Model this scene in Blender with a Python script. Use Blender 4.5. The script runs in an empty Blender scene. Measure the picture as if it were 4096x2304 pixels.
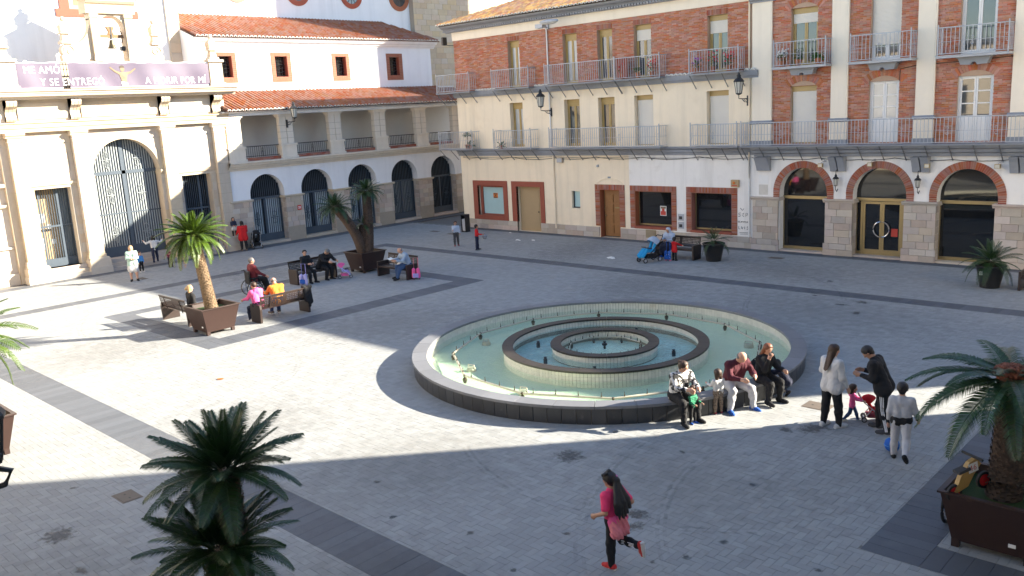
import bpy, math, random
import numpy as np
from mathutils import Matrix, Vector
R = math.radians
rnd = random.Random(7)
SC = bpy.context.scene
COL = SC.collection
# ------------------------------------------------------------------ camera
cam_d = bpy.data.cameras.new('camera'); cam = bpy.data.objects.new('camera', cam_d); COL.objects.link(cam)
cam_d.sensor_width = 36.0; cam_d.lens = 36.0 * 3459.28 / 4096.0; cam_d.clip_start = 0.05; cam_d.clip_end = 2000
def cam_axes(pitch, roll, yaw):
    f = Vector((-math.sin(yaw) * math.cos(pitch), math.cos(yaw) * math.cos(pitch), -math.sin(pitch)))
    r = Vector((math.cos(yaw), math.sin(yaw), 0)); d = f.cross(r)
    return r * math.cos(roll) + d * math.sin(roll), -r * math.sin(roll) + d * math.cos(roll), f
_r, _d, _f = cam_axes(R(11.719), R(3.135), R(43.987))
_m = Matrix((( _r.x, -_d.x, -_f.x), (_r.y, -_d.y, -_f.y), (_r.z, -_d.z, -_f.z)))
cam.matrix_world = Matrix.Translation((0, 0, 6.4)) @ _m.to_4x4()
SC.camera = cam
# ------------------------------------------------------------------ sky, sun, exposure
SUN_AZ, SUN_EL = R(47.0), R(23.35)          # direction towards the sun: azimuth from +X to +Y
world = bpy.data.worlds.new('World'); SC.world = world; world.use_nodes = True
wn = world.node_tree.nodes; wl = world.node_tree.links
sky = wn.new('ShaderNodeTexSky'); sky.sky_type = 'NISHITA'; sky.sun_disc = False
sky.sun_elevation = SUN_EL; sky.sun_rotation = R(90) - SUN_AZ; sky.altitude = 50; sky.air_density = 1.0; sky.dust_density = 0.1; sky.ozone_density = 2.2
wl.new(sky.outputs[0], wn['Background'].inputs[0]); wn['Background'].inputs[1].default_value = 0.076
sun_d = bpy.data.lights.new('sun', 'SUN'); sun_d.energy = 5.0; sun_d.angle = R(0.53); sun_d.color = (1.0, 0.91, 0.75)
sun = bpy.data.objects.new('sun', sun_d); COL.objects.link(sun)
sv = Vector((math.cos(SUN_AZ) * math.cos(SUN_EL), math.sin(SUN_AZ) * math.cos(SUN_EL), math.sin(SUN_EL)))
sun.rotation_euler = sv.to_track_quat('Z', 'Y').to_euler(); sun.location = sv * 80
vs = SC.view_settings; vs.view_transform = 'Standard'; vs.look = 'None'; vs.exposure = 2.22; vs.gamma = 1.0; vs.use_curve_mapping = False
cy = SC.cycles; cy.use_denoising = True; cy.max_bounces = 6; cy.diffuse_bounces = 3; cy.glossy_bounces = 3; cy.transmission_bounces = 4; cy.transparent_max_bounces = 12
cy.sample_clamp_indirect = 6.0
try: cy.denoiser = 'OPENIMAGEDENOISE'
except Exception: pass

# ------------------------------------------------------------------ materials
MAT = {}
def mat(name, col, rough=0.75, var=0.12, scale=2.5, big=0.0, bigscale=0.35, bump=0.0, bscale=None, metal=0.0, isl=0.0, hue=0.0, spec=0.5, stain=None, emit=None, coat=0.0, streak=0.0):
    """plain procedural surface: base colour with noise at two sizes, variation per piece, fine relief"""
    m = bpy.data.materials.new(name); m.use_nodes = True; MAT[name] = m
    n = m.node_tree.nodes; l = m.node_tree.links; b = n['Principled BSDF']
    b.inputs['Roughness'].default_value = rough; b.inputs['Metallic'].default_value = metal
    b.inputs['Specular IOR Level'].default_value = spec; b.inputs['Coat Weight'].default_value = coat
    g = n.new('ShaderNodeNewGeometry')
    val = None
    def noise(sc, det=5, vec=None):
        t = n.new('ShaderNodeTexNoise'); t.inputs['Scale'].default_value = sc; t.inputs['Detail'].default_value = det; t.inputs['Roughness'].default_value = 0.6
        l.new(vec or g.outputs['Position'], t.inputs['Vector']); return t
    def mth(op, a, bb):
        q = n.new('ShaderNodeMath'); q.operation = op
        for i, v in enumerate((a, bb)):
            if isinstance(v, (int, float)): q.inputs[i].default_value = v
            else: l.new(v, q.inputs[i])
        return q.outputs[0]
    t1 = noise(scale)
    val = mth('MULTIPLY_ADD', t1.outputs['Fac'], 2 * var); n_last = val.node; n_last.inputs[2].default_value = 1 - var
    if big:
        t2 = noise(bigscale, 3); v2 = mth('MULTIPLY_ADD', t2.outputs['Fac'], 2 * big); v2.node.inputs[2].default_value = 1 - big; val = mth('MULTIPLY', val, v2)
    if streak:
        mp = n.new('ShaderNodeMapping'); mp.inputs['Scale'].default_value = (2.2, 2.2, 0.16); l.new(g.outputs['Position'], mp.inputs['Vector'])
        t3 = noise(1.0, 6, mp.outputs[0]); rp = n.new('ShaderNodeMapRange'); l.new(t3.outputs['Fac'], rp.inputs[0])
        rp.inputs[1].default_value = 0.5; rp.inputs[2].default_value = 0.72; rp.inputs[3].default_value = 1.0; rp.inputs[4].default_value = 1.0 - streak; val = mth('MULTIPLY', val, rp.outputs[0])
    piece = None
    if isl or hue:
        oi = n.new('ShaderNodeObjectInfo'); piece = mth('FRACT', mth('ADD', g.outputs['Random Per Island'], mth('MULTIPLY', oi.outputs['Random'], 7.31)), 0)
        if isl:
            v3 = mth('MULTIPLY_ADD', piece, 2 * isl); v3.node.inputs[2].default_value = 1 - isl; val = mth('MULTIPLY', val, v3)
    rgb = n.new('ShaderNodeMix'); rgb.data_type = 'RGBA'; rgb.blend_type = 'MULTIPLY'; rgb.inputs[0].default_value = 1.0
    rgb.inputs[6].default_value = (*col, 1)
    cmb = n.new('ShaderNodeCombineColor')
    for i in range(3): l.new(val, cmb.inputs[i])
    l.new(cmb.outputs[0], rgb.inputs[7]); out = rgb.outputs[2]
    if hue:
        hs = n.new('ShaderNodeHueSaturation'); l.new(out, hs.inputs['Color'])
        p2 = mth('FRACT', mth('MULTIPLY', piece, 13.7), 0); l.new(mth('ADD', mth('MULTIPLY', p2, hue), 0.5 - hue / 2), hs.inputs['Hue'])
        l.new(mth('ADD', mth('MULTIPLY', mth('FRACT', mth('MULTIPLY', piece, 29.3), 0), 0.5), 0.75), hs.inputs['Saturation']); out = hs.outputs[0]
    if stain:
        (sc_, lo, hi, scol, amt) = stain
        ts = noise(sc_, 7); rp = n.new('ShaderNodeMapRange'); l.new(ts.outputs['Fac'], rp.inputs[0]); rp.inputs[1].default_value = lo; rp.inputs[2].default_value = hi; rp.inputs[4].default_value = amt
        mx = n.new('ShaderNodeMix'); mx.data_type = 'RGBA'; l.new(rp.outputs[0], mx.inputs[0]); l.new(out, mx.inputs[6]); mx.inputs[7].default_value = (*scol, 1); out = mx.outputs[2]
    l.new(out, b.inputs['Base Color'])
    if bump:
        tb = noise(bscale or scale * 6, 6); bp = n.new('ShaderNodeBump'); bp.inputs['Strength'].default_value = bump; bp.inputs['Distance'].default_value = 0.02
        l.new(tb.outputs['Fac'], bp.inputs['Height']); l.new(bp.outputs[0], b.inputs['Normal'])
    if emit: b.inputs['Emission Color'].default_value = (*emit[0], 1); b.inputs['Emission Strength'].default_value = emit[1]
    return m
mat('paver', (0.286, 0.293, 0.291), 0.8, 0.07, 9, 0.045, 0.22, 0.15, 60, isl=0.085, hue=0.03, stain=(0.55, 0.60, 0.80, (0.24, 0.23, 0.22), 0.35))
mat('slab', (0.100, 0.109, 0.126), 0.7, 0.10, 6, 0.12, 0.4, 0.12, 40, isl=0.13, stain=(1.3, 0.6, 0.75, (0.16, 0.16, 0.17), 0.5))
mat('mortar_bed', (0.20, 0.19, 0.175), 0.95, 0.2, 4)
mat('ground', (0.16, 0.15, 0.14), 0.95, 0.2, 1)
mat('cream_plaster', (0.86, 0.73, 0.55), 0.85, 0.05, 3, 0.06, 0.4, 0.08, 25, streak=0.13, stain=(0.9, 0.58, 0.75, (0.70, 0.56, 0.40), 0.45))
mat('pale_plaster', (0.85, 0.75, 0.61), 0.85, 0.05, 3, 0.05, 0.4, 0.08, 25, streak=0.07)
mat('white_plaster', (0.82, 0.79, 0.75), 0.85, 0.05, 3, 0.06, 0.35, 0.10, 20, streak=0.16, stain=(1.4, 0.60, 0.78, (0.55, 0.50, 0.44), 0.4))
mat('white_wall', (0.78, 0.78, 0.80), 0.9, 0.04, 3, 0.05, 0.3, 0.08, 20, streak=0.08)
mat('grey_wall', (0.66, 0.65, 0.63), 0.9, 0.05, 3, 0.06, 0.4)
mat('brick', (0.45, 0.19, 0.125), 0.85, 0.15, 14, 0.13, 0.45, 0.2, 90, isl=0.18, hue=0.025, streak=0.18)
mat('brick_dark', (0.32, 0.125, 0.085), 0.85, 0.15, 14, 0.06, 0.5, 0.2, 90, isl=0.15, hue=0.02)
mat('brick_mortar', (0.46, 0.32, 0.23), 0.95, 0.15, 10)
mat('red_render', (0.29, 0.075, 0.045), 0.75, 0.1, 5, 0.06, 0.8, 0.06)
mat('grey_paint', (0.27, 0.285, 0.315), 0.6, 0.08, 4, 0.08, 0.6, 0.05, streak=0.12)
mat('stone', (0.47, 0.40, 0.34), 0.9, 0.14, 5, 0.08, 0.6, 0.35, 22, isl=0.17, hue=0.035)
mat('gallery_stone', (0.68, 0.60, 0.50), 0.9, 0.08, 4, 0.08, 0.5, 0.2, 18, isl=0.05, streak=0.1)
mat('church_stone', (0.54, 0.45, 0.35), 0.9, 0.09, 4, 0.08, 0.5, 0.25, 18, isl=0.06, hue=0.015, streak=0.10)
mat('tower_stone', (0.52, 0.42, 0.31), 0.9, 0.1, 4, 0.08, 0.5, 0.25, 18, isl=0.08, hue=0.02)
mat('joint', (0.36, 0.31, 0.25), 0.95, 0.12, 6)
mat('tile', (0.27, 0.108, 0.062), 0.85, 0.12, 6, 0.10, 0.5, 0.2, 40, isl=0.09, hue=0.015, stain=(1.1, 0.60, 0.74, (0.24, 0.135, 0.035), 0.6))
mat('tile_old', (0.17, 0.09, 0.05), 0.9, 0.25, 7, 0.15, 0.6, 0.3, 40, isl=0.28, hue=0.05, stain=(2.2, 0.48, 0.62, (0.30, 0.19, 0.05), 0.8))
mat('mortar_white', (0.70, 0.68, 0.63), 0.9, 0.12, 8)
mat('glass_dark', (0.012, 0.013, 0.014), 0.03, 0.1, 1, spec=0.7)
mat('glass_window', (0.05, 0.06, 0.07), 0.03, 0.3, 1.2, spec=0.8, coat=0.4)
mat('glass_curtain', (0.42, 0.44, 0.45), 0.25, 0.25, 2.5, spec=0.8, coat=0.5)
mat('frosted', (0.40, 0.58, 0.60), 0.35, 0.08, 3, 0.1, 1.0, spec=0.6)
mat('gold_frame', (0.42, 0.29, 0.105), 0.4, 0.06, 5, spec=0.5)
mat('brass', (0.30, 0.235, 0.12), 0.35, 0.08, 5, metal=0.6)
mat('white_paint', (0.76, 0.75, 0.73), 0.5, 0.05, 4)
mat('shutter_white', (0.76, 0.71, 0.63), 0.55, 0.05, 3)
mat('strut_grey', (0.15, 0.155, 0.17), 0.5, 0.15, 8)
mat('iron_grey', (0.42, 0.43, 0.46), 0.5, 0.15, 8)
mat('iron_black', (0.018, 0.019, 0.022), 0.45, 0.2, 8)
mat('gate_blue', (0.055, 0.075, 0.10), 0.5, 0.15, 6)
mat('curtain', (0.55, 0.60, 0.62), 0.8, 0.08, 3)
mat('gate_panel', (0.30, 0.33, 0.34), 0.7, 0.1, 2)
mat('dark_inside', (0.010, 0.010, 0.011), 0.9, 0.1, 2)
mat('wood_door', (0.29, 0.13, 0.04), 0.5, 0.2, 9, 0.1, 1.2, 0.1)
mat('ply', (0.42, 0.30, 0.165), 0.75, 0.08, 3, 0.06, 0.8)
mat('corten', (0.036, 0.017, 0.013), 0.5, 0.15, 5, 0.12, 1.0, 0.06, spec=0.5, stain=(4.0, 0.66, 0.74, (0.12, 0.075, 0.055), 0.4))
mat('bench_metal', (0.036, 0.023, 0.019), 0.4, 0.15, 6, spec=0.5)
mat('plastic_pot', (0.018, 0.017, 0.017), 0.45, 0.1, 5)
mat('soil', (0.05, 0.035, 0.022), 0.95, 0.3, 12, bump=0.5)
mat('turf', (0.035, 0.07, 0.014), 0.9, 0.3, 30, bump=0.6)
mat('trunk_shaded', (0.075, 0.05, 0.036), 0.95, 0.3, 18, 0.1, 2, 0.5, 40, isl=0.35)  # copy of trunk with shade put into the colour, for palms out of the sun
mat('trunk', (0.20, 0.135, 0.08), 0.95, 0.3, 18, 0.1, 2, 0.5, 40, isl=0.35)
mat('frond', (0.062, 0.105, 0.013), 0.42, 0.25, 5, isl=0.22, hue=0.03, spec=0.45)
mat('frond_shaded', (0.027, 0.060, 0.017), 0.42, 0.25, 5, isl=0.22, hue=0.03, spec=0.45)  # shaded copy of frond: the leaf colour itself is darkened as if by shade
mat('frond_dry', (0.42, 0.20, 0.03), 0.7, 0.2, 6)
mat('cone_red', (0.20, 0.07, 0.042), 0.9, 0.35, 30, isl=0.4, bump=0.5)
mat('fountain_dark', (0.038, 0.040, 0.045), 0.38, 0.2, 6, 0.1, 1, 0.05, isl=0.2, stain=(5, 0.62, 0.75, (0.13, 0.13, 0.13), 0.45))
mat('coping', (0.175, 0.18, 0.195), 0.5, 0.12, 5, 0.12, 0.8, 0.05, isl=0.10, stain=(3, 0.6, 0.7, (0.14, 0.135, 0.13), 0.5))
mat('coping_dark', (0.034, 0.028, 0.023), 0.42, 0.2, 7, 0.1, 0.8, 0.05, isl=0.25)
mat('pool_tile', (0.70, 0.66, 0.57), 0.35, 0.08, 5, 0.06, 0.8, isl=0.07, stain=(2.5, 0.6, 0.75, (0.48, 0.35, 0.2), 0.4))
mat('pool_grout', (0.20, 0.16, 0.12), 0.9, 0.15, 6)
mat('pool_floor', (0.60, 0.68, 0.50), 0.5, 0.10, 3, 0.12, 0.6, stain=(1.2, 0.55, 0.75, (0.46, 0.50, 0.34), 0.4))
mat('pool_floor_blue', (0.56, 0.70, 0.62), 0.5, 0.12, 3, 0.12, 0.9)
mat('pipe', (0.44, 0.40, 0.31), 0.4, 0.15, 8)
mat('brass_dark', (0.07, 0.055, 0.035), 0.5, 0.3, 8, metal=0.5)
mat('banner', (0.105, 0.082, 0.125), 0.6, 0.08, 2, 0.1, 0.6)
mat('print_white', (0.82, 0.82, 0.84), 0.6, 0.03, 3)
mat('print_gold', (0.20, 0.14, 0.08), 0.6, 0.2, 5)
mat('paper', (0.75, 0.74, 0.70), 0.8, 0.06, 5)
mat('print_red', (0.55, 0.05, 0.03), 0.6, 0.1, 5)
mat('print_orange', (0.65, 0.18, 0.02), 0.6, 0.15, 8)
mat('print_dark', (0.03, 0.028, 0.03), 0.6, 0.1, 5)
mat('bell_bronze', (0.09, 0.075, 0.045), 0.45, 0.15, 6, metal=0.7)
mat('yoke_wood', (0.20, 0.11, 0.045), 0.7, 0.2, 8)
mat('cable', (0.02, 0.02, 0.02), 0.6, 0.1, 3)
mat('lamp_glass', (0.55, 0.53, 0.47), 0.3, 0.08, 4)
mat('terracotta', (0.36, 0.13, 0.06), 0.85, 0.12, 8)
mat('leaf', (0.06, 0.13, 0.03), 0.5, 0.25, 8, isl=0.3, hue=0.04)
mat('flower_red', (0.60, 0.015, 0.035), 0.6, 0.2, 9, isl=0.3)
mat('flower_purple', (0.32, 0.08, 0.42), 0.6, 0.2, 9, isl=0.3)
mat('flower_white', (0.78, 0.76, 0.72), 0.6, 0.1, 9, isl=0.1)
mat('manhole', (0.13, 0.105, 0.085), 0.7, 0.2, 8, bump=0.2, isl=0.1)
mat('rubber', (0.016, 0.016, 0.017), 0.7, 0.1, 5)
mat('chrome', (0.62, 0.62, 0.63), 0.2, 0.05, 5, metal=1.0)
mat('roof_dark', (0.10, 0.045, 0.028), 0.95, 0.2, 5)
def cloth(name, col, rough=0.9, var=0.12, **k): return mat(name, col, rough, var, 14, 0.10, 4.0, 0.55, 20, **k)
def glass_water(name, tint, bump=0.25, scale=6):
    m = bpy.data.materials.new(name); m.use_nodes = True; MAT[name] = m
    n = m.node_tree.nodes; l = m.node_tree.links; n.remove(n['Principled BSDF'])
    tr = n.new('ShaderNodeBsdfTransparent'); tr.inputs[0].default_value = (*tint, 1)
    gl = n.new('ShaderNodeBsdfGlossy'); gl.inputs['Roughness'].default_value = 0.06
    fr = n.new('ShaderNodeLayerWeight'); fr.inputs['Blend'].default_value = .5
    pw = n.new('ShaderNodeMath'); pw.operation = 'POWER'; l.new(fr.outputs['Facing'], pw.inputs[0]); pw.inputs[1].default_value = 5.0
    fa = n.new('ShaderNodeMath'); fa.operation = 'MULTIPLY_ADD'; l.new(pw.outputs[0], fa.inputs[0]); fa.inputs[1].default_value = .96; fa.inputs[2].default_value = .025
    g = n.new('ShaderNodeNewGeometry'); t = n.new('ShaderNodeTexNoise'); t.inputs['Scale'].default_value = scale; t.inputs['Detail'].default_value = 4
    l.new(g.outputs['Position'], t.inputs['Vector']); bp = n.new('ShaderNodeBump'); bp.inputs['Strength'].default_value = bump; bp.inputs['Distance'].default_value = 0.05
    l.new(t.outputs['Fac'], bp.inputs['Height']); l.new(bp.outputs[0], gl.inputs['Normal']); l.new(bp.outputs[0], fr.inputs['Normal'])
    mx = n.new('ShaderNodeMixShader'); l.new(fa.outputs[0], mx.inputs[0]); l.new(tr.outputs[0], mx.inputs[1]); l.new(gl.outputs[0], mx.inputs[2])
    l.new(mx.outputs[0], n['Material Output'].inputs[0]); return m
def decal(name, col, lo, hi, amt, nscale, radial=True):
    m = bpy.data.materials.new(name); m.use_nodes = True; MAT[name] = m; n = m.node_tree.nodes; l = m.node_tree.links; b = n['Principled BSDF']; b.inputs['Base Color'].default_value = (*col, 1); b.inputs['Roughness'].default_value = .8
    g = n.new('ShaderNodeNewGeometry'); t = n.new('ShaderNodeTexNoise'); t.inputs['Scale'].default_value = nscale; t.inputs['Detail'].default_value = 6; t.inputs['Roughness'].default_value = .65; l.new(g.outputs['Position'], t.inputs['Vector']); src = t.outputs['Fac']
    if radial:
        tc = n.new('ShaderNodeTexCoord'); ln = n.new('ShaderNodeVectorMath'); ln.operation = 'LENGTH'; l.new(tc.outputs['Object'], ln.inputs[0]); a = n.new('ShaderNodeMath'); a.operation = 'MULTIPLY_ADD'; l.new(ln.outputs['Value'], a.inputs[0]); a.inputs[1].default_value = -.45; l.new(src, a.inputs[2]); src = a.outputs[0]
    r = n.new('ShaderNodeMapRange'); l.new(src, r.inputs[0]); r.inputs[1].default_value = lo; r.inputs[2].default_value = hi; r.inputs[3].default_value = 0; r.inputs[4].default_value = amt
    tr = n.new('ShaderNodeBsdfTransparent'); mx = n.new('ShaderNodeMixShader'); l.new(r.outputs[0], mx.inputs[0]); l.new(tr.outputs[0], mx.inputs[1]); l.new(b.outputs[0], mx.inputs[2]); l.new(mx.outputs[0], n['Material Output'].inputs[0])
decal('stain_mark', (.115, .105, .095), .16, .36, .55, 9.0)
decal('tyre_mark', (.12, .12, .125), .46, .75, .24, 5.0, False)
decal('spill_mark', (.20, .185, .165), .12, .42, .18, 3.2)
glass_water('water', (0.90, 1.0, 0.96), 0.55, 13)
glass_water('water_rough', (0.76, 0.93, 0.95), 1.0, 12)

# ------------------------------------------------------------------ mesh helpers
class Fr:
    """a facade frame: u along the wall, d outwards, z up"""
    def __init__(s, kind, plane): s.k, s.pl = kind, plane
    def p(s, u, d, z):
        if s.k == 'A': return (u, s.pl - d, z)
        if s.k == 'B': return (s.pl + d, u, z)
        if s.k == 'S': return (u, s.pl + d, z)
        if s.k == 'E': return (s.pl - d, u, z)
        return (u, d, z)
W0 = Fr('W', 0)
class MB:
    def __init__(s): s.v, s.f, s.mi = [], [], []
    def add(s, vs, fs, m=0):
        o = len(s.v); s.v.extend(vs); s.f.extend([tuple(i + o for i in f) for f in fs]); s.mi.extend([m] * len(fs)); return s
    def box(s, u0, u1, d0, d1, z0, z1, F=W0, m=0):
        P = F.p
        return s.add([P(u0, d0, z0), P(u1, d0, z0), P(u1, d1, z0), P(u0, d1, z0), P(u0, d0, z1), P(u1, d0, z1), P(u1, d1, z1), P(u0, d1, z1)],
                     [(0, 3, 2, 1), (4, 5, 6, 7), (0, 1, 5, 4), (1, 2, 6, 5), (2, 3, 7, 6), (3, 0, 4, 7)], m)
    def quad(s, a, b, c, d, m=0): return s.add([a, b, c, d], [(0, 1, 2, 3)], m)
    def poly(s, pts, m=0): return s.add(list(pts), [tuple(range(len(pts)))], m)
    def frustum(s, c, a0, b0, a1, b1, z0, z1, m=0, cap=True):
        x, y = c; v = [(x - a0, y - b0, z0), (x + a0, y - b0, z0), (x + a0, y + b0, z0), (x - a0, y + b0, z0), (x - a1, y - b1, z1), (x + a1, y - b1, z1), (x + a1, y + b1, z1), (x - a1, y + b1, z1)]
        f = [(0, 1, 5, 4), (1, 2, 6, 5), (2, 3, 7, 6), (3, 0, 4, 7)]
        if cap: f += [(0, 3, 2, 1), (4, 5, 6, 7)]
        return s.add(v, f, m)
    def lathe(s, c, prof, seg=16, m=0, a0=0, a1=2 * math.pi):
        x, y = c; full = abs(a1 - a0 - 2 * math.pi) < 1e-6; k = seg if full else seg + 1; v = []; f = []
        for r, z in prof:
            for i in range(k):
                a = a0 + (a1 - a0) * i / seg; v.append((x + r * math.cos(a), y + r * math.sin(a), z))
        for j in range(len(prof) - 1):
            for i in range(seg):
                i2 = (i + 1) % k; f.append((j * k + i, j * k + i2, (j + 1) * k + i2, (j + 1) * k + i))
        return s.add(v, f, m)
    def tube(s, pts, r, seg=6, m=0, cap=True):
        pts = [Vector(p) for p in pts]; n = len(pts); rr = r if isinstance(r, (list, tuple)) else [r] * n; v = []; f = []
        up = Vector((0, 0, 1))
        for i, p in enumerate(pts):
            t = (pts[min(i + 1, n - 1)] - pts[max(i - 1, 0)])
            if t.length < 1e-9: t = Vector((0, 0, 1))
            t.normalize(); a = t.cross(up)
            if a.length < 0.05: a = t.cross(Vector((1, 0, 0)))
            a.normalize(); b = t.cross(a)
            for k in range(seg):
                th = 2 * math.pi * k / seg; v.append(tuple(p + a * (rr[i] * math.cos(th)) + b * (rr[i] * math.sin(th))))
        for i in range(n - 1):
            for k in range(seg):
                k2 = (k + 1) % seg; f.append((i * seg + k, i * seg + k2, (i + 1) * seg + k2, (i + 1) * seg + k))
        if cap: f.append(tuple(range(seg))); f.append(tuple((n - 1) * seg + k for k in range(seg)))
        return s.add(v, f, m)
    def sphere(s, c, r, seg=10, rings=6, m=0, sc=(1, 1, 1)):
        v = [(c[0], c[1], c[2] - r * sc[2])]; f = []
        for j in range(1, rings):
            th = math.pi * j / rings - math.pi / 2
            for i in range(seg):
                a = 2 * math.pi * i / seg; v.append((c[0] + r * sc[0] * math.cos(th) * math.cos(a), c[1] + r * sc[1] * math.cos(th) * math.sin(a), c[2] + r * sc[2] * math.sin(th)))
        v.append((c[0], c[1], c[2] + r * sc[2])); top = len(v) - 1
        for i in range(seg): f.append((0, 1 + (i + 1) % seg, 1 + i))
        for j in range(rings - 2):
            for i in range(seg): a = 1 + j * seg + i; b = 1 + j * seg + (i + 1) % seg; f.append((a, b, b + seg, a + seg))
        o = 1 + (rings - 2) * seg
        for i in range(seg): f.append((o + i, o + (i + 1) % seg, top))
        return s.add(v, f, m)
    def prof(s, pts, u0, u1, F, m=0, caps=True):
        """a moulding: the profile pts (d,z) run along u"""
        k = len(pts); v = [F.p(u0, d, z) for d, z in pts] + [F.p(u1, d, z) for d, z in pts]
        f = [(i, i + 1, k + i + 1, k + i) for i in range(k - 1)]
        if caps: f += [tuple(range(k)), tuple(range(k, 2 * k))]
        return s.add(v, f, m)
    def xf(s, M):
        s.v = [tuple(M @ Vector(p)) for p in s.v]; return s
    def mesh(s, name, mats, smooth=False):
        me = bpy.data.meshes.new(name); me.from_pydata(s.v, [], s.f)
        for m in (mats if isinstance(mats, (list, tuple)) else [mats]): me.materials.append(MAT[m] if isinstance(m, str) else m)
        if len(me.materials) > 1: me.polygons.foreach_set('material_index', s.mi)
        if smooth: me.polygons.foreach_set('use_smooth', [True] * len(me.polygons))
        me.update(); return me
def link(name, data, parent=None):
    o = bpy.data.objects.new(name, data); COL.objects.link(o)
    if parent: o.parent = parent
    return o
def obj(name, mb, mats, parent=None, smooth=False):
    return link(name, mb.mesh(name, mats, smooth), parent)
def tag(o, label=None, cat=None, group=None, kind=None):
    if label: o['label'] = label
    if cat: o['category'] = cat
    if group: o['group'] = group
    if kind: o['kind'] = kind
    return o
def thing(name, label, cat, loc=(0, 0, 0), rz=0.0, group=None):
    o = link(name, None); o.location = loc; o.rotation_euler = (0, 0, rz); o.empty_display_size = 0.1
    return tag(o, label, cat, group)
def copy_tree(o, parent=None):
    c = o.copy(); COL.objects.link(c); c.parent = parent
    for ch in o.children: copy_tree(ch, c)
    return c
def np_mesh(name, V, Fq, mats):
    me = bpy.data.meshes.new(name); V = np.asarray(V, np.float32); Fq = np.asarray(Fq, np.int32)
    me.vertices.add(len(V)); me.vertices.foreach_set('co', V.ravel())
    k = Fq.shape[1]; me.loops.add(Fq.size); me.loops.foreach_set('vertex_index', Fq.ravel())
    me.polygons.add(len(Fq)); me.polygons.foreach_set('loop_start', np.arange(0, Fq.size, k, dtype=np.int32))
    for m in (mats if isinstance(mats, (list, tuple)) else [mats]): me.materials.append(MAT[m] if isinstance(m, str) else m)
    me.polygons.foreach_set('use_smooth', np.zeros(len(Fq), bool)); me.update(calc_edges=True); return me
UNIT = {}
def unit_box(mname):
    if mname not in UNIT: UNIT[mname] = MB().box(-.5, .5, -.5, .5, -.5, .5).mesh('piece_' + mname, mname)
    return UNIT[mname]
def piece(name, mname, c, size, parent):
    o = link(name, unit_box(mname), parent); o.location = c; o.scale = size; return o
CAM_P = np.array([0, 0, 6.4]); CAM_M = np.array([_r, _d, _f])
def in_view(P):
    """share of the picture's pixels per metre for points in the picture, else 0"""
    c = (np.asarray(P, float) - CAM_P) @ CAM_M.T; z = np.maximum(c[:, 2], 1e-3)
    x = c[:, 0] / z * 3459.28; y = c[:, 1] / z * 3459.28
    return np.where((c[:, 2] > 0) & (np.abs(x) < 2040) & (np.abs(y) < 1145), 3459.28 / z, 0)
def boxes_mesh(name, C, S, mats):
    """many boxes (centres C, sizes S) as one mesh"""
    C = np.asarray(C, float); S = np.asarray(S, float) / 2
    sg = np.array([(-1, -1, -1), (1, -1, -1), (1, 1, -1), (-1, 1, -1), (-1, -1, 1), (1, -1, 1), (1, 1, 1), (-1, 1, 1)])
    V = (C[:, None, :] + S[:, None, :] * sg[None]).reshape(-1, 3)
    q = np.array([(4, 5, 6, 7), (0, 1, 5, 4), (1, 2, 6, 5), (2, 3, 7, 6), (3, 0, 4, 7), (0, 3, 2, 1)])
    Fq = (np.arange(len(C))[:, None, None] * 8 + q[None]).reshape(-1, 4)
    return np_mesh(name, V, Fq, mats)
def lay_pieces(one, many, mname, C, S, parent, limit=300):
    """pieces of a surface: the largest in the picture as parts, the rest as one part"""
    C = np.asarray(C, float); S = np.asarray(S, float)
    if not len(C): return
    if len(C) <= limit: idx = np.arange(len(C)); rest = []
    else:
        sc = in_view(C) * np.sqrt(np.maximum(S.prod(1), 1e-9) / np.minimum.reduce(S.T)); order = np.argsort(-sc); idx = order[:limit]; rest = order[limit:]
    for i in idx: piece(one, mname, C[i], S[i], parent)
    if len(rest): tag(link(many, boxes_mesh(many, C[rest], S[rest], mname), parent), kind='stuff')
def wall(mb, F, u0, u1, z0, z1, holes=(), depth=0.3, d=0.0, m=0, mr=None):
    """a facade sheet with rectangular openings and their reveals"""
    mr = m if mr is None else mr
    us = sorted(set([u0, u1] + [h for q in holes for h in q[:2] if u0 < h < u1])); zs = sorted(set([z0, z1] + [h for q in holes for h in q[2:4] if z0 < h < z1]))
    def open_(a, b): return any(q[0] - 1e-6 < a < q[1] + 1e-6 and q[2] - 1e-6 < b < q[3] + 1e-6 for q in holes)
    for i in range(len(us) - 1):
        for j in range(len(zs) - 1):
            if not open_((us[i] + us[i + 1]) / 2, (zs[j] + zs[j + 1]) / 2):
                mb.quad(F.p(us[i], d, zs[j]), F.p(us[i + 1], d, zs[j]), F.p(us[i + 1], d, zs[j + 1]), F.p(us[i], d, zs[j + 1]), m)
    for q in holes:
        a, b, c, e = q[:4]
        if q[4:] and q[4] == 'arch': continue
        mb.quad(F.p(a, d, c), F.p(a, d - depth, c), F.p(a, d - depth, e), F.p(a, d, e), mr); mb.quad(F.p(b, d, c), F.p(b, d - depth, c), F.p(b, d - depth, e), F.p(b, d, e), mr)
        mb.quad(F.p(a, d, e), F.p(b, d, e), F.p(b, d - depth, e), F.p(a, d - depth, e), mr); mb.quad(F.p(a, d, c), F.p(b, d, c), F.p(b, d - depth, c), F.p(a, d - depth, c), mr)
    return mb
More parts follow.
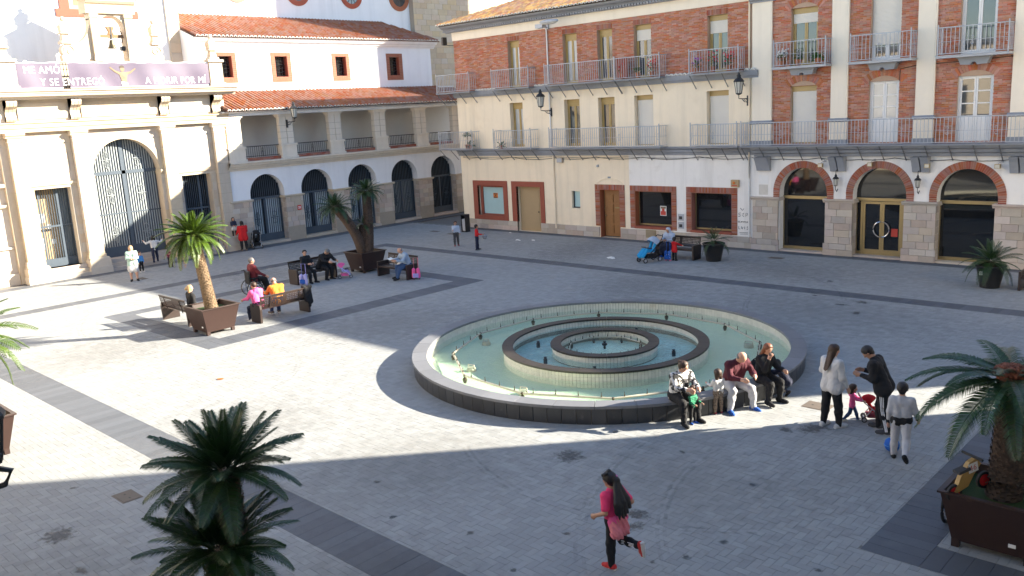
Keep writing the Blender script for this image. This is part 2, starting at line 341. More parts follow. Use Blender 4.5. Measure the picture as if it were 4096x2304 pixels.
def arch_fill(mb, F, uc, r, zs, ztop, depth, d=0.0, m=0, mr=None, seg=20, sides=True, zbot=None):
    """spandrels and soffit of a round arch inside the rectangular hole uc-r..uc+r, up to ztop"""
    mr = m if mr is None else mr
    pts = [(uc - r * math.cos(math.pi * i / seg), zs + r * math.sin(math.pi * i / seg)) for i in range(seg + 1)]
    for i in range(seg):
        (a, b), (c, e) = pts[i], pts[i + 1]
        mb.quad(F.p(a, d, b), F.p(c, d, e), F.p(c, d, ztop), F.p(a, d, ztop), m)
        mb.quad(F.p(a, d, b), F.p(c, d, e), F.p(c, d - depth, e), F.p(a, d - depth, b), mr)
    if zbot is not None:
        for u in (uc - r, uc + r): mb.quad(F.p(u, d, zbot), F.p(u, d - depth, zbot), F.p(u, d - depth, zs), F.p(u, d, zs), mr)
    return mb
def rows_of_blocks(F, u0, u1, z0, z1, rows, length, thick, gap=0.012, d=0.0, holes=(), seed=1, jitter=0.25, proud=0.006):
    """stone or brick pieces in running bond on a facade: centres and sizes in world axes"""
    r = random.Random(seed); C = []; S = []; rh = (z1 - z0) / rows
    for j in range(rows):
        a, b = z0 + j * rh + gap / 2, z0 + (j + 1) * rh - gap / 2; u = u0 - (length * (0.5 if j % 2 else 0.0)) - (r.random() * length * 0.2 if jitter else 0)
        while u < u1 - 1e-6:
            L = length * (1 + r.uniform(-jitter, jitter)); p, q = max(u + gap / 2, u0), min(u + L - gap / 2, u1); u += L
            if q - p < 0.03: continue
            segs = [(p, q)]
            for h in holes:
                if b > h[2] + 1e-4 and a < h[3] - 1e-4:
                    ns = []
                    for (s, t) in segs:
                        if t <= h[0] or s >= h[1]: ns.append((s, t)); continue
                        if s < h[0] - 0.02: ns.append((s, h[0]))
                        if t > h[1] + 0.02: ns.append((h[1], t))
                    segs = ns
            for (s, t) in segs:
                if t - s < 0.025: continue
                pr = r.uniform(0, proud); C.append(F.p((s + t) / 2, d + (pr - thick) / 2 + 0.0, (a + b) / 2))
                S.append((t - s, thick + pr, b - a) if F.k in 'AS' else (thick + pr, t - s, b - a))
    return C, S
# ------------------------------------------------------------------ ground and paving
tag(obj('ground', MB().quad((-300, -300, -0.06), (300, -300, -0.06), (300, 300, -0.06), (-300, 300, -0.06)), 'ground'), kind='structure')
YA, XB, XC = 33.3, -41.1, -41.3
plaza = tag(obj('plaza', MB().quad((-41.6, -2, -0.014), (12, -2, -0.014), (12, 33.6, -0.014), (-41.6, 33.6, -0.014)), 'mortar_bed'), kind='structure')
FX, FY, FR = -13.3, 17.1, 4.93           # fountain centre and outer radius
BANDS = [(-34.2, 12, 26.45, 27.15, 0), (-34.95, -34.2, -2, 27.15, 1), (-34.2, 1, 6.55, 7.4, 0),
         (-31.0, -30.3, 11.37, 22.75, 1), (-24.35, -23.4, 11.37, 22.75, 1), (-30.3, -24.35, 11.37, 12.2, 0), (-30.3, -24.35, 22.0, 22.75, 0),
         (-4.4, -3.6, 11.4, 22.75, 1), (-3.6, 1, 11.4, 12.1, 0), (-35.5, 12, 32.72, 33.3, 0), (-40.75, -40.1, -2, 41, 1)]
def paving():
    w = 0.1225; x0, y0 = -40.2, 0.6
    nx, ny = int(41.5 / w), int((33.3 - y0) / w)
    ii, jj = np.meshgrid(np.arange(nx), np.arange(ny), indexing='ij'); k = (ii - jj) % 4
    h = k == 0; v = k == 3
    a0 = np.r_[ii[h], ii[v]] * w + x0; b0 = np.r_[jj[h], jj[v]] * w + y0
    a1 = a0 + np.r_[np.full(h.sum(), 2 * w), np.full(v.sum(), w)]; b1 = b0 + np.r_[np.full(h.sum(), w), np.full(v.sum(), 2 * w)]
    keep = np.ones(len(a0), bool)
    for (p, q, r, s, _) in BANDS:
        ov = (a1 > p) & (a0 < q) & (b1 > r) & (b0 < s) & keep
        opts = np.stack([np.clip(p - a0, 0, None) * (b1 - b0), np.clip(a1 - q, 0, None) * (b1 - b0), np.clip(r - b0, 0, None) * (a1 - a0), np.clip(b1 - s, 0, None) * (a1 - a0)])
        best = opts.argmax(0); area = opts.max(0); keep &= ~(ov & (area < 0.0016)); ov &= keep
        a1 = np.where(ov & (best == 0), np.minimum(a1, p), a1); a0 = np.where(ov & (best == 1), np.maximum(a0, q), a0)
        b1 = np.where(ov & (best == 2), np.minimum(b1, r), b1); b0 = np.where(ov & (best == 3), np.maximum(b0, s), b0)
    cx, cy_ = (a0 + a1) / 2, (b0 + b1) / 2
    keep &= np.hypot(cx - FX, cy_ - FY) > FR - 0.25
    keep &= ~((np.abs(cx + 15.1) < 0.14) & (np.abs(cy_ - 5.48) < 0.08)) & ~((np.abs(cx + 7.37) < 0.16) & (np.abs(cy_ - 16.6) < 0.1))
    a0, a1, b0, b1 = a0[keep], a1[keep], b0[keep], b1[keep]
    rs = np.random.RandomState(3); g = 0.0045; top = rs.uniform(-0.003, 0.0, len(a0)); n = len(a0)
    C = np.stack([(a0 + a1) / 2, (b0 + b1) / 2, (top - 0.03) / 2], 1); S = np.stack([a1 - a0 - g, b1 - b0 - g, top + 0.03], 1)
    lay_pieces('paver', 'pavers', 'paver', C, S, plaza)
    C = []; S = []
    for (p, q, r, s, al) in BANDS:
        L, (t0, t1) = (s - r, (p, q)) if al == 0 else (q - p, (r, s)); n = int((t1 - t0) / 0.25)
        st = (t1 - t0) / n; t = t0 + st * (np.arange(n) + 0.5); c = np.full(n, ((r + s) if al == 0 else (p + q)) / 2); tp = rs.uniform(-0.003, 0.0005, n)
        if al == 0: C.append(np.stack([t, c, (tp - 0.03) / 2], 1)); S.append(np.stack([np.full(n, st - 0.005), np.full(n, L - 0.006), tp + 0.03], 1))
        else: C.append(np.stack([c, t, (tp - 0.03) / 2], 1)); S.append(np.stack([np.full(n, L - 0.006), np.full(n, st - 0.005), tp + 0.03], 1))
    lay_pieces('slab', 'slabs', 'slab', np.concatenate(C), np.concatenate(S), plaza)
paving()
def blot(c, r, seed, name='stain', m='stain_mark', sx=1.0, z=0.004):
    if m not in UNIT: UNIT[m] = MB().poly([(math.cos(a), math.sin(a), 0) for a in np.linspace(0, 2 * math.pi, 25)[:-1]]).mesh('stain', m)
    o = link(name, UNIT[m], plaza); o.location = (c[0], c[1], z); o.rotation_euler = (0, 0, seed % 6); o.scale = (r * 1.7 * sx, r * 1.7, 1); return o
for c, r, sx in [((-14.53, 4.11), .22, 1.2), ((-9.87, 11.53), .24, 1.0), ((-7.52, 10.36), .13, 1.4), ((-7.3, 10.02), .1, 1.3), ((-8.0, 9.2), .05, 1), ((-6.2, 9.7), .06, 1), ((-6.0, 10.4), .05, 1.3), ((-6.5, 9.3), .05, 1),
                 ((-7.1, 9.5), .045, 1), ((-5.4, 9.0), .05, 1), ((-9.2, 8.3), .05, 1.2), ((-10.6, 7.9), .05, 1), ((-6.9, 15.35), .18, 1.5), ((-7.3, 15.0), .1, 1.3), ((-12.7, 5.2), .06, 1), ((-11.9, 8.6), .05, 1), ((-8.3, 12.9), .05, 1.2), ((-9.9, 13.0), .05, 1), ((-6.6, 12.4), .06, 1), ((-13.0, 3.9), .06, 2),
                 ((-10.2, 26.0), .12, 1.5), ((-10.6, 25.4), .09, 1.8), ((-11.8, 26.2), .06, 1), ((-12.3, 28.5), .08, 1.2), ((-9.8, 24.6), .1, 1.6), ((-4.9, 9.8), .07, 1.3), ((-4.6, 10.5), .05, 1), ((-5.7, 7.9), .06, 1), ((-7.9, 7.9), .045, 1), ((-16.3, 5.0), .05, 1.4)]:
    blot(c, r, int(abs(c[0] * 97 + c[1] * 31)), sx=sx)
def manhole(c, a, b, label):
    t = thing('manhole_cover', label, 'manhole cover', (c[0], c[1], 0))
    m = MB().box(-a, a, -b, b, -0.03, 0.001); obj('frame', m, 'iron_grey' if a > .3 else 'manhole', t)
    m = MB().box(-a + .03, a - .03, -b + .03, b - .03, 0.0, 0.006); obj('cover', m, 'manhole', t)
    k = MB()
    for i in (-1, 1): k.box(i * a * .4 - .02, i * a * .4 + .02, -.012, .012, 0.005, 0.009)
    obj('lifting_slot', k, 'print_dark', t)
manhole((-15.1, 5.48), .26, .18, 'rusty rectangular manhole cover in shade left of the twin-crowned palm')
manhole((-7.37, 16.6), .28, .22, 'brown manhole cover in the sunlit strip behind the white-jacketed woman')
manhole((-15.93, 31.75), .3, .18, 'small brown manhole cover before the left glazed arch')
manhole((-37.46, 15.63), .3, .14, 'narrow dark drain cover beside the woman in mint jacket')
manhole((-35.83, 31.26), .3, .16, 'drain cover left of the boy in grey near the litter bin')
manhole((-34.15, 30.95), .26, .16, 'drain cover right before the slim black litter bin')
for i, (x, y, s) in enumerate([(-29.05, 30.72, .16), (-28.32, 31.04, .12), (-21.84, 28.72, .2), (-31.27, 32.5, .09)]):
    q = random.Random(i); m = MB(); n = 9
    v = [(x, y, s * .45)] + [(x + s * (.6 + .5 * q.random()) * math.cos(6.283 * k / n), y + s * .7 * (.6 + .5 * q.random()) * math.sin(6.283 * k / n), .005 + .35 * s * q.random() * (k % 2)) for k in range(n)]
    m.add(v, [(0, 1 + k, 1 + (k + 1) % n) for k in range(n)])
    tag(obj('crumpled_paper', m, 'paper'), ['crumpled white paper on the paving left of the small window', 'crumpled white paper nearest the small frosted window', 'largest white paper scrap lying before the bench with the blue pushchair', 'tiny white paper scrap near the plywood door'][i], 'litter')
obj('dry_leaf', MB().poly([(-20.42, 10.06, .006), (-20.3, 10.0, .02), (-20.2, 10.1, .012), (-20.28, 10.16, .022)]), 'print_orange', plaza)
for k, (c, r, sx) in enumerate([((-12.0, 9.5), 1.6, 1.3), ((-7.5, 12.0), 1.4, 1.5), ((-16.5, 8.4), 1.5, 1.2), ((-21, 16.5), 1.8, 1.4), ((-11, 24.2), 2.0, 1.6), ((-26, 9.4), 1.7, 1.3), ((-5.6, 13.2), 1.0, 1.2), ((-14.5, 29.4), 1.5, 1.8), ((-24.5, 29.4), 1.4, 1.8), ((-33, 19), 1.7, 1.0), ((-8.8, 6.2), 1.2, 1.4), ((-17.6, 24.6), 1.6, 1.4), ((-13, 3.2), 1.2, 1.5)]): blot(c, r, k * 2 + 1, 'spill', 'spill_mark', sx, .0065)
for (cx_, cy2, r, a0, a1) in ((-2.2, 13.3, 5.6, 165, 245), (-2.0, 13.5, 7.1, 160, 235), (-9.0, 14.8, 4.9, 235, 310), (-21.8, 9.0, 3.6, 20, 120), (-20.5, 8.6, 5.2, 30, 110), (-27.5, 16.6, 6.8, 200, 262), (-16, 24, 5.5, 20, 80), (-7.5, 26.5, 6.0, 190, 250)):
    for w in (0, .11): 
        q = MB(); n = 28; v = []
        for i in range(n + 1): a = R(a0 + (a1 - a0) * i / n); v += [(cx_ + (r + w) * math.cos(a), cy2 + (r + w) * math.sin(a), .005), (cx_ + (r + w + .06) * math.cos(a), cy2 + (r + w + .06) * math.sin(a), .005)]
        obj('tyre_mark', q.add(v, [(2 * i, 2 * i + 1, 2 * i + 3, 2 * i + 2) for i in range(n)]), 'tyre_mark', plaza)

# ------------------------------------------------------------------ roof tiles
def tile_mesh(r0, r1, L, mats, eave=False, seg=6):
    mb = MB(); k = seg + 1
    A = [(-r0 * math.cos(math.pi * i / seg), 0.0, r0 * math.sin(math.pi * i / seg)) for i in range(k)]
    B = [(-r1 * math.cos(math.pi * i / seg), L, r1 * math.sin(math.pi * i / seg) * .95 - .0) for i in range(k)]
    I = [(-(.55 if eave else .8) * r0 * math.cos(math.pi * i / seg), 0.0, (.5 if eave else .78) * r0 * math.sin(math.pi * i / seg)) for i in range(k)]
    v = A + B; f = [(i, i + 1, k + i + 1, k + i) for i in range(seg)]; mb.add(v, f, 0)
    mb.add(A + I, [(i, i + 1, k + i + 1, k + i) for i in range(seg)], 1 if eave else 0)
    if eave: mb.add([(x, .06, z) for x, y, z in I], [tuple(range(k))], 2)
    return mb
def roof_tiles(roof, base, along, up, width, rows, mname, dx=0.23, L=0.36, dy=0.30, clip=None, limit=300):
    along = Vector(along).normalized(); up = Vector(up).normalized(); nrm = along.cross(up)
    if nrm.z < 0: nrm = -nrm
    flip = along.cross(up).z < 0
    rot = Matrix((along, up, nrm)).transposed()
    if flip: rot = Matrix((-along, up, nrm)).transposed()
    n = int(width / dx); q = random.Random(11); T = []; E = []
    for j in range(rows):
        for i in range(n):
            u = (i + .5) * dx
            if clip and not clip(u, j * dy): continue
            p = Vector(base) + along * (u + q.uniform(-.008, .008)) + up * (j * dy + q.uniform(-.012, .012)) + nrm * (.012 + q.uniform(0, .008))
            (E if j == 0 else T).append((p, q.uniform(-.03, .03)))
    em = tile_mesh(.1, .082, L, 0, True).mesh('eave_tile', [mname, 'mortar_white', 'print_dark'])  # the dark face paints the shade in each eave tile's hollow
    tm = tile_mesh(.094, .078, L, 0).mesh('tile', mname)
    tilt = Matrix.Rotation(R(3.0), 3, 'X')
    for p, a in E:
        o = link('eave_tile', em, roof); o.matrix_local = Matrix.Translation(p) @ (rot @ tilt @ Matrix.Rotation(a, 3, 'Z')).to_4x4()
    sc = in_view([tuple(p) for p, a in T]) if T else []
    order = list(np.argsort(-np.asarray(sc)))
    for i in order[:limit]:
        p, a = T[i]; o = link('tile', tm, roof); o.matrix_local = Matrix.Translation(p) @ (rot @ tilt @ Matrix.Rotation(a, 3, 'Z')).to_4x4()
    rest = order[limit:]
    if len(rest):
        bv = np.array([v.co[:] for v in tm.vertices]); bf = np.array([p.vertices[:] for p in tm.polygons]); V = []; 
        for i in rest:
            p, a = T[i]; M3 = np.array(rot @ tilt @ Matrix.Rotation(a, 3, 'Z')); V.append(bv @ M3.T + np.array(p))
        Fq = (np.arange(len(rest))[:, None, None] * len(bv) + bf[None]).reshape(-1, 4)
        tag(link('tiles', np_mesh('tiles', np.concatenate(V), Fq, mname), roof), kind='stuff')
# ------------------------------------------------------------------ facade elements shared by the two houses
FA = Fr('A', YA)
def railing(bal, F, u0, u1, d, z0, h=0.93, step=0.125, sides=True, wallface=0.0, knob=True, mid=True):
    m = MB()
    for z in ((z0 + .06, z0 + h) if not mid else (z0 + .06, z0 + h * .5, z0 + h)):
        rr = .016 if z == z0 + h else (.006 if z != z0 + .06 else .011)
        m.box(u0, u1, d - rr, d + rr, z - rr, z + rr, F)
        if sides:
            for u in (u0, u1): m.box(u - rr, u + rr, wallface, d - .012, z - rr * .95, z + rr * .95, F)
    for u in (u0, u1): m.box(u - .017, u + .017, d - .017, d + .017, z0, z0 + h + .1, F)
    obj('railing', m, 'iron_grey', bal)
    key = ('bar', h, F.k)
    if key not in UNIT: UNIT[key] = MB().box(-.0085, .0085, -.0085, .0085, 0.06, h).mesh('baluster', 'iron_grey')
    n = max(2, int(round((u1 - u0) / step)))
    for i in range(1, n):
        o = link('baluster', UNIT[key], bal); o.location = F.p(u0 + (u1 - u0) * i / n, d, z0)
    if sides:
        k = max(1, int((d - wallface) / step))
        for u in (u0, u1):
            for i in range(k): o = link('baluster', UNIT[key], bal); o.location = F.p(u, wallface + (d - wallface) * (i + .5) / k, z0)
def scroll(bal, F, u, d, z, m='iron_grey'):
    q = MB()
    for s in (-1, 1):
        for t in (-1, 1):
            pts = [F.p(u + s * (.012 + .035 * math.sin(a)), d + .012, z + t * (.05 + .045 * (1 - math.cos(a)))) for a in np.linspace(0, 4.4, 9)]
            q.tube(pts, .006, 4)
    obj('scroll_ornament', q, m, bal)
def balcony(b, F, u0, u1, z, d=0.6, struts=True, thick=.07, m='grey_paint', scrolls=(), step=.125, h=.93, sides=True, mid=True):
    s = MB().box(u0 - .04, u1 + .04, 0.003, d + .04, z - thick, z, F).box(u0 - .06, u1 + .06, 0.004, d + .06, z - .025, z - .002, F)
    bal = obj('balcony', s, m, b); railing(bal, F, u0, u1, d, z, h, step, sides=sides, mid=mid)
    if struts:
        n = max(2, int(round((u1 - u0) / .8)) + 1)
        for i in range(n):
            u = u0 + (u1 - u0) * i / (n - 1); q = MB().tube([F.p(u, d - .03, z - thick), F.p(u, .02, z - thick - .56)], .021, 5); 
            q.tube([F.p(u - .04, d * .45, z - thick - .30), F.p(u + .04, d * .45, z - thick - .30)], .014, 4); obj('strut', q, 'strut_grey', bal)
    for u in scrolls: scroll(bal, F, u, d, z + h * .5)
    return bal
def shutter(w, F, u0, u1, z0, z1, d, m='shutter_white'):
    q = MB(); n = max(2, int((z1 - z0) / .045)); h = (z1 - z0) / n
    for i in range(n): a = z0 + i * h; q.add([F.p(u0, d, a), F.p(u1, d, a), F.p(u1, d + .012, a + h * .45), F.p(u0, d + .012, a + h * .45), F.p(u1, d, a + h * .95), F.p(u0, d, a + h * .95)], [(0, 1, 2, 3), (3, 2, 4, 5)])
    q.quad(F.p(u0, d - .01, z0), F.p(u1, d - .01, z0), F.p(u1, d - .01, z1), F.p(u0, d - .01, z1)); obj('roller_shutter', q, m, w)
def french(b, F, u0, u1, z0, z1, fm='gold_frame', box=.22, shut=0.0, rec=.24, curtain=False, panes=1, kick=.0, gm=None, reflect=None):
    """a tall two-leaf window with a shutter box above; shut: share of the height covered by the roller shutter"""
    d = -rec; q = MB(); zt = z1 - box
    q.box(u0, u1, d - .05, d + .03, zt + .003, z1, F) if box else None
    q.box(u0, u0 + .06, d - .05, d + .02, z0, zt, F); q.box(u1 - .06, u1, d - .05, d + .02, z0, zt, F); q.box(u0 + .06, u1 - .06, d - .05, d + .02, zt - .05, zt, F); q.box(u0 + .06, u1 - .06, d - .05, d + .018, z0, z0 + .05, F)
    w = obj('window', q, fm, b); uc = (u0 + u1) / 2
    for (a, c) in ((u0 + .06, uc), (uc, u1 - .06)):
        zb = z0 + .05; zh = zt - .05
        lf = MB().box(a + .004, a + .064, d - .03, d + .012, zb, zh, F).box(c - .064, c - .004, d - .03, d + .012, zb, zh, F).box(a + .064, c - .064, d - .03, d + .010, zh - .06, zh, F).box(a + .064, c - .064, d - .03, d + .010, zb, zb + .08 + kick, F)
        for i in range(1, panes): z = zb + .08 + kick + (zh - .14 - kick - zb) * i / panes; lf.box(a + .064, c - .064, d - .028, d + .008, z - .02, z + .02, F)
        if kick > .2: lf.box(a + .11, c - .11, d + .010, d + .022, zb + .12, zb + kick - .02, F)
        obj('leaf_frame', lf, fm, w)
        for i in range(panes):
            p0 = zb + .08 + kick + (zh - .14 - kick - zb) * i / panes; p1 = zb + .08 + kick + (zh - .14 - kick - zb) * (i + 1) / panes
            obj('pane', MB().quad(F.p(a + .06, d - .012, p0), F.p(c - .06, d - .012, p0), F.p(c - .06, d - .012, p1), F.p(a + .06, d - .012, p1)), gm or ('glass_curtain' if curtain else 'glass_window'), w)
    if shut: shutter(w, F, u0 + .03, u1 - .03, max(z0 + .02, zt - (zt - z0) * shut), zt, d + .03)
    return w
def bricks(b, F, u0, u1, z0, z1, holes, seed, limit=300, d=0.006):
    rows = int(round((z1 - z0) / .062)); return rows_of_blocks(F, u0, u1, z0, z1, rows, .255, .02, .011, d, holes, seed, .02, .003)
def flat_bricks(b, F, u0, u1, z0, z1, n, d=.012, m='brick_dark', horizontal=False, name='lintel_brick'):
    C = []; S = []
    for i in range(n):
        a = (u0 + (u1 - u0) * i / n, u0 + (u1 - u0) * (i + 1) / n, z0, z1) if not horizontal else (u0, u1, z0 + (z1 - z0) * i / n, z0 + (z1 - z0) * (i + 1) / n)
        C.append(F.p((a[0] + a[1]) / 2, d - .012, (a[2] + a[3]) / 2)); S.append((a[1] - a[0] - .01, .024, a[3] - a[2] - .01) if F.k == 'A' else (.024, a[1] - a[0] - .01, a[3] - a[2] - .01))
    for c, s in zip(C, S): piece(name, m, c, s, b)
def arch_bricks(b, F, uc, zc, r0, r1, a0, a1, n, d=.03, thick=.05, m='brick_dark', name='arch_brick'):
    for i in range(n):
        p, q = a0 + (a1 - a0) * (i + .06) / n, a0 + (a1 - a0) * (i + .94) / n; mb = MB()
        pts = [(uc + r * math.cos(t), zc + r * math.sin(t)) for r, t in ((r0, p), (r1, p), (r1, q), (r0, q))]
        v = [F.p(u, d, z) for u, z in pts] + [F.p(u, d - thick, z) for u, z in pts]
        mb.add(v, [(0, 1, 2, 3), (0, 1, 5, 4), (1, 2, 6, 5), (2, 3, 7, 6), (3, 0, 4, 7)]); obj(name, mb, m, b)
def pot_plant(label, p, r=.13, h=.2, kind='leaf', ph=.35, flower=None, n=70, seed=1, spread=.22, long=False, m='terracotta'):
    t = thing('potted_plant', label, 'potted plant', p); q = random.Random(seed)
    obj('pot', MB().lathe((0, 0), [(0.001, 0), (r * .7, 0), (r, h), (r * 1.08, h), (r * 1.08, h + .03), (r * .9, h + .03), (r * .9, h - .02), (.001, h - .02)], 12), m, t)
    f = MB(); fl = MB()
    for i in range(n):
        a = q.uniform(0, 6.283); rr = spread * math.sqrt(q.random()); z = h + ph * q.uniform(.1, 1); L = (.09 if not long else .3) * q.uniform(.7, 1.3); w = L * (.45 if not long else .1)
        c = Vector((rr * math.cos(a), rr * math.sin(a), z)) if not long else Vector((0, 0, h))
        dr = Vector((math.cos(a), math.sin(a), q.uniform(-.4, .9 if not long else 2.2))).normalized(); sd = dr.cross(Vector((q.uniform(-.3, .3), .2, 1))).normalized() * w
        if long: mid = c + dr * L * .7; tip = c + dr * L + Vector((0, 0, -.08 * q.random())); f.add([tuple(c - sd * .3), tuple(c + sd * .3), tuple(mid + sd), tuple(tip), tuple(mid - sd)], [(0, 1, 2, 3, 4)])
        else: f.add([tuple(c - dr * L * .5), tuple(c + sd), tuple(c + dr * L * .5), tuple(c - sd)], [(0, 1, 2, 3)])
        if flower and i % 3 == 0:
            c2 = c + Vector((0, 0, .05 + ph * .25)); fl.sphere(tuple(c2), .032 * q.uniform(.7, 1.2), 6, 4)
    obj('foliage', f, kind, t)
    if flower: obj('blossom', fl, flower, t)
    return t
# ------------------------------------------------------------------ the cream and brick house (left half of the long facade)
house = thing('apartment_house', 'three storey cream house with brick top floor, iron balconies and tiled roof', 'building', (0, 0, 0))
AL, AM = -35.55, -17.8
WU = [(-31.53, -30.72), (-27.85, -26.98), (-25.75, -24.88), (-23.67, -22.74), (-19.9, -18.94)]
mid_h = [(a - .06, c + .04, 4.42, 6.67) for a, c in WU]; up_h = [(a, c, 7.44, 9.75) for a, c in WU]
gr_h = [(-34.35, -32.38, .62, 2.36), (-31.42, -29.74, 0, 2.36), (-27.65, -27.13, 1.36, 2.21), (-25.9, -24.7, 0, 2.33)]
grw_h = [(-23.85, -21.79, .62, 2.33), (-20.78, -18.76, .58, 2.33)]
m = MB(); wall(m, FA, AL, -24.12, 0, 4.0, gr_h, .34); obj('wall', m, 'cream_plaster', house)
m = MB(); wall(m, FA, -24.12, AM, 0, 4.0, grw_h, .34); obj('wall', m, 'white_plaster', house)
m = MB(); wall(m, FA, AL, AM, 4.3, 7.12, mid_h, .3); obj('wall', m, 'cream_plaster', house)
m = MB(); wall(m, FA, AL, AM, 7.36, 10.14, up_h, .3, -.012); obj('wall', m, 'brick_mortar', house)
# end wall, back wall
m = MB().quad((AL, YA, 0), (AL, YA + 9.5, 0), (AL, YA + 9.5, 10.9), (AL, YA, 10.9)).quad((AL, YA + 9.5, 0), (AM, YA + 9.5, 0), (AM, YA + 9.5, 10.9), (AL, YA + 9.5, 10.9)); obj('side_wall', m, 'cream_plaster', house)
C, S = bricks(house, FA, AL + .005, AM - .19, 7.4, 10.12, [(a - .0, c + .0, 7.4, 9.98) for a, c in WU], 3)
lay_pieces('brick', 'bricks', 'brick', C, S, house)
for a, c in WU: flat_bricks(house, FA, a - .02, c + .02, 9.76, 9.985, 13, .014)
obj('frieze', MB().box(AL - .06, AM, -.1, .035, 10.13, 10.56, FA), 'pale_plaster', house)
obj('cornice', MB().prof([(-.1, 10.56), (.10, 10.56), (.12, 10.62), (.22, 10.66), (.30, 10.74), (.42, 10.78), (.5, 10.84), (.5, 10.9), (-.1, 10.9)], AL - .5, AM + .02, FA), 'grey_paint', house)
obj('band', MB().prof([(-.05, 7.1), (.10, 7.1), (.12, 7.16), (.16, 7.2), (.2, 7.36), (.2, 7.40), (-.05, 7.40)], AL - .1, AM + .3, FA), 'grey_paint', house)
obj('band', MB().prof([(-.05, 3.97), (.06, 3.97), (.07, 4.08), (.13, 4.1), (.14, 4.2), (.22, 4.26), (.25, 4.34), (-.05, 4.345)], AL - .1, AM + .12, FA), 'grey_paint', house)
# half round caps lying on the upper band between the balconies
capm = tile_mesh(.10, .09, .2, 0, True).mesh('ridge_cap', ['mortar_white', 'mortar_white', 'mortar_white'])
for (p, q) in ((-33.85, -32.35), (-29.65, -28.7), (-21.9, -20.55), (-18.1, -17.55)):
    n = int((q - p) / .21)
    for i in range(n): o = link('ridge_cap', capm, house); o.location = FA.p(p + (i + .5) * (q - p) / n, .24, 7.405)
# roof
roof = obj('roof', MB().quad(FA.p(AL - .6, .62, 10.9), FA.p(AM, .62, 10.9), FA.p(AM, -4.9, 12.75), FA.p(AL + 4.2, -4.9, 12.75)).quad(FA.p(AL - .6, .62, 10.9), FA.p(AL + 4.2, -4.9, 12.75), FA.p(AL + 4.2, -5.0, 12.75), FA.p(AL - .6, -10, 10.9)).quad(FA.p(AL - .6, -10, 10.9), FA.p(AL + 4.2, -5.0, 12.75), FA.p(AM, -5.0, 12.75), FA.p(AM, -10, 10.9)), 'tile_old', house)
up = Vector((0, 5.52, 1.85)); roof_tiles(roof, FA.p(AL - .62, .68, 10.9), (1, 0, 0), up, 13.6, 16, 'tile_old', .225, .38, .33, clip=lambda u, s: u > s * .86 - .1, limit=300)
q = MB()
for i in range(110): q.box(AL - .45 + i * .16, AL - .45 + i * .16 + .09, .25, .34, 10.58, 10.655, FA)
obj('dentil_row', q, 'grey_paint', house)
# windows
up_k = [dict(curtain=True), dict(curtain=True), dict(), dict(shut=.22), dict(shut=.24)]
for (a, c), k in zip(WU, up_k): french(house, FA, a, c, 7.44, 9.75, **k)
for i, (a, c, z0, z1) in enumerate(mid_h): french(house, FA, a, c, z0, z1, shut=(0, 0, 0, .985, .985)[i], curtain=i == 0, rec=.28)
for h, sc in (((-36.5, -33.95), ()), ((-32.25, -29.7), ()), ((-28.6, -24.4), ()), ((-24.36, -21.95), ()), ((-20.45, -18.15), ())): balcony(house, FA, *h, 7.42, .58, mid=False)
obj('balcony_screen', MB().box(-24.3, -23.7, .5, .53, 7.5, 8.35, FA), 'red_render', house)
for h in ((-36.55, -33.95), (-32.3, -29.7), (-28.45, -22.0), (-20.4, -18.2)):
    n = int((h[1] - h[0]) / 1.0); balcony(house, FA, *h, 4.36, .62, thick=.05, scrolls=[h[0] + .04 + i * (h[1] - h[0] - .08) / n for i in range(n + 1)])
# ground floor frames
def rect_frame(b, u0, u1, z0, z1, i0, i1, j0, j1, m, d=.04, dep=.12, bottom=True, name='surround'):
    q = MB().box(u0, i0, -dep, d, z0, z1, FA).box(i1, u1, -dep, d, z0, z1, FA).box(i0, i1, -dep, d - .002, j1, z1, FA)
    if bottom: q.box(i0, i1, -dep, d + .01, z0, j0, FA)
    return obj(name, q, m, b)
rect_frame(house, -34.68, -32.08, .5, 2.63, -34.35, -32.38, .74, 2.36, 'red_render'); rect_frame(house, -31.76, -29.46, .5, 2.63, -31.42, -29.74, 0, 2.36, 'red_render', bottom=False)
w = obj('window', MB().box(-34.35, -32.38, -.3, -.22, .62, .80, FA).box(-34.35, -34.18, -.3, -.2, .8, 2.36, FA).box(-32.5, -32.38, -.3, -.2, .8, 2.36, FA).box(-34.18, -32.5, -.3, -.2, 2.26, 2.36, FA), 'red_render', house)
obj('pane', MB().quad(FA.p(-34.2, -.27, .75), FA.p(-32.4, -.27, .75), FA.p(-32.4, -.27, 2.3), FA.p(-34.2, -.27, 2.3)), 'frosted', w)
obj('notice', MB().box(-33.42, -33.08, -.262, -.258, 1.66, 1.94, FA), 'print_orange', w); obj('notice_text', MB().box(-33.38, -33.12, -.257, -.255, 1.86, 1.91, FA).box(-33.3, -33.2, -.257, -.255, 1.77, 1.82, FA).box(-33.38, -33.12, -.257, -.255, 1.68, 1.73, FA), 'print_dark', w)
dr = obj('door', MB().box(-31.42, -29.74, -.3, -.24, 0, 2.34, FA), 'ply', house); obj('door_panel', MB().box(-31.0, -30.05, -.238, -.225, .12, 2.15, FA), 'ply', dr); obj('handle', MB().box(-30.12, -30.08, -.224, -.19, 1.0, 1.06, FA), 'iron_black', dr)
w = obj('window', MB().box(-27.65, -27.6, -.2, -.14, 1.36, 2.21, FA).box(-27.18, -27.13, -.2, -.14, 1.36, 2.21, FA).box(-27.6, -27.18, -.2, -.14, 1.36, 1.42, FA), 'print_dark', house); obj('pane', MB().quad(FA.p(-27.6, -.17, 1.42), FA.p(-27.18, -.17, 1.42), FA.p(-27.18, -.17, 2.21), FA.p(-27.6, -.17, 2.21)), 'frosted', w)
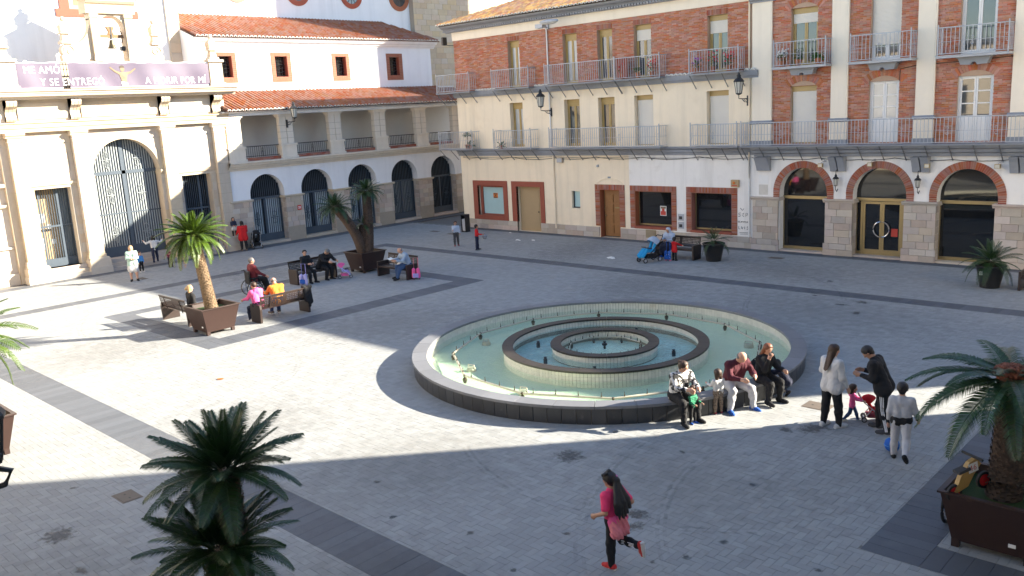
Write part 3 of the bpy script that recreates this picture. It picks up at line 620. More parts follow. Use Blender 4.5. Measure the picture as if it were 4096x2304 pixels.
# brick surrounds of bricks
def brick_surround(b, u0, u1, z0, z1, i0, i1, j0, j1, bottom):
    flat_bricks(b, FA, u0, u1, j1, z1, int((u1 - u0) / .075), .03, 'brick_dark', name='surround_brick')
    nn = int((j1 - z0) / .075); flat_bricks(b, FA, u0, i0, z0, j1, nn, .03, 'brick_dark', True, 'surround_brick'); flat_bricks(b, FA, i1, u1, z0, j1, nn, .03, 'brick_dark', True, 'surround_brick')
    q = MB().box(u0, i0, -.05, .012, z0, z1, FA).box(i1, u1, -.05, .012, z0, z1, FA).box(i0, i1, -.05, .012, j1, z1, FA); obj('surround', q, 'brick_mortar', b)
    q = MB()   # the reveal's own frame
    q.box(i0, i0 + .03, -.33, .0, max(j0, .0), j1, FA).box(i1 - .03, i1, -.33, .0, max(j0, 0), j1, FA).box(i0 + .03, i1 - .03, -.33, .0, j1 - .03, j1, FA); obj('reveal', q, 'brick_dark', b)
    if bottom: obj('window_sill', MB().box(i0 - .02, i1 + .02, -.33, .06, z0, j0, FA), 'red_render', b)
brick_surround(house, -26.17, -24.4, .56, 2.58, -25.9, -24.7, 0, 2.33, False)
brick_surround(house, -24.09, -21.54, .56, 2.57, -23.83, -21.79, .68, 2.32, True)
brick_surround(house, -21.03, -18.5, .54, 2.57, -20.78, -18.76, .64, 2.33, True)
dr = obj('door', MB().box(-25.8, -24.72, -.32, -.25, .05, 2.28, FA), 'wood_door', house)
for i in range(2):
    for j in range(4): a = -25.62 + i * .46; obj('door_panel', MB().box(a, a + .36, -.25, -.215, .2 + j * .5, .2 + j * .5 + .4, FA).box(a + .06, a + .3, -.215, -.2, .26 + j * .5, .54 + j * .5, FA), 'wood_door', dr)
obj('handle', MB().sphere(FA.p(-25.70, -.2, 1.05), .035), 'brass', dr); obj('letter_slot', MB().box(-25.14, -24.84, -.199, -.19, 1.42, 1.48, FA), 'brass', dr)
obj('door_arch', MB().tube([FA.p(-25.28 + .82 * math.cos(t), .01, 2.45 + .42 * math.sin(t)) for t in np.linspace(.15, math.pi - .15, 14)], .02, 5), 'cream_plaster', house)
obj('number_plate', MB().box(-25.37, -25.2, 0, .015, 2.86, 2.96, FA), 'grey_paint', house)
for (a, b_, z0, z1) in ((-23.8, -21.82, .7, 2.3), (-20.74, -18.8, .66, 2.3)):
    w = obj('window', MB().box(a, b_, -.32, -.28, z0, z0 + .07, FA).box(a, a + .05, -.32, -.28, z0, z1, FA).box(b_ - .05, b_, -.32, -.28, z0, z1, FA), 'brass', house)
    obj('pane', MB().quad(FA.p(a, -.3, z0), FA.p(b_, -.3, z0), FA.p(b_, -.3, z1), FA.p(a, -.3, z1)), 'glass_dark', w)
po = obj('poster', MB().box(-22.62, -22.28, -.29, -.286, 1.17, 1.62, FA), 'paper', house); obj('poster_print', MB().box(-22.59, -22.31, -.285, -.283, 1.2, 1.38, FA).box(-22.52, -22.38, -.285, -.283, 1.38, 1.5, FA), 'print_red', po); obj('poster_print', MB().box(-22.59, -22.31, -.285, -.283, 1.5, 1.59, FA), 'print_gold', po)
lb = obj('letterbox_panel', MB().box(-21.5, -21.1, 0, .02, .58, 1.4, FA), 'white_paint', house)
for z in (1.04, .68): obj('letterbox', MB().box(-21.44, -21.16, .02, .06, z, z + .3, FA), 'iron_grey', lb); obj('letterbox_window', MB().box(-21.38, -21.22, .06, .066, z + .06, z + .2, FA), 'print_dark', lb)
al = obj('alarm_box', MB().box(-18.75, -18.4, 0, .12, 2.62, 2.92, FA), 'ply', house); obj('alarm_light', MB().sphere(FA.p(-18.6, .13, 2.8), .06, 8, 5), 'print_orange', al); obj('alarm_text', MB().box(-18.7, -18.45, .12, .124, 2.66, 2.7, FA), 'print_red', al)
# plinth stones
C, S = rows_of_blocks(FA, AL, AM - .02, 0, .5, 2, .62, .06, .012, .05, [(q[0] - (.0 if q[0] < -28 else .05), q[1] + (0 if q[0] < -28 else .05), q[2], q[3] + .3) for q in gr_h if q[2] == 0], 9, .35, .012); lay_pieces('plinth_stone', 'plinth_stones', 'stone', C, S, house)
obj('plinth', MB().box(AL, -31.42, -.05, .03, 0, .495, FA).box(-29.74, -25.95, -.05, .03, 0, .495, FA).box(-24.65, AM - .02, -.05, .03, 0, .495, FA), 'joint', house)
v = obj('vent_grille', MB().box(-23.2, -22.64, .05, .07, .16, .52, FA), 'brass', house)
for i in range(8): obj('slat', MB().box(-23.17, -22.67, .07, .09, .19 + i * .041, .19 + i * .041 + .018, FA), 'joint', v)
# drain pipes, cables
for u, z0, z1, m_ in ((-28.72, .3, 3.95, 'cream_plaster'), (-28.8, 4.4, 10.1, 'white_paint'), (-17.93, 3.0, 10.1, 'cream_plaster'), (-17.93, .5, 3.9, 'white_paint')):
    obj('drain_pipe', MB().tube([FA.p(u, .06, z0), FA.p(u, .06, z1)], .035, 8), m_, house)
def cable(b, pts, r=.012, sag=.0, n=8):
    q = MB(); P = []
    for (a, c) in zip(pts[:-1], pts[1:]):
        for i in range(n): t = i / n; s = sag * ((a[0] - c[0]) ** 2 + (a[1] - c[1]) ** 2) ** .5; P.append((a[0] + (c[0] - a[0]) * t, a[1] + (c[1] - a[1]) * t, a[2] + (c[2] - a[2]) * t - s * 4 * t * (1 - t)))
    P.append(pts[-1]); q.tube(P, r, 4); return obj('cable', q, 'cable', b)
cable(house, [FA.p(u, .06, z) for u, z in ((-35.3, 3.9), (-34.2, 3.87), (-31.6, 3.9), (-28.6, 3.86), (-26, 3.9), (-23.3, 3.88), (-20.3, 3.9), (-17.9, 3.86))], .011, .035)
cable(house, [FA.p(u, .05, z) for u, z in ((-35.3, 3.94), (-32.2, 3.9), (-28.8, 3.92), (-24.2, 3.9), (-19, 3.9))], .008, .012)
# graffiti by the corner
g = MB()
def strokes(lines, u, z, s):
    for ln in lines: g.tube([FA.p(u + x * s, .004, z + y * s) for x, y in ln], .011, 4)
GL = {'S': [[(.8, 1), (.2, .9), (.25, .55), (.75, .45), (.7, .05), (.1, 0)]], 'E': [[(.8, 1), (.15, .7), (.75, .5), (.15, .3), (.8, 0)]], 'P': [[(.2, 0), (.2, 1), (.8, .9), (.75, .5), (.2, .45)]], 'C': [[(.8, .9), (.2, .7), (.2, .2), (.8, .1)]],
      'L': [[(.2, 1), (.2, 0), (.8, .05)]], 'A': [[(.1, 0), (.5, 1), (.9, 0)], [(.2, .4), (.8, .4)]], 'V': [[(.1, 1), (.5, 0), (.9, 1)]], 'U': [[(.2, 1), (.2, .2), (.6, 0), (.8, .9)]], 'I': [[(.4, 1), (.4, 0)]]}
for word, u, z, s in (('SEP', -18.47, 1.36, .15), ('CLAVELL', -18.48, 1.10, .066), ('LUIS', -18.46, .82, .115)):
    for i, ch in enumerate(word): strokes(GL[ch], u + i * s * 1.12, z, s)
g.tube([FA.p(-18.4, .004, .66), FA.p(-17.9, .004, .68), FA.p(-17.98, .004, .62), FA.p(-18.36, .004, .60)], .009, 4); g.tube([FA.p(-18.36, .004, 1.72), FA.p(-18.26, .004, 1.62), FA.p(-18.2, .004, 1.7)], .011, 4)
obj('graffiti', g, 'print_dark', house)
eb = obj('junction_box', MB().box(-28.45, -28.1, .01, .12, 3.62, 3.86, FA), 'stone', house); obj('box_lid', MB().box(-28.42, -28.13, .12, .13, 3.65, 3.83, FA), 'iron_grey', eb)
obj('wall_lamp', MB().box(-25.98, -25.9, .0, .08, 3.42, 3.52, FA), 'iron_grey', house)
mat('joint_light', (0.60, 0.56, 0.50), 0.9, 0.12, 6, 0.1, 2)
# ------------------------------------------------------------------ the arcaded brick house (right half)
arc = thing('arcade_house', 'brick house with cream pilasters above three glazed arches on stone piers', 'building', (0, 0, 0))
AR = 7.4; pil = [(-17.78, -16.93), (-14.48, -13.83), (-11.35, -10.71), (-8.26, -7.4)]
ac = [-15.58, -12.55, -9.48]; rin = 1.0; zsp = 2.45
holes = [(c - rin, c + rin, 0, zsp + rin, 'arch') for c in ac]
m = MB(); wall(m, FA, AM, AR, 0, 4.0, holes, .4)
for c in ac: arch_fill(m, FA, c, rin, zsp, zsp + rin, .42, zbot=0)
obj('wall', m, 'white_plaster', arc)
pz = [(-16.16, -15.08), (-13.05, -11.96), (-9.98, -8.83)]
mid2 = [(a, c, 4.42, 6.66) for a, c in pz]; up2 = [(pz[0][0], pz[0][1], 7.44, 9.62), (pz[1][0], pz[1][1], 7.42, 9.95), (pz[2][0], pz[2][1], 7.40, 9.95)]
m = MB(); wall(m, FA, AM, AR, 4.3, 10.9, mid2 + up2, .28, -.012); obj('wall', m, 'brick_mortar', arc)
m = MB().quad((AR, YA, 0), (AR, YA + 9.5, 0), (AR, YA + 9.5, 10.9), (AR, YA, 10.9)).quad((AM, YA + 9.5, 0), (AR, YA + 9.5, 0), (AR, YA + 9.5, 10.9), (AM, YA + 9.5, 10.9)); obj('side_wall', m, 'white_plaster', arc)
obj('roof', MB().quad(FA.p(AM, .5, 10.9), FA.p(AR + .3, .5, 10.9), FA.p(AR - 3, -4.9, 12.6), FA.p(AM, -4.9, 12.6)).quad(FA.p(AM, -10, 10.9), FA.p(AR + .3, -10, 10.9), FA.p(AR - 3, -4.9, 12.6), FA.p(AM, -4.9, 12.6)).poly([FA.p(AR + .3, .5, 10.9), FA.p(AR + .3, -10, 10.9), FA.p(AR - 3, -4.9, 12.6)]), 'tile', arc)
obj('cornice', MB().prof([(-.1, 10.5), (.12, 10.5), (.3, 10.7), (.5, 10.8), (.5, 10.9), (-.1, 10.9)], AM + .03, AR + .3, FA), 'grey_paint', arc)
C = []; S = []
for i in range(3):
    a, b_ = pil[i][1], pil[i + 1][0]
    for (z0, z1, hh) in ((4.36, 7.3, mid2[i]), (7.3, 10.5, up2[i])):
        c_, s_ = rows_of_blocks(FA, a, b_, z0, z1, int((z1 - z0) / .062), .255, .02, .011, .006, [(hh[0], hh[1], hh[2], hh[3] + .18)], 20 + i, .02, .003); C += c_; S += s_
lay_pieces('brick', 'bricks', 'brick', C, S, arc)
for (a, c, z0, z1) in mid2 + up2[:1]:
    r_ = (c - a) / 2 / math.sin(R(38)); uc = (a + c) / 2; zc = z1 + .18 - r_ ; arch_bricks(arc, FA, uc, zc, r_, r_ + .27, R(90 - 46), R(90 + 46), 17, .012, .03, 'brick')
    q = MB(); n = 12
    for i in range(n):
        t0, t1 = R(52 + 76 * i / n), R(52 + 76 * (i + 1) / n); q.quad(FA.p(uc + r_ * math.cos(t0), -.005, zc + r_ * math.sin(t0)), FA.p(uc + r_ * math.cos(t1), -.005, zc + r_ * math.sin(t1)), FA.p(uc + r_ * math.cos(t1), -.005, z1 + .2), FA.p(uc + r_ * math.cos(t0), -.005, z1 + .2))
        q.quad(FA.p(uc + r_ * math.cos(t0), -.04, zc + r_ * math.sin(t0)), FA.p(uc + r_ * math.cos(t1), -.04, zc + r_ * math.sin(t1)), FA.p(uc + r_ * math.cos(t1), -.04, z1 - .01), FA.p(uc + r_ * math.cos(t0), -.04, z1 - .01))
    obj('window_head', q, 'brick_dark', arc)
for i, (a, b_) in enumerate(pil):
    obj('pilaster', MB().box(a, b_, -.05, .09, 5.34, 10.14 if i == 0 else 10.5, FA).box(a + .05, b_ - .05, .08, .10, 5.5, 9.9, FA), 'pale_plaster', arc)
    obj('pilaster_base', MB().box(a - .02, b_ + .02, -.05, .14, 4.55, 5.22, FA), 'pale_plaster', arc)
    obj('pilaster_moulding', MB().prof([(-.05, 5.22), (.15, 5.22), (.2, 5.27), (.2, 5.32), (.15, 5.36), (-.05, 5.36)], a - .06, b_ + .06, FA).box(a - .05, b_ + .05, -.05, .18, 4.36, 4.55, FA), 'grey_paint', arc)
obj('pilaster_capital', MB().prof([(-.05, 10.0), (.13, 10.0), (.13, 10.06), (.2, 10.1), (.28, 10.3), (.28, 10.42), (-.05, 10.42)], pil[0][0] - .1, pil[0][1] + .1, FA), 'grey_paint', arc)
obj('band', MB().prof([(-.05, 3.9), (.12, 3.9), (.15, 4.02), (.3, 4.06), (.34, 4.16), (.5, 4.22), (.54, 4.3), (-.05, 4.305)], AM + .13, AR, FA), 'grey_paint', arc)
bl = balcony(arc, FA, -18.0, -5.2, 4.36, .62, thick=.05, step=.13, scrolls=[-18 + .2 + i * 1.55 for i in range(8)])
for a, b_ in ((-16.6, -14.5), (-13.55, -11.4), (-10.5, -8.3)):
    z = {-16.6: 7.42, -13.55: 7.40, -10.5: 7.38}[a]; bb = balcony(arc, FA, a, b_, z, .6, struts=False, thick=.09, m='iron_grey', scrolls=[a + .03, (a + b_) / 2, b_ - .03], step=.14)
    c = (a + b_) / 2; pts = [(c - .62, z - .09), (c - .5, z - .14), (c - .42, z - .34), (c - .12, z - .36)] + [(c + .1 * math.cos(t), z - .36 + .1 * math.sin(t)) for t in np.linspace(math.pi, 0, 7)] + [(c + .12, z - .36), (c + .42, z - .34), (c + .5, z - .14), (c + .62, z - .09)]
    q = MB(); k = len(pts); v = [FA.p(u, .35, zz) for u, zz in pts] + [FA.p(u, .02, zz) for u, zz in pts]; q.add(v, [tuple(range(k))] + [(i, i + 1, k + i + 1, k + i) for i in range(k - 1)]); obj('corbel', q, 'grey_paint', bb)
french(arc, FA, *up2[0], shut=.18, rec=.2); french(arc, FA, *up2[1], fm='white_paint', shut=.78, rec=.2, box=.1); french(arc, FA, *up2[2], fm='white_paint', box=.05, rec=.2)
french(arc, FA, *mid2[0], shut=.985, rec=.2); french(arc, FA, *mid2[1], fm='white_paint', box=0, panes=3, kick=.75, rec=.14, curtain=True); french(arc, FA, *mid2[2], fm='white_paint', box=0, panes=3, kick=.75, rec=.14, curtain=False)
obj('notice_sheet', MB().box(-17.52, -17.08, .0, .006, 2.78, 3.12, FA), 'white_paint', arc); obj('plaster_patch', MB().box(-17.5, -17.1, .0, .005, 2.32, 2.74, FA), 'joint_light', arc)
# grey corbels under the long balcony
for u in (-17.25, -14.13, -11.05, -7.85):
    for s in ((-.2, .02) if u > -17 else (-.18,)):
        a = u + s * 1.45 if u > -17 else u - .3; w_ = .27 if u > -17 else .58
        obj('corbel', MB().prof([(0.002, 3.31), (.13, 3.33), (.19, 3.5), (.30, 3.72), (.42, 3.89), (.0, 3.895)], a, a + w_, FA), 'grey_paint', arc)
# brick arch rings with stilted feet, stone piers, capitals
for c in ac:
    arch_bricks(arc, FA, c, zsp, rin, rin + .27, 0, math.pi, 44, .03, .10)
    obj('arch_mortar', MB().add([FA.p(c + r_ * math.cos(t), .018, zsp + r_ * math.sin(t)) for t in np.linspace(0, math.pi, 25) for r_ in (rin - .002, rin + .268)], [(2 * i, 2 * i + 1, 2 * i + 3, 2 * i + 2) for i in range(24)]), 'brick_mortar', arc)
    for s in (-1, 1): a, b_ = sorted((c + s * rin, c + s * (rin + .27))); flat_bricks(arc, FA, a, b_, 2.15, zsp, 4, .03, 'brick_dark', True, 'arch_brick')
for a, b_ in ((-17.75, -16.62), (-14.62, -13.54), (-11.6, -10.48), (-8.54, -7.2)):
    pr = obj('pier', MB().box(a, b_, -.44, .05, 0, 2.12, FA), 'joint', arc)
    C, S = rows_of_blocks(FA, a, b_, .48, 2.1, 6, .55, .06, .012, .075, (), int(abs(a * 10)), .2, .01); c2, s2 = rows_of_blocks(FA, a - .05, b_ + .05, 0, .48, 2, .62, .06, .012, .11, (), int(abs(a * 11)), .15, .01)
    lay_pieces('stone_block', 'stone_blocks', 'stone', C + c2, S + s2, pr)
    # the side faces in the reveals
    for (u, sg) in ((b_, 1),):
        for j in range(8):
            for k in range(2): piece('stone_block', 'stone', FA.p(u - .02, -.33 + k * .22 + .0, .14 + j * .26), (.06, .205, .248), pr)
    obj('capital', MB().prof([(-.46, 2.1), (.09, 2.1), (.1, 2.14), (.15, 2.18), (.16, 2.24), (-.46, 2.242)], a - .08, b_ + .08, FA), 'stone', arc)
# glazing
for i, c in enumerate(ac):
    d = -.38; g_ = MB().box(c - 1, c + 1, d - .05, d + .05, 2.16, 2.28, FA).box(c - 1, c + 1, d - .05, d + .04, .06, .2, FA).box(c - 1, c - .96, d - .05, d + .03, .06, 2.28, FA).box(c + .96, c + 1, d - .05, d + .03, .06, 2.28, FA)
    w = obj('shop_window' if i != 1 else 'glazed_door', g_, 'brass', arc)
    m = MB(); n = 20; m.poly([FA.p(c + 1.02 * math.cos(t), d, zsp + 1.02 * math.sin(t)) for t in np.linspace(0, math.pi, n)] + [FA.p(c - 1.02, d, 2.25), FA.p(c + 1.02, d, 2.25)]); obj('pane', m, 'glass_dark', w)
    if i != 1: obj('pane', MB().quad(FA.p(c - 1, d, .15), FA.p(c + 1, d, .15), FA.p(c + 1, d, 2.2), FA.p(c - 1, d, 2.2)), 'glass_dark', w)
    else:
        obj('pane', MB().quad(FA.p(c - 1, d - .02, .15), FA.p(c - .72, d - .02, .15), FA.p(c - .72, d - .02, 2.2), FA.p(c - 1, d - .02, 2.2)), 'glass_dark', w); obj('pane', MB().quad(FA.p(c + .74, d - .02, .15), FA.p(c + 1, d - .02, .15), FA.p(c + 1, d - .02, 2.2), FA.p(c + .74, d - .02, 2.2)), 'glass_dark', w)
        obj('door_frame', MB().box(c - .8, c - .72, d - .05, d + .07, .06, 2.2, FA).box(c + .74, c + .82, d - .05, d + .07, .06, 2.2, FA), 'brass', w)
        for (a, b_) in ((c - .72, c + .01), (c + .01, c + .74)):
            lf = obj('door_leaf', MB().box(a + .005, a + .085, d, d + .05, .07, 2.14, FA).box(b_ - .085, b_ - .005, d, d + .05, .07, 2.14, FA).box(a + .085, b_ - .085, d, d + .048, 2.05, 2.14, FA).box(a + .085, b_ - .085, d, d + .048, .07, .28, FA), 'brass', w)
            obj('pane', MB().quad(FA.p(a + .08, d + .02, .2), FA.p(b_ - .08, d + .02, .2), FA.p(b_ - .08, d + .02, 2.1), FA.p(a + .08, d + .02, 2.1)), 'glass_dark', w)
        for s in (-1, 1): obj('handle', MB().tube([FA.p(c + .01 + s * .3 * math.sin(t), d + .11, 1.08 - .3 * math.cos(t)) for t in np.linspace(.08, math.pi - .08, 14)], .025, 7), 'chrome', w)
        obj('notice', MB().box(c + .36, c + .6, d + .022, d + .026, .82, 1.12, FA), 'print_red', w)
    obj('threshold', MB().box(c - 1.1, c + 1.1, -.46, .02, 0, .07, FA), 'stone', arc)
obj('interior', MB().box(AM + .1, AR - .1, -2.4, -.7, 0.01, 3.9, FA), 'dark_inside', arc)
cable(arc, [FA.p(u, .08, z) for u, z in ((-17.8, 3.86), (-16.4, 3.8), (-14.9, 3.84), (-13.3, 3.78), (-12, 3.84), (-10, 3.78), (-8, 3.8), (-6.5, 3.8))], .012, .03)
cable(arc, [FA.p(u, .02, z) for u, z in ((-11.95, 6.62), (-11.93, 7.05), (-11.3, 7.15), (-7, 7.3))], .012, .01)
def flood(u, z, i):
    t = thing('floodlight', ['small box floodlight above the first pier right of the left arch', 'small floodlight over the crown of the glazed door arch', 'small floodlight between the glazed door and right arch', 'small box floodlight right of the rightmost arch'][i], 'floodlight', FA.p(u, 0, z))
    obj('bracket', MB().tube([(.1, -.0, .14), (.06, -.12, .12), (0, -.2, .06)], .014, 5).box(.06, .14, -.03, .0, .1, .18), 'iron_grey', t); obj('housing', MB().box(-.09, .09, -.26, -.14, -.09, .06), 'brass', t); obj('lens', MB().box(-.07, .07, -.265, -.26, -.07, .04), 'lamp_glass', t)
for i, (u, z) in enumerate(((-14.78, 3.58), (-12.85, 3.62), (-10.8, 3.58), (-8.5, 3.58))): flood(u, z, i)
# ------------------------------------------------------------------ lanterns
def lantern(t, s=1.0, loc=(0, 0, 0)):
    """tapered lantern with a domed cap, hung at loc (bottom centre); parts go under t"""
    x, y, z = loc; k = .7071
    def hexa(prof): return MB().lathe((x, y), [(r * s, z + h * s) for r, h in prof], 8)
    obj('lamp_shade', hexa([(.10, .02), (.165, .42)]), 'lamp_glass', t)
    obj('cap', hexa([(.20, .42), (.20, .45), (.15, .52), (.08, .57), (.07, .62), (.09, .64), (.05, .68), (.045, .72), (.02, .75), (.001, .76)]), 'iron_black', t)
    m = MB()
    for i in range(8): a = 2 * math.pi * i / 8; m.tube([(x + .102 * s * math.cos(a), y + .102 * s * math.sin(a), z), (x + .168 * s * math.cos(a), y + .168 * s * math.sin(a), z + .43 * s)], .011 * s, 4)
    m.lathe((x, y), [(.001, z - .06 * s), (.05 * s, z - .03 * s), (.11 * s, z - .0 * s), (.11 * s, z + .03 * s), (.001, z + .03 * s)], 8); obj('cage', m, 'iron_black', t)
def wall_lantern(label, F, u, z, arm=.75, side=0.0, s=1.0, group=None):
    t = thing('wall_lantern', label, 'street lamp', F.p(u, 0, z)); o = Vector(F.p(0, 0, 0)); P = lambda uu, dd, zz: tuple(Vector(F.p(uu, dd, zz)) - o)
    m = MB().box(-.05, .05, .0, .05, -.2, .25, Fr(F.k, 0)) if False else MB()
    v = [P(-.05, .002, -.22), P(.05, .002, -.22), P(.05, .04, -.22), P(-.05, .04, -.22), P(-.05, .002, .2), P(.05, .002, .2), P(.05, .04, .2), P(-.05, .04, .2)]; m.add(v, [(0, 1, 2, 3), (4, 5, 6, 7), (0, 1, 5, 4), (1, 2, 6, 5), (2, 3, 7, 6), (3, 0, 4, 7)]); obj('wall_plate', m, 'iron_black', t)
    a = MB().tube([P(0, .03, .08), P(0, arm * .6, .08), P(0, arm, .1), P(0, arm, .22)], .02, 6); a.tube([P(0, .03 + arm * .75 * x, .06 - .22 * (1 - x) ** 1.5 + .03 * math.sin(9 * x)) for x in np.linspace(0, 1, 9)], .014, 5)
    for k in (.2, .42): a.tube([P(0, arm * k + .05 * math.cos(q), -.0 + .05 * math.sin(q)) for q in np.linspace(0, 5.2, 9)], .011, 4)
    obj('arm', a, 'iron_black', t); l = P(0, arm, .28); lantern(t, s, l)
wall_lantern('black wall lantern over the cream storey beside the left drainpipe', FA, -28.75, 6.12, .78, s=1.12)
wall_lantern('black wall lantern at the joint between cream house and brick house', FA, -18.0, 6.2, .78, s=1.12)
def pier_lantern(u, z, label):
    t = thing('wall_lantern', label, 'street lamp', FA.p(u, 0, z)); lantern(t, .62, (0, -.22, -.28))
    obj('arm', MB().tube([(0, -.01, -.42), (0, -.1, -.52), (0, -.22, -.44), (0, -.22, -.32)], .016, 5).tube([(0, -.01, .26), (0, -.12, .34), (0, -.22, .28), (0, -.22, .18)], .014, 5), 'iron_black', t)
pier_lantern(-14.15, 3.06, 'small dark lantern on the wall between left arch and glazed door'); pier_lantern(-11.1, 3.06, 'small dark lantern on the wall between glazed door and right arch')
t = thing('street_light', 'grey twin street light fixed under the brick house eaves beside the drainpipe', 'street lamp', FA.p(-28.75, 0, 10.2))
obj('arm', MB().tube([(0, -.02, -.05), (.1, -.5, .0), (.35, -.9, .05)], .035, 6).box(-.1, .1, -.1, 0, -.12, .1), 'iron_grey', t)
obj('housing', MB().sphere((.95, -1.0, .12), .5, 12, 8, 0, (1.2, .34, .22)), 'iron_grey', t, True); obj('housing', MB().box(.1, .55, -1.05, -.75, -.12, .06), 'iron_grey', t); obj('lens', MB().sphere((.95, -1.0, .07), .45, 12, 6, 0, (1.15, .3, .2)), 'lamp_glass', t, True)
t = thing('street_light', 'grey street light at the top of the joint between both houses', 'street lamp', FA.p(-18.1, 0, 10.25)); obj('housing', MB().sphere((-.05, -.8, .1), .4, 12, 8, 0, (1.2, .4, .25)), 'iron_grey', t, True); obj('arm', MB().tube([(.1, 0, 0), (0, -.7, .08)], .035, 6), 'iron_grey', t); obj('lens', MB().sphere((-.05, -.8, .05), .35, 12, 6, 0, (1.15, .36, .22)), 'lamp_glass', t, True)
t = thing('floodlight', 'slim black floodlight on the cream house corner under the eaves', 'floodlight', FA.p(-35.55, 0, 9.95)); obj('housing', MB().box(-.62, -.5, -.3, .0, .0, .42), 'iron_black', t); obj('bracket', MB().tube([(.0, -.01, -.05), (-.3, -.05, -.03), (-.55, -.12, .04)], .018, 5), 'iron_black', t)
# balcony plants
pz = 7.43
pot_plant('red geranium at the left of the red balcony screen', FA.p(-24.05, .42, pz), flower='flower_red', seed=1); pot_plant('trailing green plant on the red screened balcony', FA.p(-23.15, .46, pz), seed=2, ph=.25); pot_plant('red geranium at the right end of the red screened balcony', FA.p(-22.45, .42, pz), flower='flower_red', seed=3, ph=.42, n=100)
pot_plant('purple petunias on the balcony beside the right drainpipe', FA.p(-20.2, .42, pz), flower='flower_purple', seed=4); pot_plant('tall pink geranium centred on the balcony beside the right drainpipe', FA.p(-19.4, .42, pz), flower='flower_red', seed=5, ph=.5, n=90); pot_plant('red geranium at the right of the balcony beside the right drainpipe', FA.p(-18.65, .42, pz), flower='flower_red', seed=6, n=100, ph=.42)
pot_plant('low agave like plant in the leftmost lower corner balcony', FA.p(-34.35, .4, 4.37), long=True, seed=7, n=40); pot_plant('tall dracaena in the leftmost lower corner balcony', FA.p(-34.65, .3, 4.37), ph=.0, n=0, seed=8)
pot_plant('small spiky plant on the lower balcony left of the first window', FA.p(-31.9, .45, 4.37), long=True, seed=9, n=26, r=.1, h=.14)
pot_plant('white flowers on the brick house upper left balcony', FA.p(-16.3, .42, 7.43), flower='flower_white', seed=10, n=110); pot_plant('dark green plant centred on the brick house upper left balcony', FA.p(-15.65, .42, 7.43), seed=11, ph=.45); pot_plant('big strap leaved plant right on the brick house upper left balcony', FA.p(-14.85, .4, 7.43), long=True, seed=12, n=60, spread=.3)
q = MB().tube([FA.p(-34.65, .3, 4.5), FA.p(-34.6, .3, 4.95), FA.p(-34.62, .3, 5.1)], .018, 5); dr_ = [o for o in COL.objects if o.get('label', '').startswith('tall dracaena')][0]
M_inv = Matrix.Translation(-dr_.location); q.xf(M_inv); obj('stem', q, 'trunk', dr_); q = MB(); rr = random.Random(4)
for i in range(34):
    a = rr.uniform(0, 6.28); e = rr.uniform(-.3, 1.2); dv = Vector((math.cos(a) * math.cos(e), math.sin(a) * math.cos(e), math.sin(e))); c = Vector((.03, 0, .72)); sd = dv.cross(Vector((0, 0, 1))).normalized() * .022; q.add([tuple(c - sd * .4), tuple(c + sd * .4), tuple(c + dv * .18 + sd), tuple(c + dv * .34 + Vector((0, 0, -.06))), tuple(c + dv * .18 - sd)], [(0, 1, 2, 3, 4)])
for c in [x for x in dr_.children if x.name.startswith('foliage')]: bpy.data.objects.remove(c)
obj('foliage', q, 'leaf', dr_)
mat('brick_plain', (0.30, 0.115, 0.07), 0.85, 0.12, 10, 0.05, 0.6, 0.15, 80, isl=0.06)
# ------------------------------------------------------------------ church: arcade wing
FB = Fr('B', XB)
wing = thing('church_wing', 'white church wing with five grilled arches, columned gallery and tiled roofs', 'building', (0, 0, 0))
acs = [24.35, 27.46, 30.59, 33.75, 36.9]; rb = 1.02; zb = 2.69; YE = 40.5
holes = [(c - rb, c + rb, 0, zb + rb, 'arch') for c in acs]
m = MB(); wall(m, FB, 22.1, YE, 0, 4.1, holes, .5)
for c in acs: arch_fill(m, FB, c, rb, zb, zb + rb, .5, zbot=0)
obj('wall', m, 'white_wall', wing)
edges = [22.2] + [x for c in acs for x in (c - rb, c + rb)] + [40.0]
for i in range(0, len(edges), 2):
    a, b_ = edges[i], edges[i + 1]
    pr = obj('pier', MB().box(a, b_, -.52, .05, 0, 2.4, FB), 'joint', wing)
    C, S = rows_of_blocks(FB, a, b_, .76, 2.36, 6, .5, .06, .012, .07, (), 40 + i, .3, .008); c2, s2 = rows_of_blocks(FB, a - .03, b_ + .05, 0, .76, 2, .8, .06, .014, .12, (), 60 + i, .2, .008)
    # side faces seen in the reveals
    for j in range(9):
        for k in range(2): C.append(FB.p(a - .0, -.36 + k * .26, .13 + j * .262)); S.append((.25, .05, .25))
    lay_pieces('stone_block', 'stone_blocks', 'stone', C, S, pr)
    obj('capital', MB().prof([(-.53, 2.36), (.1, 2.36), (.11, 2.4), (.16, 2.42), (.16, 2.48), (-.53, 2.482)], a - .09, b_ + .09, FB), 'church_stone', wing)
barm = {}
def vbar(h, w, m_):
    k = (round(h, 3), w, m_)
    if k not in barm: barm[k] = MB().box(-w, w, -w, w, 0, h).mesh('bar', m_)
    return barm[k]
def cross_ornament(g, F, u, d, z, s, m_):
    q = MB().tube([F.p(u - .16 * s, d, z), F.p(u + .16 * s, d, z)], .014 * s, 4).tube([F.p(u, d, z - .3 * s), F.p(u, d, z + .3 * s)], .014 * s, 4)
    for t in (-1, 1):
        for w in (-1, 1): q.tube([F.p(u + t * s * .085 * math.sin(a), d, z + w * s * (.04 + .115 * (1 - math.cos(a)))) for a in np.linspace(0, math.pi, 8)], .009 * s, 4)
    obj('cross_ornament', q, m_, g)
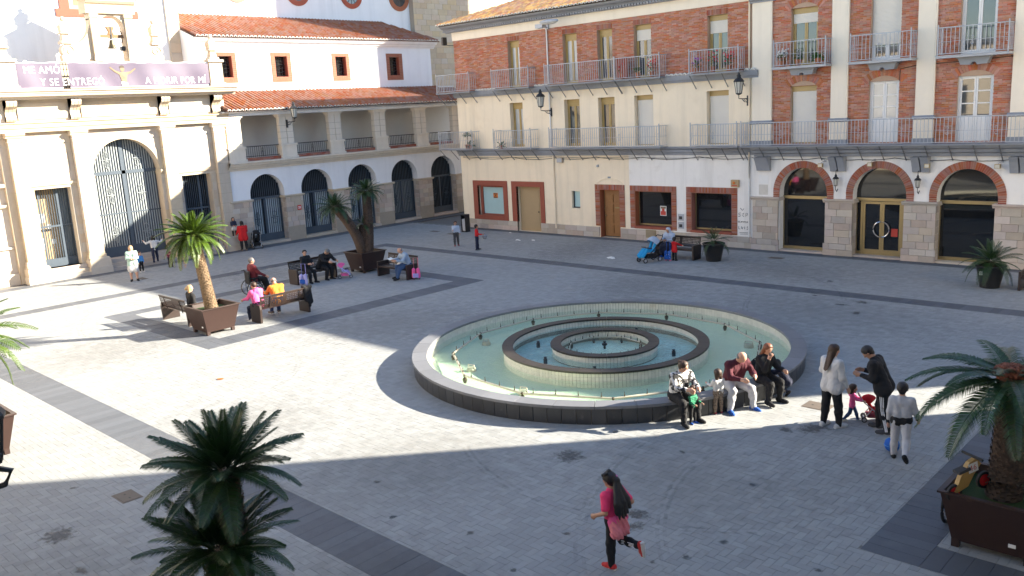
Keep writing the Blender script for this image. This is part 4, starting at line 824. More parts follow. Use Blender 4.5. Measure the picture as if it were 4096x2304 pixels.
for i, c in enumerate(acs):
    d = -.42; g = obj('gate', MB().box(c - rb, c + rb, d - .03, d + .03, 2.4, 2.5, FB).box(c - rb, c + rb, d - .025, d + .025, .14, .52, FB).box(c - .05, c + .05, d - .028, d + .028, .52, 2.4, FB).box(c - rb, c - rb + .06, d - .028, d + .028, .52, 2.4, FB).box(c + rb - .06, c + rb, d - .028, d + .028, .52, 2.4, FB), 'gate_blue', wing)
    n = 17
    for k in range(1, n):
        u = c - rb + 2 * rb * k / n; o = link('bar', vbar(1.88, .016, 'gate_blue'), g); o.location = FB.p(u, d, .52)
        top = zb + math.sqrt(max(.01, rb * rb - (u - c) ** 2)); o = link('bar', vbar(top - 2.5, .016, 'gate_blue'), g); o.location = FB.p(u, d, 2.5)
    for u in (c - rb * .5, c + rb * .5): cross_ornament(g, FB, u, d + .03, 1.35, 1.25, 'gate_blue')
    if i in (0, 1, 2): 
        dd = -.60
        for (a, b_) in ((c - rb + .02, c - .18 if i == 1 else c - .08), (c + .12 if i == 1 else c + .08, c + rb - .02)): obj('curtain_panel', MB().quad(FB.p(a, dd, .5), FB.p(b_, dd, .5), FB.p(b_, dd, 2.4), FB.p(a, dd, 2.4)), 'curtain', g)
    elif i == 3: obj('curtain_panel', MB().quad(FB.p(c - rb, -.62, .5), FB.p(c + rb, -.62, .5), FB.p(c + rb, -.62, 2.4), FB.p(c - rb, -.62, 2.4)), 'gate_panel', g)
    obj('threshold', MB().box(c - rb - .02, c + rb + .02, -.5, .1, 0, .13, FB), 'stone', wing)
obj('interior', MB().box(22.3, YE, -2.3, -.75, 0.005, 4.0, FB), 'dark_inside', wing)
ns = obj('notice', MB().box(26.03, 26.27, .07, .085, 1.6, 1.86, FB), 'print_red', wing); obj('notice_text', MB().box(26.07, 26.23, .086, .088, 1.68, 1.72, FB).box(26.07, 26.23, .086, .088, 1.76, 1.79, FB), 'print_white', ns)
obj('cornice', MB().prof([(-.2, 4.0), (.06, 4.0), (.08, 4.08), (.16, 4.12), (.2, 4.2), (.3, 4.24), (.34, 4.34), (.42, 4.37), (.42, 4.44), (-2.4, 4.44)], 22.2, YE, FB, caps=False), 'gallery_stone', wing)
# gallery
XW = -43.5; FW = Fr('B', XW)
cols = [22.82, 25.9, 29.03, 32.2, 35.35, 38.4]
for c in cols:
    pd = obj('pedestal', MB().box(c - .46, c + .46, -.42, .1, 4.445, 5.12, FB).box(c - .51, c + .51, -.47, .15, 4.445, 4.56, FB).box(c - .51, c + .51, -.47, .15, 5.10, 5.2, FB), 'gallery_stone', wing)
    cl = obj('column', MB().box(c - .40, c - .015, -.3, .0, 5.2, 6.6, FB).box(c + .015, c + .40, -.3, .0, 5.2, 6.6, FB).box(c - .02, c + .02, -.28, -.05, 5.2, 6.6, FB), 'gallery_stone', wing)
    for z in (5.5, 5.83, 6.16): obj('joint', MB().box(c - .402, c + .402, -.301, .002, z - .008, z + .008, FB), 'joint', cl)
    obj('capital', MB().box(c - .44, c + .44, -.36, .05, 6.6, 6.68, FB).box(c - .5, c + .5, -.4, .1, 6.68, 6.76, FB), 'gallery_stone', wing)
obj('beam', MB().box(22.2, YE, -.4, .06, 6.76, 7.0, FB), 'white_wall', wing)
for a, b_ in zip(cols[:-1], cols[1:]):
    a += .5; b_ -= .5; kb = obj('kerb', MB().box(a, b_, -.2, .0, 4.445, 4.6, FB), 'red_render', wing)
    C, S = rows_of_blocks(FB, a, b_, 4.45, 4.59, 2, .25, .03, .01, .012, (), int(a * 7), .02, .002); lay_pieces('brick', 'bricks', 'brick_dark', C, S, kb)
    ra = obj('railing', MB().box(a, b_, -.12, -.08, 5.16, 5.2, FB).box(a, b_, -.11, -.09, 4.66, 4.69, FB), 'iron_black', wing)
    n = int((b_ - a) / .12)
    for k in range(1, n): o = link('baluster', vbar(.55, .008, 'iron_black'), ra); o.location = FB.p(a + (b_ - a) * k / n, -.1, 4.62)
    cross_ornament(ra, FB, (a + b_) / 2, -.06, 4.9, .7, 'iron_black')
obj('gallery_wall', MB().quad(FW.p(22.2, 0, 4.4), FW.p(YE, 0, 4.4), FW.p(YE, 0, 8.1), FW.p(22.2, 0, 8.1)), 'grey_wall', wing)
obj('gallery_ceiling', MB().quad(FW.p(22.2, 0, 6.99), FW.p(YE, 0, 6.99), FB.p(YE, 0, 6.99), FB.p(22.2, 0, 6.99)), 'white_wall', wing)
r1 = obj('roof', MB().quad(FB.p(22.25, .48, 7.0), FB.p(YE, .48, 7.0), FW.p(YE, -.05, 8.02), FW.p(22.25, -.05, 8.02)).quad(FB.p(22.25, .48, 6.97), FB.p(YE, .48, 6.97), FW.p(YE, 0, 6.97), FW.p(22.25, 0, 6.97)), 'tile', wing)
roof_tiles(r1, FB.p(22.3, .52, 7.0), (0, 1, 0), (-2.93, 0, 1.02), 16.8, 10, 'tile', .235, .37, .31)
obj('eave_moulding', MB().prof([(.05, 6.9), (.12, 6.9), (.3, 6.96), (.3, 6.985), (.05, 6.985)], 22.2, YE, FB), 'white_wall', wing)
# upper storey
WW = [(23.35, 24.75), (26.87, 28.15), (30.92, 32.18), (34.97, 36.25)]
m = MB(); hw = [(a + .25, b_ - .25, 8.80, 9.93) for a, b_ in WW]; wall(m, FW, 22.25, 38.65, 7.9, 10.6, hw, .35); m.poly([FW.p(22.25, 0, 7.9), FW.p(22.25, -1.1, 7.9), FW.p(22.25, -1.1, 11.4), FW.p(22.25, .45, 10.85)]); m.quad(FW.p(38.65, 0, 7.9), FW.p(38.65, -4, 7.9), FW.p(38.65, -4, 10.6), FW.p(38.65, 0, 10.6)); obj('wall', m, 'white_wall', wing)
for (a, b_), h in zip(WW, hw):
    w = obj('window', MB().quad(FW.p(h[0], -.30, h[2]), FW.p(h[1], -.30, h[2]), FW.p(h[1], -.30, h[3]), FW.p(h[0], -.30, h[3])), 'glass_dark', wing)
    q = MB(); rr = random.Random(int(a * 10))
    for k in range(5):
        u = h[0] + (h[1] - h[0]) * (k + .5) / 5; q.tube([FW.p(u + .03 * math.sin(9 * t + k), -.2, h[2] + (h[3] - h[2]) * t) for t in np.linspace(0, 1, 7)], .01, 4)
    for k in range(6):
        z = h[2] + (h[3] - h[2]) * (k + .5) / 6; q.tube([FW.p(h[0] + (h[1] - h[0]) * t, -.2, z + .04 * math.sin(8 * t + k)) for t in np.linspace(0, 1, 7)], .01, 4)
    obj('grille', q, 'iron_black', w)
    obj('surround', MB().box(a, h[0], -.02, .01, 8.53, 10.13, FW).box(h[1], b_, -.02, .01, 8.53, 10.13, FW).box(h[0], h[1], -.02, .01, h[3], 10.13, FW).box(h[0], h[1], -.02, .01, 8.53, h[2], FW), 'brick_mortar', w)
    # brick pieces of the surround
    for (p, q_, r_, s_, n, hz) in ((a, h[0], 8.53, 10.13, 16, True), (h[1], b_, 8.53, 10.13, 16, True), (h[0], h[1], h[3], 10.13, 9, False), (h[0], h[1], 8.53, h[2], 9, False)): flat_bricks(w, FW, p, q_, r_, s_, n, .022, 'brick_plain', hz, 'surround_brick')
    obj('reveal', MB().box(h[0], h[0] + .02, -.29, .0, h[2], h[3], FW).box(h[1] - .02, h[1], -.29, .0, h[2], h[3], FW).box(h[0], h[1], -.29, .0, h[2], h[2] + .02, FW), 'red_render', w)
obj('cornice', MB().prof([(-.1, 10.46), (.05, 10.46), (.07, 10.52), (.16, 10.56), (.2, 10.64), (.32, 10.68), (.4, 10.78), (.45, 10.84), (-.1, 10.84)], 22.3, 38.95, FW), 'white_wall', wing)
r2 = obj('roof', MB().quad(FW.p(22.3, .5, 10.86), FW.p(39.15, .5, 10.86), FW.p(38.0, -4.05, 12.45), FW.p(22.3, -4.05, 12.45)).poly([FW.p(39.15, .5, 10.86), FW.p(39.15, -4.05, 10.86), FW.p(38.0, -4.05, 12.45)]).quad(FW.p(22.3, .5, 10.85), FW.p(39.15, .5, 10.85), FW.p(39.15, -.2, 10.85), FW.p(22.3, -.2, 10.85)), 'tile', wing)
roof_tiles(r2, FW.p(22.35, .54, 10.86), (0, 1, 0), (-4.55, 0, 1.59), 16.75, 16, 'tile', .235, .37, .305, clip=lambda u, s: u < 16.8 - s * .24)
wall_lantern('black wall lantern on the second gallery column of the church wing', FB, 25.95, 6.25, .8, s=1.1)
# ------------------------------------------------------------------ nave wall with round windows
XN = -47.5; FN = Fr('B', XN)
nave = thing('church_nave', 'tall white nave wall with round brick framed windows above the tiled roof', 'building')
obj('wall', MB().quad(FN.p(22, 0, 0), FN.p(41, 0, 0), FN.p(41, 0, 19), FN.p(22, 0, 19)), 'white_wall', nave)
for c in (27.55, 31.68, 35.72, 39.68):
    w = obj('round_window', MB().add([FN.p(c + r_ * math.cos(t), d, 14.12 + r_ * math.sin(t)) for t in np.linspace(0, 2 * math.pi, 41) for r_, d in ((.56, .05), (.86, .05), (.86, 0.001), (.56, -.2))], [f for i in range(40) for f in ((4 * i, 4 * i + 1, 4 * i + 5, 4 * i + 4), (4 * i + 1, 4 * i + 2, 4 * i + 6, 4 * i + 5), (4 * i, 4 * i + 3, 4 * i + 7, 4 * i + 4))]), 'brick_dark', nave)
    obj('pane', MB().poly([FN.p(c + .57 * math.cos(t), .012, 14.12 + .57 * math.sin(t)) for t in np.linspace(0, 6.283, 28)[:-1]]), 'glass_window', w)
    q = MB()
    for k in range(6): t = math.pi * k / 6; q.tube([FN.p(c - .56 * math.cos(t), .03, 14.12 - .56 * math.sin(t)), FN.p(c + .56 * math.cos(t), .03, 14.12 + .56 * math.sin(t))], .012, 4)
    obj('grille', q, 'iron_black', w)
# ------------------------------------------------------------------ tower beside the nave
XT = -47.05; FT = Fr('B', XT)
tower = thing('church_tower', 'plain ashlar stone tower behind the cream house corner', 'tower')
obj('wall', MB().box(40.55, 50, -7, -.02, 0, 24, FT), 'joint', tower)
C, S = rows_of_blocks(FT, 40.55, 50, 6.8, 16.8, 27, .72, .05, .014, .0, (), 5, .25, .006); lay_pieces('stone_block', 'stone_blocks', 'tower_stone', C, S, tower)
# ------------------------------------------------------------------ church front behind the portal
FF = Fr('B', -44.5)
front = thing('church_facade', 'blank white church front wall rising behind the portal, stone strip at its corner', 'building')
obj('wall', MB().quad(FF.p(2, 0, 0), FF.p(22.3, 0, 0), FF.p(22.3, 0, 19), FF.p(2, 0, 19)).quad(FF.p(22.3, 0, 0), FF.p(22.3, -3.1, 0), FF.p(22.3, -3.1, 19), FF.p(22.3, 0, 19)), 'white_wall', front)
for j in range(17): piece('corner_stone', 'church_stone', FF.p(21.98, 0.02, 8.4 + j * .5), (.08, .66 if j % 2 else .6, .49), front)
obj('corner_strip', MB().box(21.62, 21.68, .0, .1, 8, 19, FF), 'church_stone', front)
pf = obj('picture_frame', MB().box(16.3, 20.2, -.02, .06, 11.78, 12.14, FF).box(16.5, 16.95, -.02, .05, 12.14, 16, FF).box(19.55, 20.0, -.02, .05, 12.14, 16, FF), 'red_render', front)
obj('tile_picture', MB().quad(FF.p(16.95, .02, 12.14), FF.p(19.55, .02, 12.14), FF.p(19.55, .02, 16), FF.p(16.95, .02, 16)), 'stone', pf); obj('tile_picture_inset', MB().box(17.15, 19.35, .02, .03, 12.3, 16, FF), 'print_gold', pf)
# ------------------------------------------------------------------ portal
FP = Fr('B', XC)
portal = thing('church_portal', 'sandstone church portal with pilasters, consoles and a tall arched gate', 'building')
PC = [12.6, 15.22, 19.3, 21.98]; pc = 17.25; rp = 1.57; zp = 4.42
d1 = (13.1, 14.62, .5, 4.02); d3 = (19.85, 21.35, .5, 4.02)
m = MB(); wall(m, FP, 12.0, 22.5, 0, 7.0, [d1, d3, (pc - rp, pc + rp, 0, zp + rp, 'arch')], .55)
arch_fill(m, FP, pc, rp, zp, zp + rp, .6, zbot=0); m.quad(FP.p(22.5, 0, 0), FP.p(22.5, -3.2, 0), FP.p(22.5, -3.2, 8.2), FP.p(22.5, 0, 8.2)); m.quad(FP.p(12.0, 0, 0), FP.p(12.0, -3.2, 0), FP.p(12.0, -3.2, 8.2), FP.p(12.0, 0, 8.2)); obj('wall', m, 'church_stone', portal)
C = []; S = []
for (a, b_, z0, z1, n) in ((12.95, 14.9, 4.3, 6.4, 5), (19.65, 21.65, 4.3, 6.4, 5)):
    c_, s_ = rows_of_blocks(FP, a, b_, z0, z1, n, .62, .03, .010, .022, (), int(a), .25, .004); C += c_; S += s_
for (a, b_) in ((12.9, 13.0), (14.7, 14.95), (19.6, 19.8), (21.42, 21.65)):
    c_, s_ = rows_of_blocks(FP, a, b_, .6, 4.0, 8, .5, .03, .010, .02, (), int(a * 3), .25, .004); C += c_; S += s_
for (a, b_) in ((15.45, 15.66), (18.84, 19.05)):
    c_, s_ = rows_of_blocks(FP, a, b_, .75, 4.2, 8, .5, .03, .010, .02, (), int(a * 3), .25, .004); C += c_; S += s_
lay_pieces('stone_block', 'stone_blocks', 'church_stone', C, S, portal)
for (a, b_, z0, z1) in ((12.95, 14.9, 4.16, 4.28), (19.65, 21.65, 4.16, 4.28)): obj('lintel_moulding', MB().prof([(-.02, z0), (.05, z0), (.09, z1), (-.02, z1)], a, b_, FP), 'church_stone', portal)
for c in PC:
    sp = 1 if c < 17 else -1
    pd = obj('pedestal', MB().box(c - .44, c + .48, -.3, .55, 0, .66, FP).box(c - .40, c + .44, -.3, .52, .66, .72, FP), 'church_stone', portal)
    obj('plinth_course', MB().box(c - .47, c + .51, -.3, .59, .0, .3, FP), 'church_stone', pd)
    p_ = obj('pilaster', MB().box(c - .30, c + .30, -.1, .27, .72, 6.28, FP).box(c - .38, c + .38, -.1, .36, .72, .86, FP).box(c - .35, c + .35, -.1, .32, .86, .96, FP).box(c - .33, c + .33, -.1, .30, 6.1, 6.16, FP), 'church_stone', portal)
    for j in range(1, 11): obj('joint', MB().box(c - .301, c + .301, .0, .272, .96 + j * .5 - .006, .96 + j * .5 + .006, FP), 'joint', p_)
    obj('capital', MB().prof([(-.1, 6.28), (.30, 6.28), (.33, 6.36), (.38, 6.4), (.38, 6.5), (-.1, 6.5)], c - .38, c + .38, FP), 'church_stone', portal)
    q = MB(); prof = [(.05, 6.96), (.22, 6.98), (.28, 7.06), (.26, 7.16), (.2, 7.24), (.22, 7.36), (.34, 7.5), (.52, 7.6), (.6, 7.74), (.56, 7.86), (.05, 7.86)]
    for k in range(3): q.prof(prof, c - .21 + k * .145, c - .21 + k * .145 + .13, FP)
    q.prof([(d * .93, z) for d, z in prof], c - .21, c + .21, FP); obj('console', q, 'church_stone', portal)
obj('impost', MB().prof([(-.55, 4.22), (.06, 4.22), (.1, 4.3), (.14, 4.36), (.14, 4.44), (-.55, 4.44)], pc - rp - .3, pc - rp + .02, FP).prof([(-.55, 4.22), (.06, 4.22), (.1, 4.3), (.14, 4.36), (.14, 4.44), (-.55, 4.44)], pc + rp - .02, pc + rp + .3, FP), 'church_stone', portal)
obj('archivolt', MB().add([FP.p(pc + r_ * math.cos(t), d, zp + r_ * math.sin(t)) for t in np.linspace(0, math.pi, 33) for r_, d in ((rp, .03), (rp + .22, .03), (rp + .24, .001))], [f for i in range(32) for f in ((3 * i, 3 * i + 1, 3 * i + 4, 3 * i + 3), (3 * i + 1, 3 * i + 2, 3 * i + 5, 3 * i + 4))]), 'church_stone', portal)
obj('architrave', MB().prof([(-.1, 6.5), (.27, 6.5), (.27, 6.66), (.32, 6.68), (.32, 6.84), (.38, 6.88), (.38, 6.93), (-.1, 6.93)], 11.95, 22.55, FP), 'church_stone', portal)
obj('frieze', MB().box(12.0, 22.5, -.1, .10, 6.93, 7.87, FP), 'church_stone', portal)
for a, b_ in zip(PC[:-1], PC[1:]): obj('frieze_panel', MB().box(a + .3, b_ - .3, .1, .15, 7.04, 7.72, FP), 'church_stone', portal)
obj('cornice', MB().prof([(-.3, 7.87), (.62, 7.87), (.66, 7.96), (.84, 7.99), (.86, 8.06), (.9, 8.1), (.92, 8.16), (.98, 8.18), (1.0, 8.25), (-3.2, 8.25)], 11.6, 22.9, FP), 'church_stone', portal)
# gates
for (a, b_, z0, z1) in (d1, d3):
    d = -.45; g = obj('gate', MB().box(a, b_, d - .03, d + .03, z0, z0 + .36, FP).box(a, b_, d - .03, d + .03, 2.28, 2.36, FP).box(a, a + .06, d - .031, d + .031, z0 + .36, z1, FP).box(b_ - .06, b_, d - .031, d + .031, z0 + .36, z1, FP).box(a + .98, a + 1.08, d - .032, d + .032, z0 + .36, z1, FP).box(a + .2, a + .26, d - .032, d + .032, z0 + .36, z1, FP), 'gate_blue', portal)
    for k in range(1, 15): o = link('bar', vbar(z1 - z0 - .36, .012, 'gate_blue'), g); o.location = FP.p(a + (b_ - a) * k / 15, d, z0 + .36)
    if a < 17:
        dr = obj('inner_door', MB().box(a + .1, a + .98, d - .36, d - .28, z0, z1, FP), 'ply', g); obj('inner_side', MB().box(a + 1.02, b_, d - .40, d - .30, z0, z1, FP), 'gate_panel', g)
        for (u, z, w_, h_) in ((a + .16, 2.5, .3, .4), (a + .55, 2.2, .14, .2), (a + .62, 1.5, .16, .22), (a + .18, 1.3, .14, .5)): obj('notice', MB().box(u, u + w_, d - .279, d - .275, z, z + h_, FP), 'paper', dr)
        obj('notice', MB().box(a + .15, a + .24, d - .279, d - .275, 1.7, 2.0, FP), 'print_red', dr)
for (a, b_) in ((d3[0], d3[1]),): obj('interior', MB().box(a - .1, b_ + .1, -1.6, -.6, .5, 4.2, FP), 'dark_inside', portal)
d = -.5; g = obj('main_gate', MB().box(pc - rp, pc + rp, d - .03, d + .03, .5, .98, FP).box(pc - rp, pc + rp, d - .04, d + .04, 4.36, 4.52, FP).box(pc - .09, pc + .09, d - .035, d + .04, .98, 5.95, FP).box(pc - rp, pc + rp, d - .02, d + .025, 2.5, 2.56, FP), 'gate_blue', portal)
for k in range(1, 27):
    u = pc - rp + 2 * rp * k / 27; top = zp + math.sqrt(max(.01, rp * rp - (u - pc) ** 2)); o = link('bar', vbar(round(top - .98, 2), .022, 'gate_panel'), g); o.location = FP.p(u, d, .98)
for z in (1.55, 3.4, 5.05):
    for s in (-1, 1):
        cross_ornament(g, FP, pc + s * .72, d + .045, z, 1.35, 'gate_panel')
obj('gate_sheet', MB().poly([FP.p(pc + (rp) * math.cos(t), d - .06, zp + (rp) * math.sin(t)) for t in np.linspace(0, math.pi, 24)] + [FP.p(pc - rp, d - .06, .5), FP.p(pc + rp, d - .06, .5)]), 'gate_blue', g)
for (a, b_) in ((13.08, 14.76), (15.72, 18.82), (19.8, 21.5)):
    n = 3
    for j in range(n): obj('step', MB().box(a, b_, -.6, .55 - j * .19, j * .165, (j + 1) * .165 + (0 if j < 2 else .005), FP), 'stone', portal)
t = thing('handrail', 'short dark iron handrail on the portal steps behind the palm', 'handrail', FP.p(20.6, .3, 0)); obj('rail', MB().tube([(0, 0, .5), (.0, 0, 1.25), (.5, .35, .85), (.5, .35, 0)], .022, 6), 'iron_black', t)
obj('side_wing_wall', MB().box(2.5, 12.0, -3.2, -.22, 0, 8.2, FP), 'church_stone', portal)
obj('side_wing_moulding', MB().prof([(-.25, 3.35), (-.1, 3.38), (-.05, 3.5), (-.25, 3.52)], 2.5, 11.98, FP).prof([(-.25, 1.55), (-.12, 1.58), (-.12, 1.66), (-.25, 1.68)], 2.5, 11.98, FP).prof([(-.25, 4.2), (-.02, 4.25), (-.02, 4.4), (-.25, 4.42)], 2.5, 11.98, FP).box(2.5, 11.98, -.25, -.05, 0, .5, FP), 'church_stone', portal)
# balustrade pedestals with ball pinnacles on the cornice
def pinnacle(b, F, u, d, z, s=1.0):
    x, y, _ = F.p(u, d, 0); q = MB(); q.frustum((x, y), .24 * s, .24 * s, .22 * s, .22 * s, z, z + .12 * s); q.frustum((x, y), .17 * s, .17 * s, .13 * s, .13 * s, z + .12 * s, z + .42 * s); q.frustum((x, y), .22 * s, .22 * s, .22 * s, .22 * s, z + .42 * s, z + .47 * s); q.frustum((x, y), .17 * s, .17 * s, .20 * s, .20 * s, z + .47 * s, z + .75 * s); q.frustum((x, y), .20 * s, .20 * s, .06 * s, .06 * s, z + .75 * s, z + .95 * s); q.sphere((x, y, z + 1.05 * s), .11 * s, 12, 8)
    return obj('pinnacle', q, 'church_stone', b)
for u in (12.58, 21.95):
    obj('baluster_pedestal', MB().box(u - .34, u + .34, .2, .75, 8.25, 9.4, FP).box(u - .4, u + .4, .14, .82, 8.25, 8.42, FP).box(u - .41, u + .41, .13, .83, 9.4, 9.52, FP), 'church_stone', portal); pinnacle(portal, FP, u, .48, 9.52, 1.05)
ra = obj('railing', MB().box(12.92, 21.6, .5, .54, 9.36, 9.4, FP).box(12.92, 21.6, .505, .535, 8.34, 8.37, FP).box(12.92, 21.6, .51, .53, 9.1, 9.12, FP), 'iron_black', portal)
for k in range(1, 70): o = link('baluster', vbar(1.06, .011, 'iron_black'), ra); o.location = FP.p(12.92 + 8.68 * k / 70, .52, 8.3)
# bell gable
FG = Fr('B', -41.75)
gable = thing('bell_gable', 'stone bell gable with scrolled sides and an open arch above the portal', 'bell gable')
gc = 17.6; k_ = 1.0
obj('base', MB().box(15.1, 20.1, -.45, .15, 8.25, 9.5, FG).box(15.0, 20.2, -.5, .2, 9.38, 9.52, FG), 'church_stone', gable)
m = MB(); wall(m, FG, gc - .95, gc + .95, 9.52, 11.62, [(gc - .58, gc + .58, 9.52, 11.56, 'arch')], .45, .1); arch_fill(m, FG, gc, .58, 10.98, 11.56, .5, .1, zbot=9.52)
m.quad(FG.p(gc - .95, .1, 9.52), FG.p(gc - .95, -.4, 9.52), FG.p(gc - .95, -.4, 11.62), FG.p(gc - .95, .1, 11.62)).quad(FG.p(gc + .95, .1, 9.52), FG.p(gc + .95, -.4, 9.52), FG.p(gc + .95, -.4, 11.62), FG.p(gc + .95, .1, 11.62))
wall(m, FG, gc - .95, gc + .95, 9.52, 11.62, [(gc - .58, gc + .58, 9.52, 11.56, 'arch')], .0, -.4); arch_fill(m, FG, gc, .58, 10.98, 11.56, .0, -.4); obj('aedicule', m, 'church_stone', gable)
for s in (-1, 1):
    a = gc + s * .78; obj('pilaster', MB().box(a - .17, a + .17, .1, .2, 9.52, 11.45, FG).box(a - .2, a + .2, .1, .24, 11.45, 11.6, FG).box(a - .2, a + .2, .1, .24, 9.52, 9.72, FG), 'church_stone', gable)
    # scrolled wing: concave sweep ending in a volute
    pts = [(gc + s * .95, 9.52), (gc + s * 2.3, 9.52), (gc + s * 2.34, 9.75)]
    pts += [(gc + s * (1.98 + .34 * math.cos(t)), 9.98 + .30 * math.sin(t)) for t in np.linspace(-.6, 1.7, 9)]
    pts += [(gc + s * (1.9 - .95 * math.sin(t)), 11.35 - 1.1 * math.cos(t)) for t in np.linspace(0.1, math.pi / 2, 10)] + [(gc + s * .95, 11.4)]
    n = len(pts); q = MB().add([FG.p(u, .06, z) for u, z in pts] + [FG.p(u, -.3, z) for u, z in pts], [tuple(range(n)), tuple(range(n, 2 * n))] + [(i, (i + 1) % n, n + (i + 1) % n, n + i) for i in range(n)]); w = obj('scroll_wing', q, 'church_stone', gable)
    obj('volute', MB().tube([FG.p(gc + s * (1.98 + (.26 - .03 * t) * math.cos(t * 1.1)), .07, 9.98 + (.26 - .03 * t) * math.sin(t * 1.1)) for t in np.linspace(0, 7, 28)], .025, 5), 'church_stone', w)
    pinnacle(gable, FG, gc + s * 2.05, -.1, 10.28, 1.02)
obj('entablature', MB().prof([(-.5, 11.62), (.22, 11.62), (.24, 11.74), (.26, 11.76), (.26, 12.0), (.34, 12.06), (.42, 12.16), (.42, 12.24), (-.5, 12.24)], gc - 1.12, gc + 1.12, FG), 'church_stone', gable)
obj('pediment', MB().prof([(-.5, 12.24), (.2, 12.24), (.2, 12.26), (-.5, 12.26)], gc - 1.2, gc + 1.2, FG).add([FG.p(gc - 1.35, d, 12.25) for d in (.35, -.5)] + [FG.p(gc + 1.35, d, 12.25) for d in (.35, -.5)] + [FG.p(gc, d, 12.95) for d in (.35, -.5)], [(0, 2, 4), (1, 3, 5), (0, 4, 5, 1), (2, 4, 5, 3), (0, 2, 3, 1)]), 'church_stone', gable); pinnacle(gable, FG, gc, -.1, 12.75, .85)
bell = thing('church_bell', 'bronze bell under a wooden yoke hanging in the bell gable arch', 'bell', FG.p(gc + .0, -.12, 10.62)); bell.rotation_euler = (0, 0, R(90))
obj('bell', MB().lathe((0, 0), [(.001, -.12), (.07, -.13), (.1, -.2), (.12, -.32), (.15, -.42), (.21, -.5), (.2, -.52), (.13, -.48), (.001, -.46)], 18), 'bell_bronze', bell, True)
obj('yoke', MB().box(-.55, .55, -.06, .06, -.04, .1).frustum((0, 0), .13, .08, .09, .08, .1, .25).frustum((0, 0), .09, .08, .19, .08, .25, .45), 'yoke_wood', bell); obj('strap', MB().box(-.03, .03, -.085, .085, -.1, .46).tube([(-.16, 0, .1), (-.1, 0, -.1)], .015, 4).tube([(.16, 0, .1), (.1, 0, -.1)], .015, 4), 'iron_black', bell)
obj('wheel', MB().tube([(.46, .2 * math.cos(t), .0 + .26 * math.sin(t)) for t in np.linspace(0, 6.283, 19)], .022, 5), 'iron_black', bell); obj('motor', MB().box(.38, .55, -.1, .1, -.62, -.42), 'iron_black', bell)
mat('hair_print', (0.06, 0.04, 0.03), 0.6, 0.1, 5)
# ------------------------------------------------------------------ banner on the balustrade
ban = thing('banner', 'lilac banner with white lettering and a crucified figure hung along the portal balustrade', 'banner', (0, 0, 0))
def bd(u, tz): return .70 + .035 * math.sin(u * 2.1) * (1 - .5 * tz) + .022 * math.sin(u * 4.7 + 1 + tz * 2.2) * (1 - .8 * tz) + .02 * math.sin(u * 1.1 - tz * 4)
def sheet(u0, u1, z0, z1, off=0.0, nx=60, nz=6):
    q = MB(); v = []
    for j in range(nz + 1):
        for i in range(nx + 1):
            u = u0 + (u1 - u0) * i / nx; z = z0 + (z1 - z0) * j / nz; v.append(FP.p(u, bd(u, (z - 8.3) / 1.1) + off, z - .025 * math.sin(u * 3.7) ** 2 * (z > 9)))
    q.add(v, [(j * (nx + 1) + i, j * (nx + 1) + i + 1, (j + 1) * (nx + 1) + i + 1, (j + 1) * (nx + 1) + i) for j in range(nz) for i in range(nx)]); return q
obj('cloth', sheet(12.95, 14.72, 8.32, 9.4, nx=24), 'banner', ban, True); obj('cloth', sheet(15.02, 21.55, 8.32, 9.4, nx=80), 'banner', ban, True)
for (a, b_, n) in ((12.95, 14.72, 24), (15.02, 21.55, 80)):
    obj('hem', sheet(a, b_, 9.375, 9.41, .008, n, 1), 'print_white', ban); obj('hem', sheet(a, b_, 8.30, 8.325, .008, n, 1), 'print_white', ban)
def text_mesh(body, size):
    cu = bpy.data.curves.new('txt', 'FONT'); cu.body = body; cu.size = size; cu.extrude = 0; cu.resolution_u = 3; cu.offset = 0.0; cu.space_character = 1.08
    o = bpy.data.objects.new('txt', cu); COL.objects.link(o); dg = bpy.context.evaluated_depsgraph_get(); dg.update(); me = bpy.data.meshes.new_from_object(o.evaluated_get(dg)); bpy.data.objects.remove(o); return me
def lettering(body, u, z, size, width, parent, F, m_='print_white', name='lettering'):
    me = text_mesh(body, size); w = max(v.co.x for v in me.vertices); k = width / w
    for v in me.vertices: x, y = v.co.x * k, v.co.y; v.co = F.p(u + x, bd(u + x, (z + y - 8.3) / 1.1) + .009, z + y)
    me.materials.clear(); me.materials.append(MAT[m_]); o = link(name, me, parent); return o
lettering('ME AMÓ', 13.2, 8.93, .44, 1.48, ban, FP); lettering('Y SE ENTREGÓ', 13.82, 8.42, .44, 2.7, ban, FP); lettering('A MORIR POR MÍ', 18.35, 8.42, .44, 3.0, ban, FP)
fu = 17.4
def flat(pts, m_='print_gold', off=.012):
    q = MB(); q.poly([FP.p(fu + x, bd(fu + x, z / 1.1) + off, 8.34 + z) for x, z in pts]); obj('figure_print', q, m_, ban)
flat([(-.10, .0), (.11, .0), (.13, .3), (.2, .54), (.12, .62), (-.12, .62), (-.19, .54), (-.12, .3)]); flat([(-.12, .62), (-.34, .70), (-.56, .86), (-.6, .82), (-.38, .62), (-.16, .5)]); flat([(.12, .62), (.34, .66), (.56, .80), (.6, .76), (.36, .57), (.16, .5)])
flat([(.10 * math.cos(t) - .02, .76 + .13 * math.sin(t)) for t in np.linspace(0, 6.283, 13)[:-1]]); flat([(.115 * math.cos(t) - .03, .81 + .11 * math.sin(t)) for t in np.linspace(0, math.pi, 9)], 'hair_print', .016); flat([(-.12, .0), (.13, .0), (.14, .16), (-.13, .2)], 'print_white', .016)
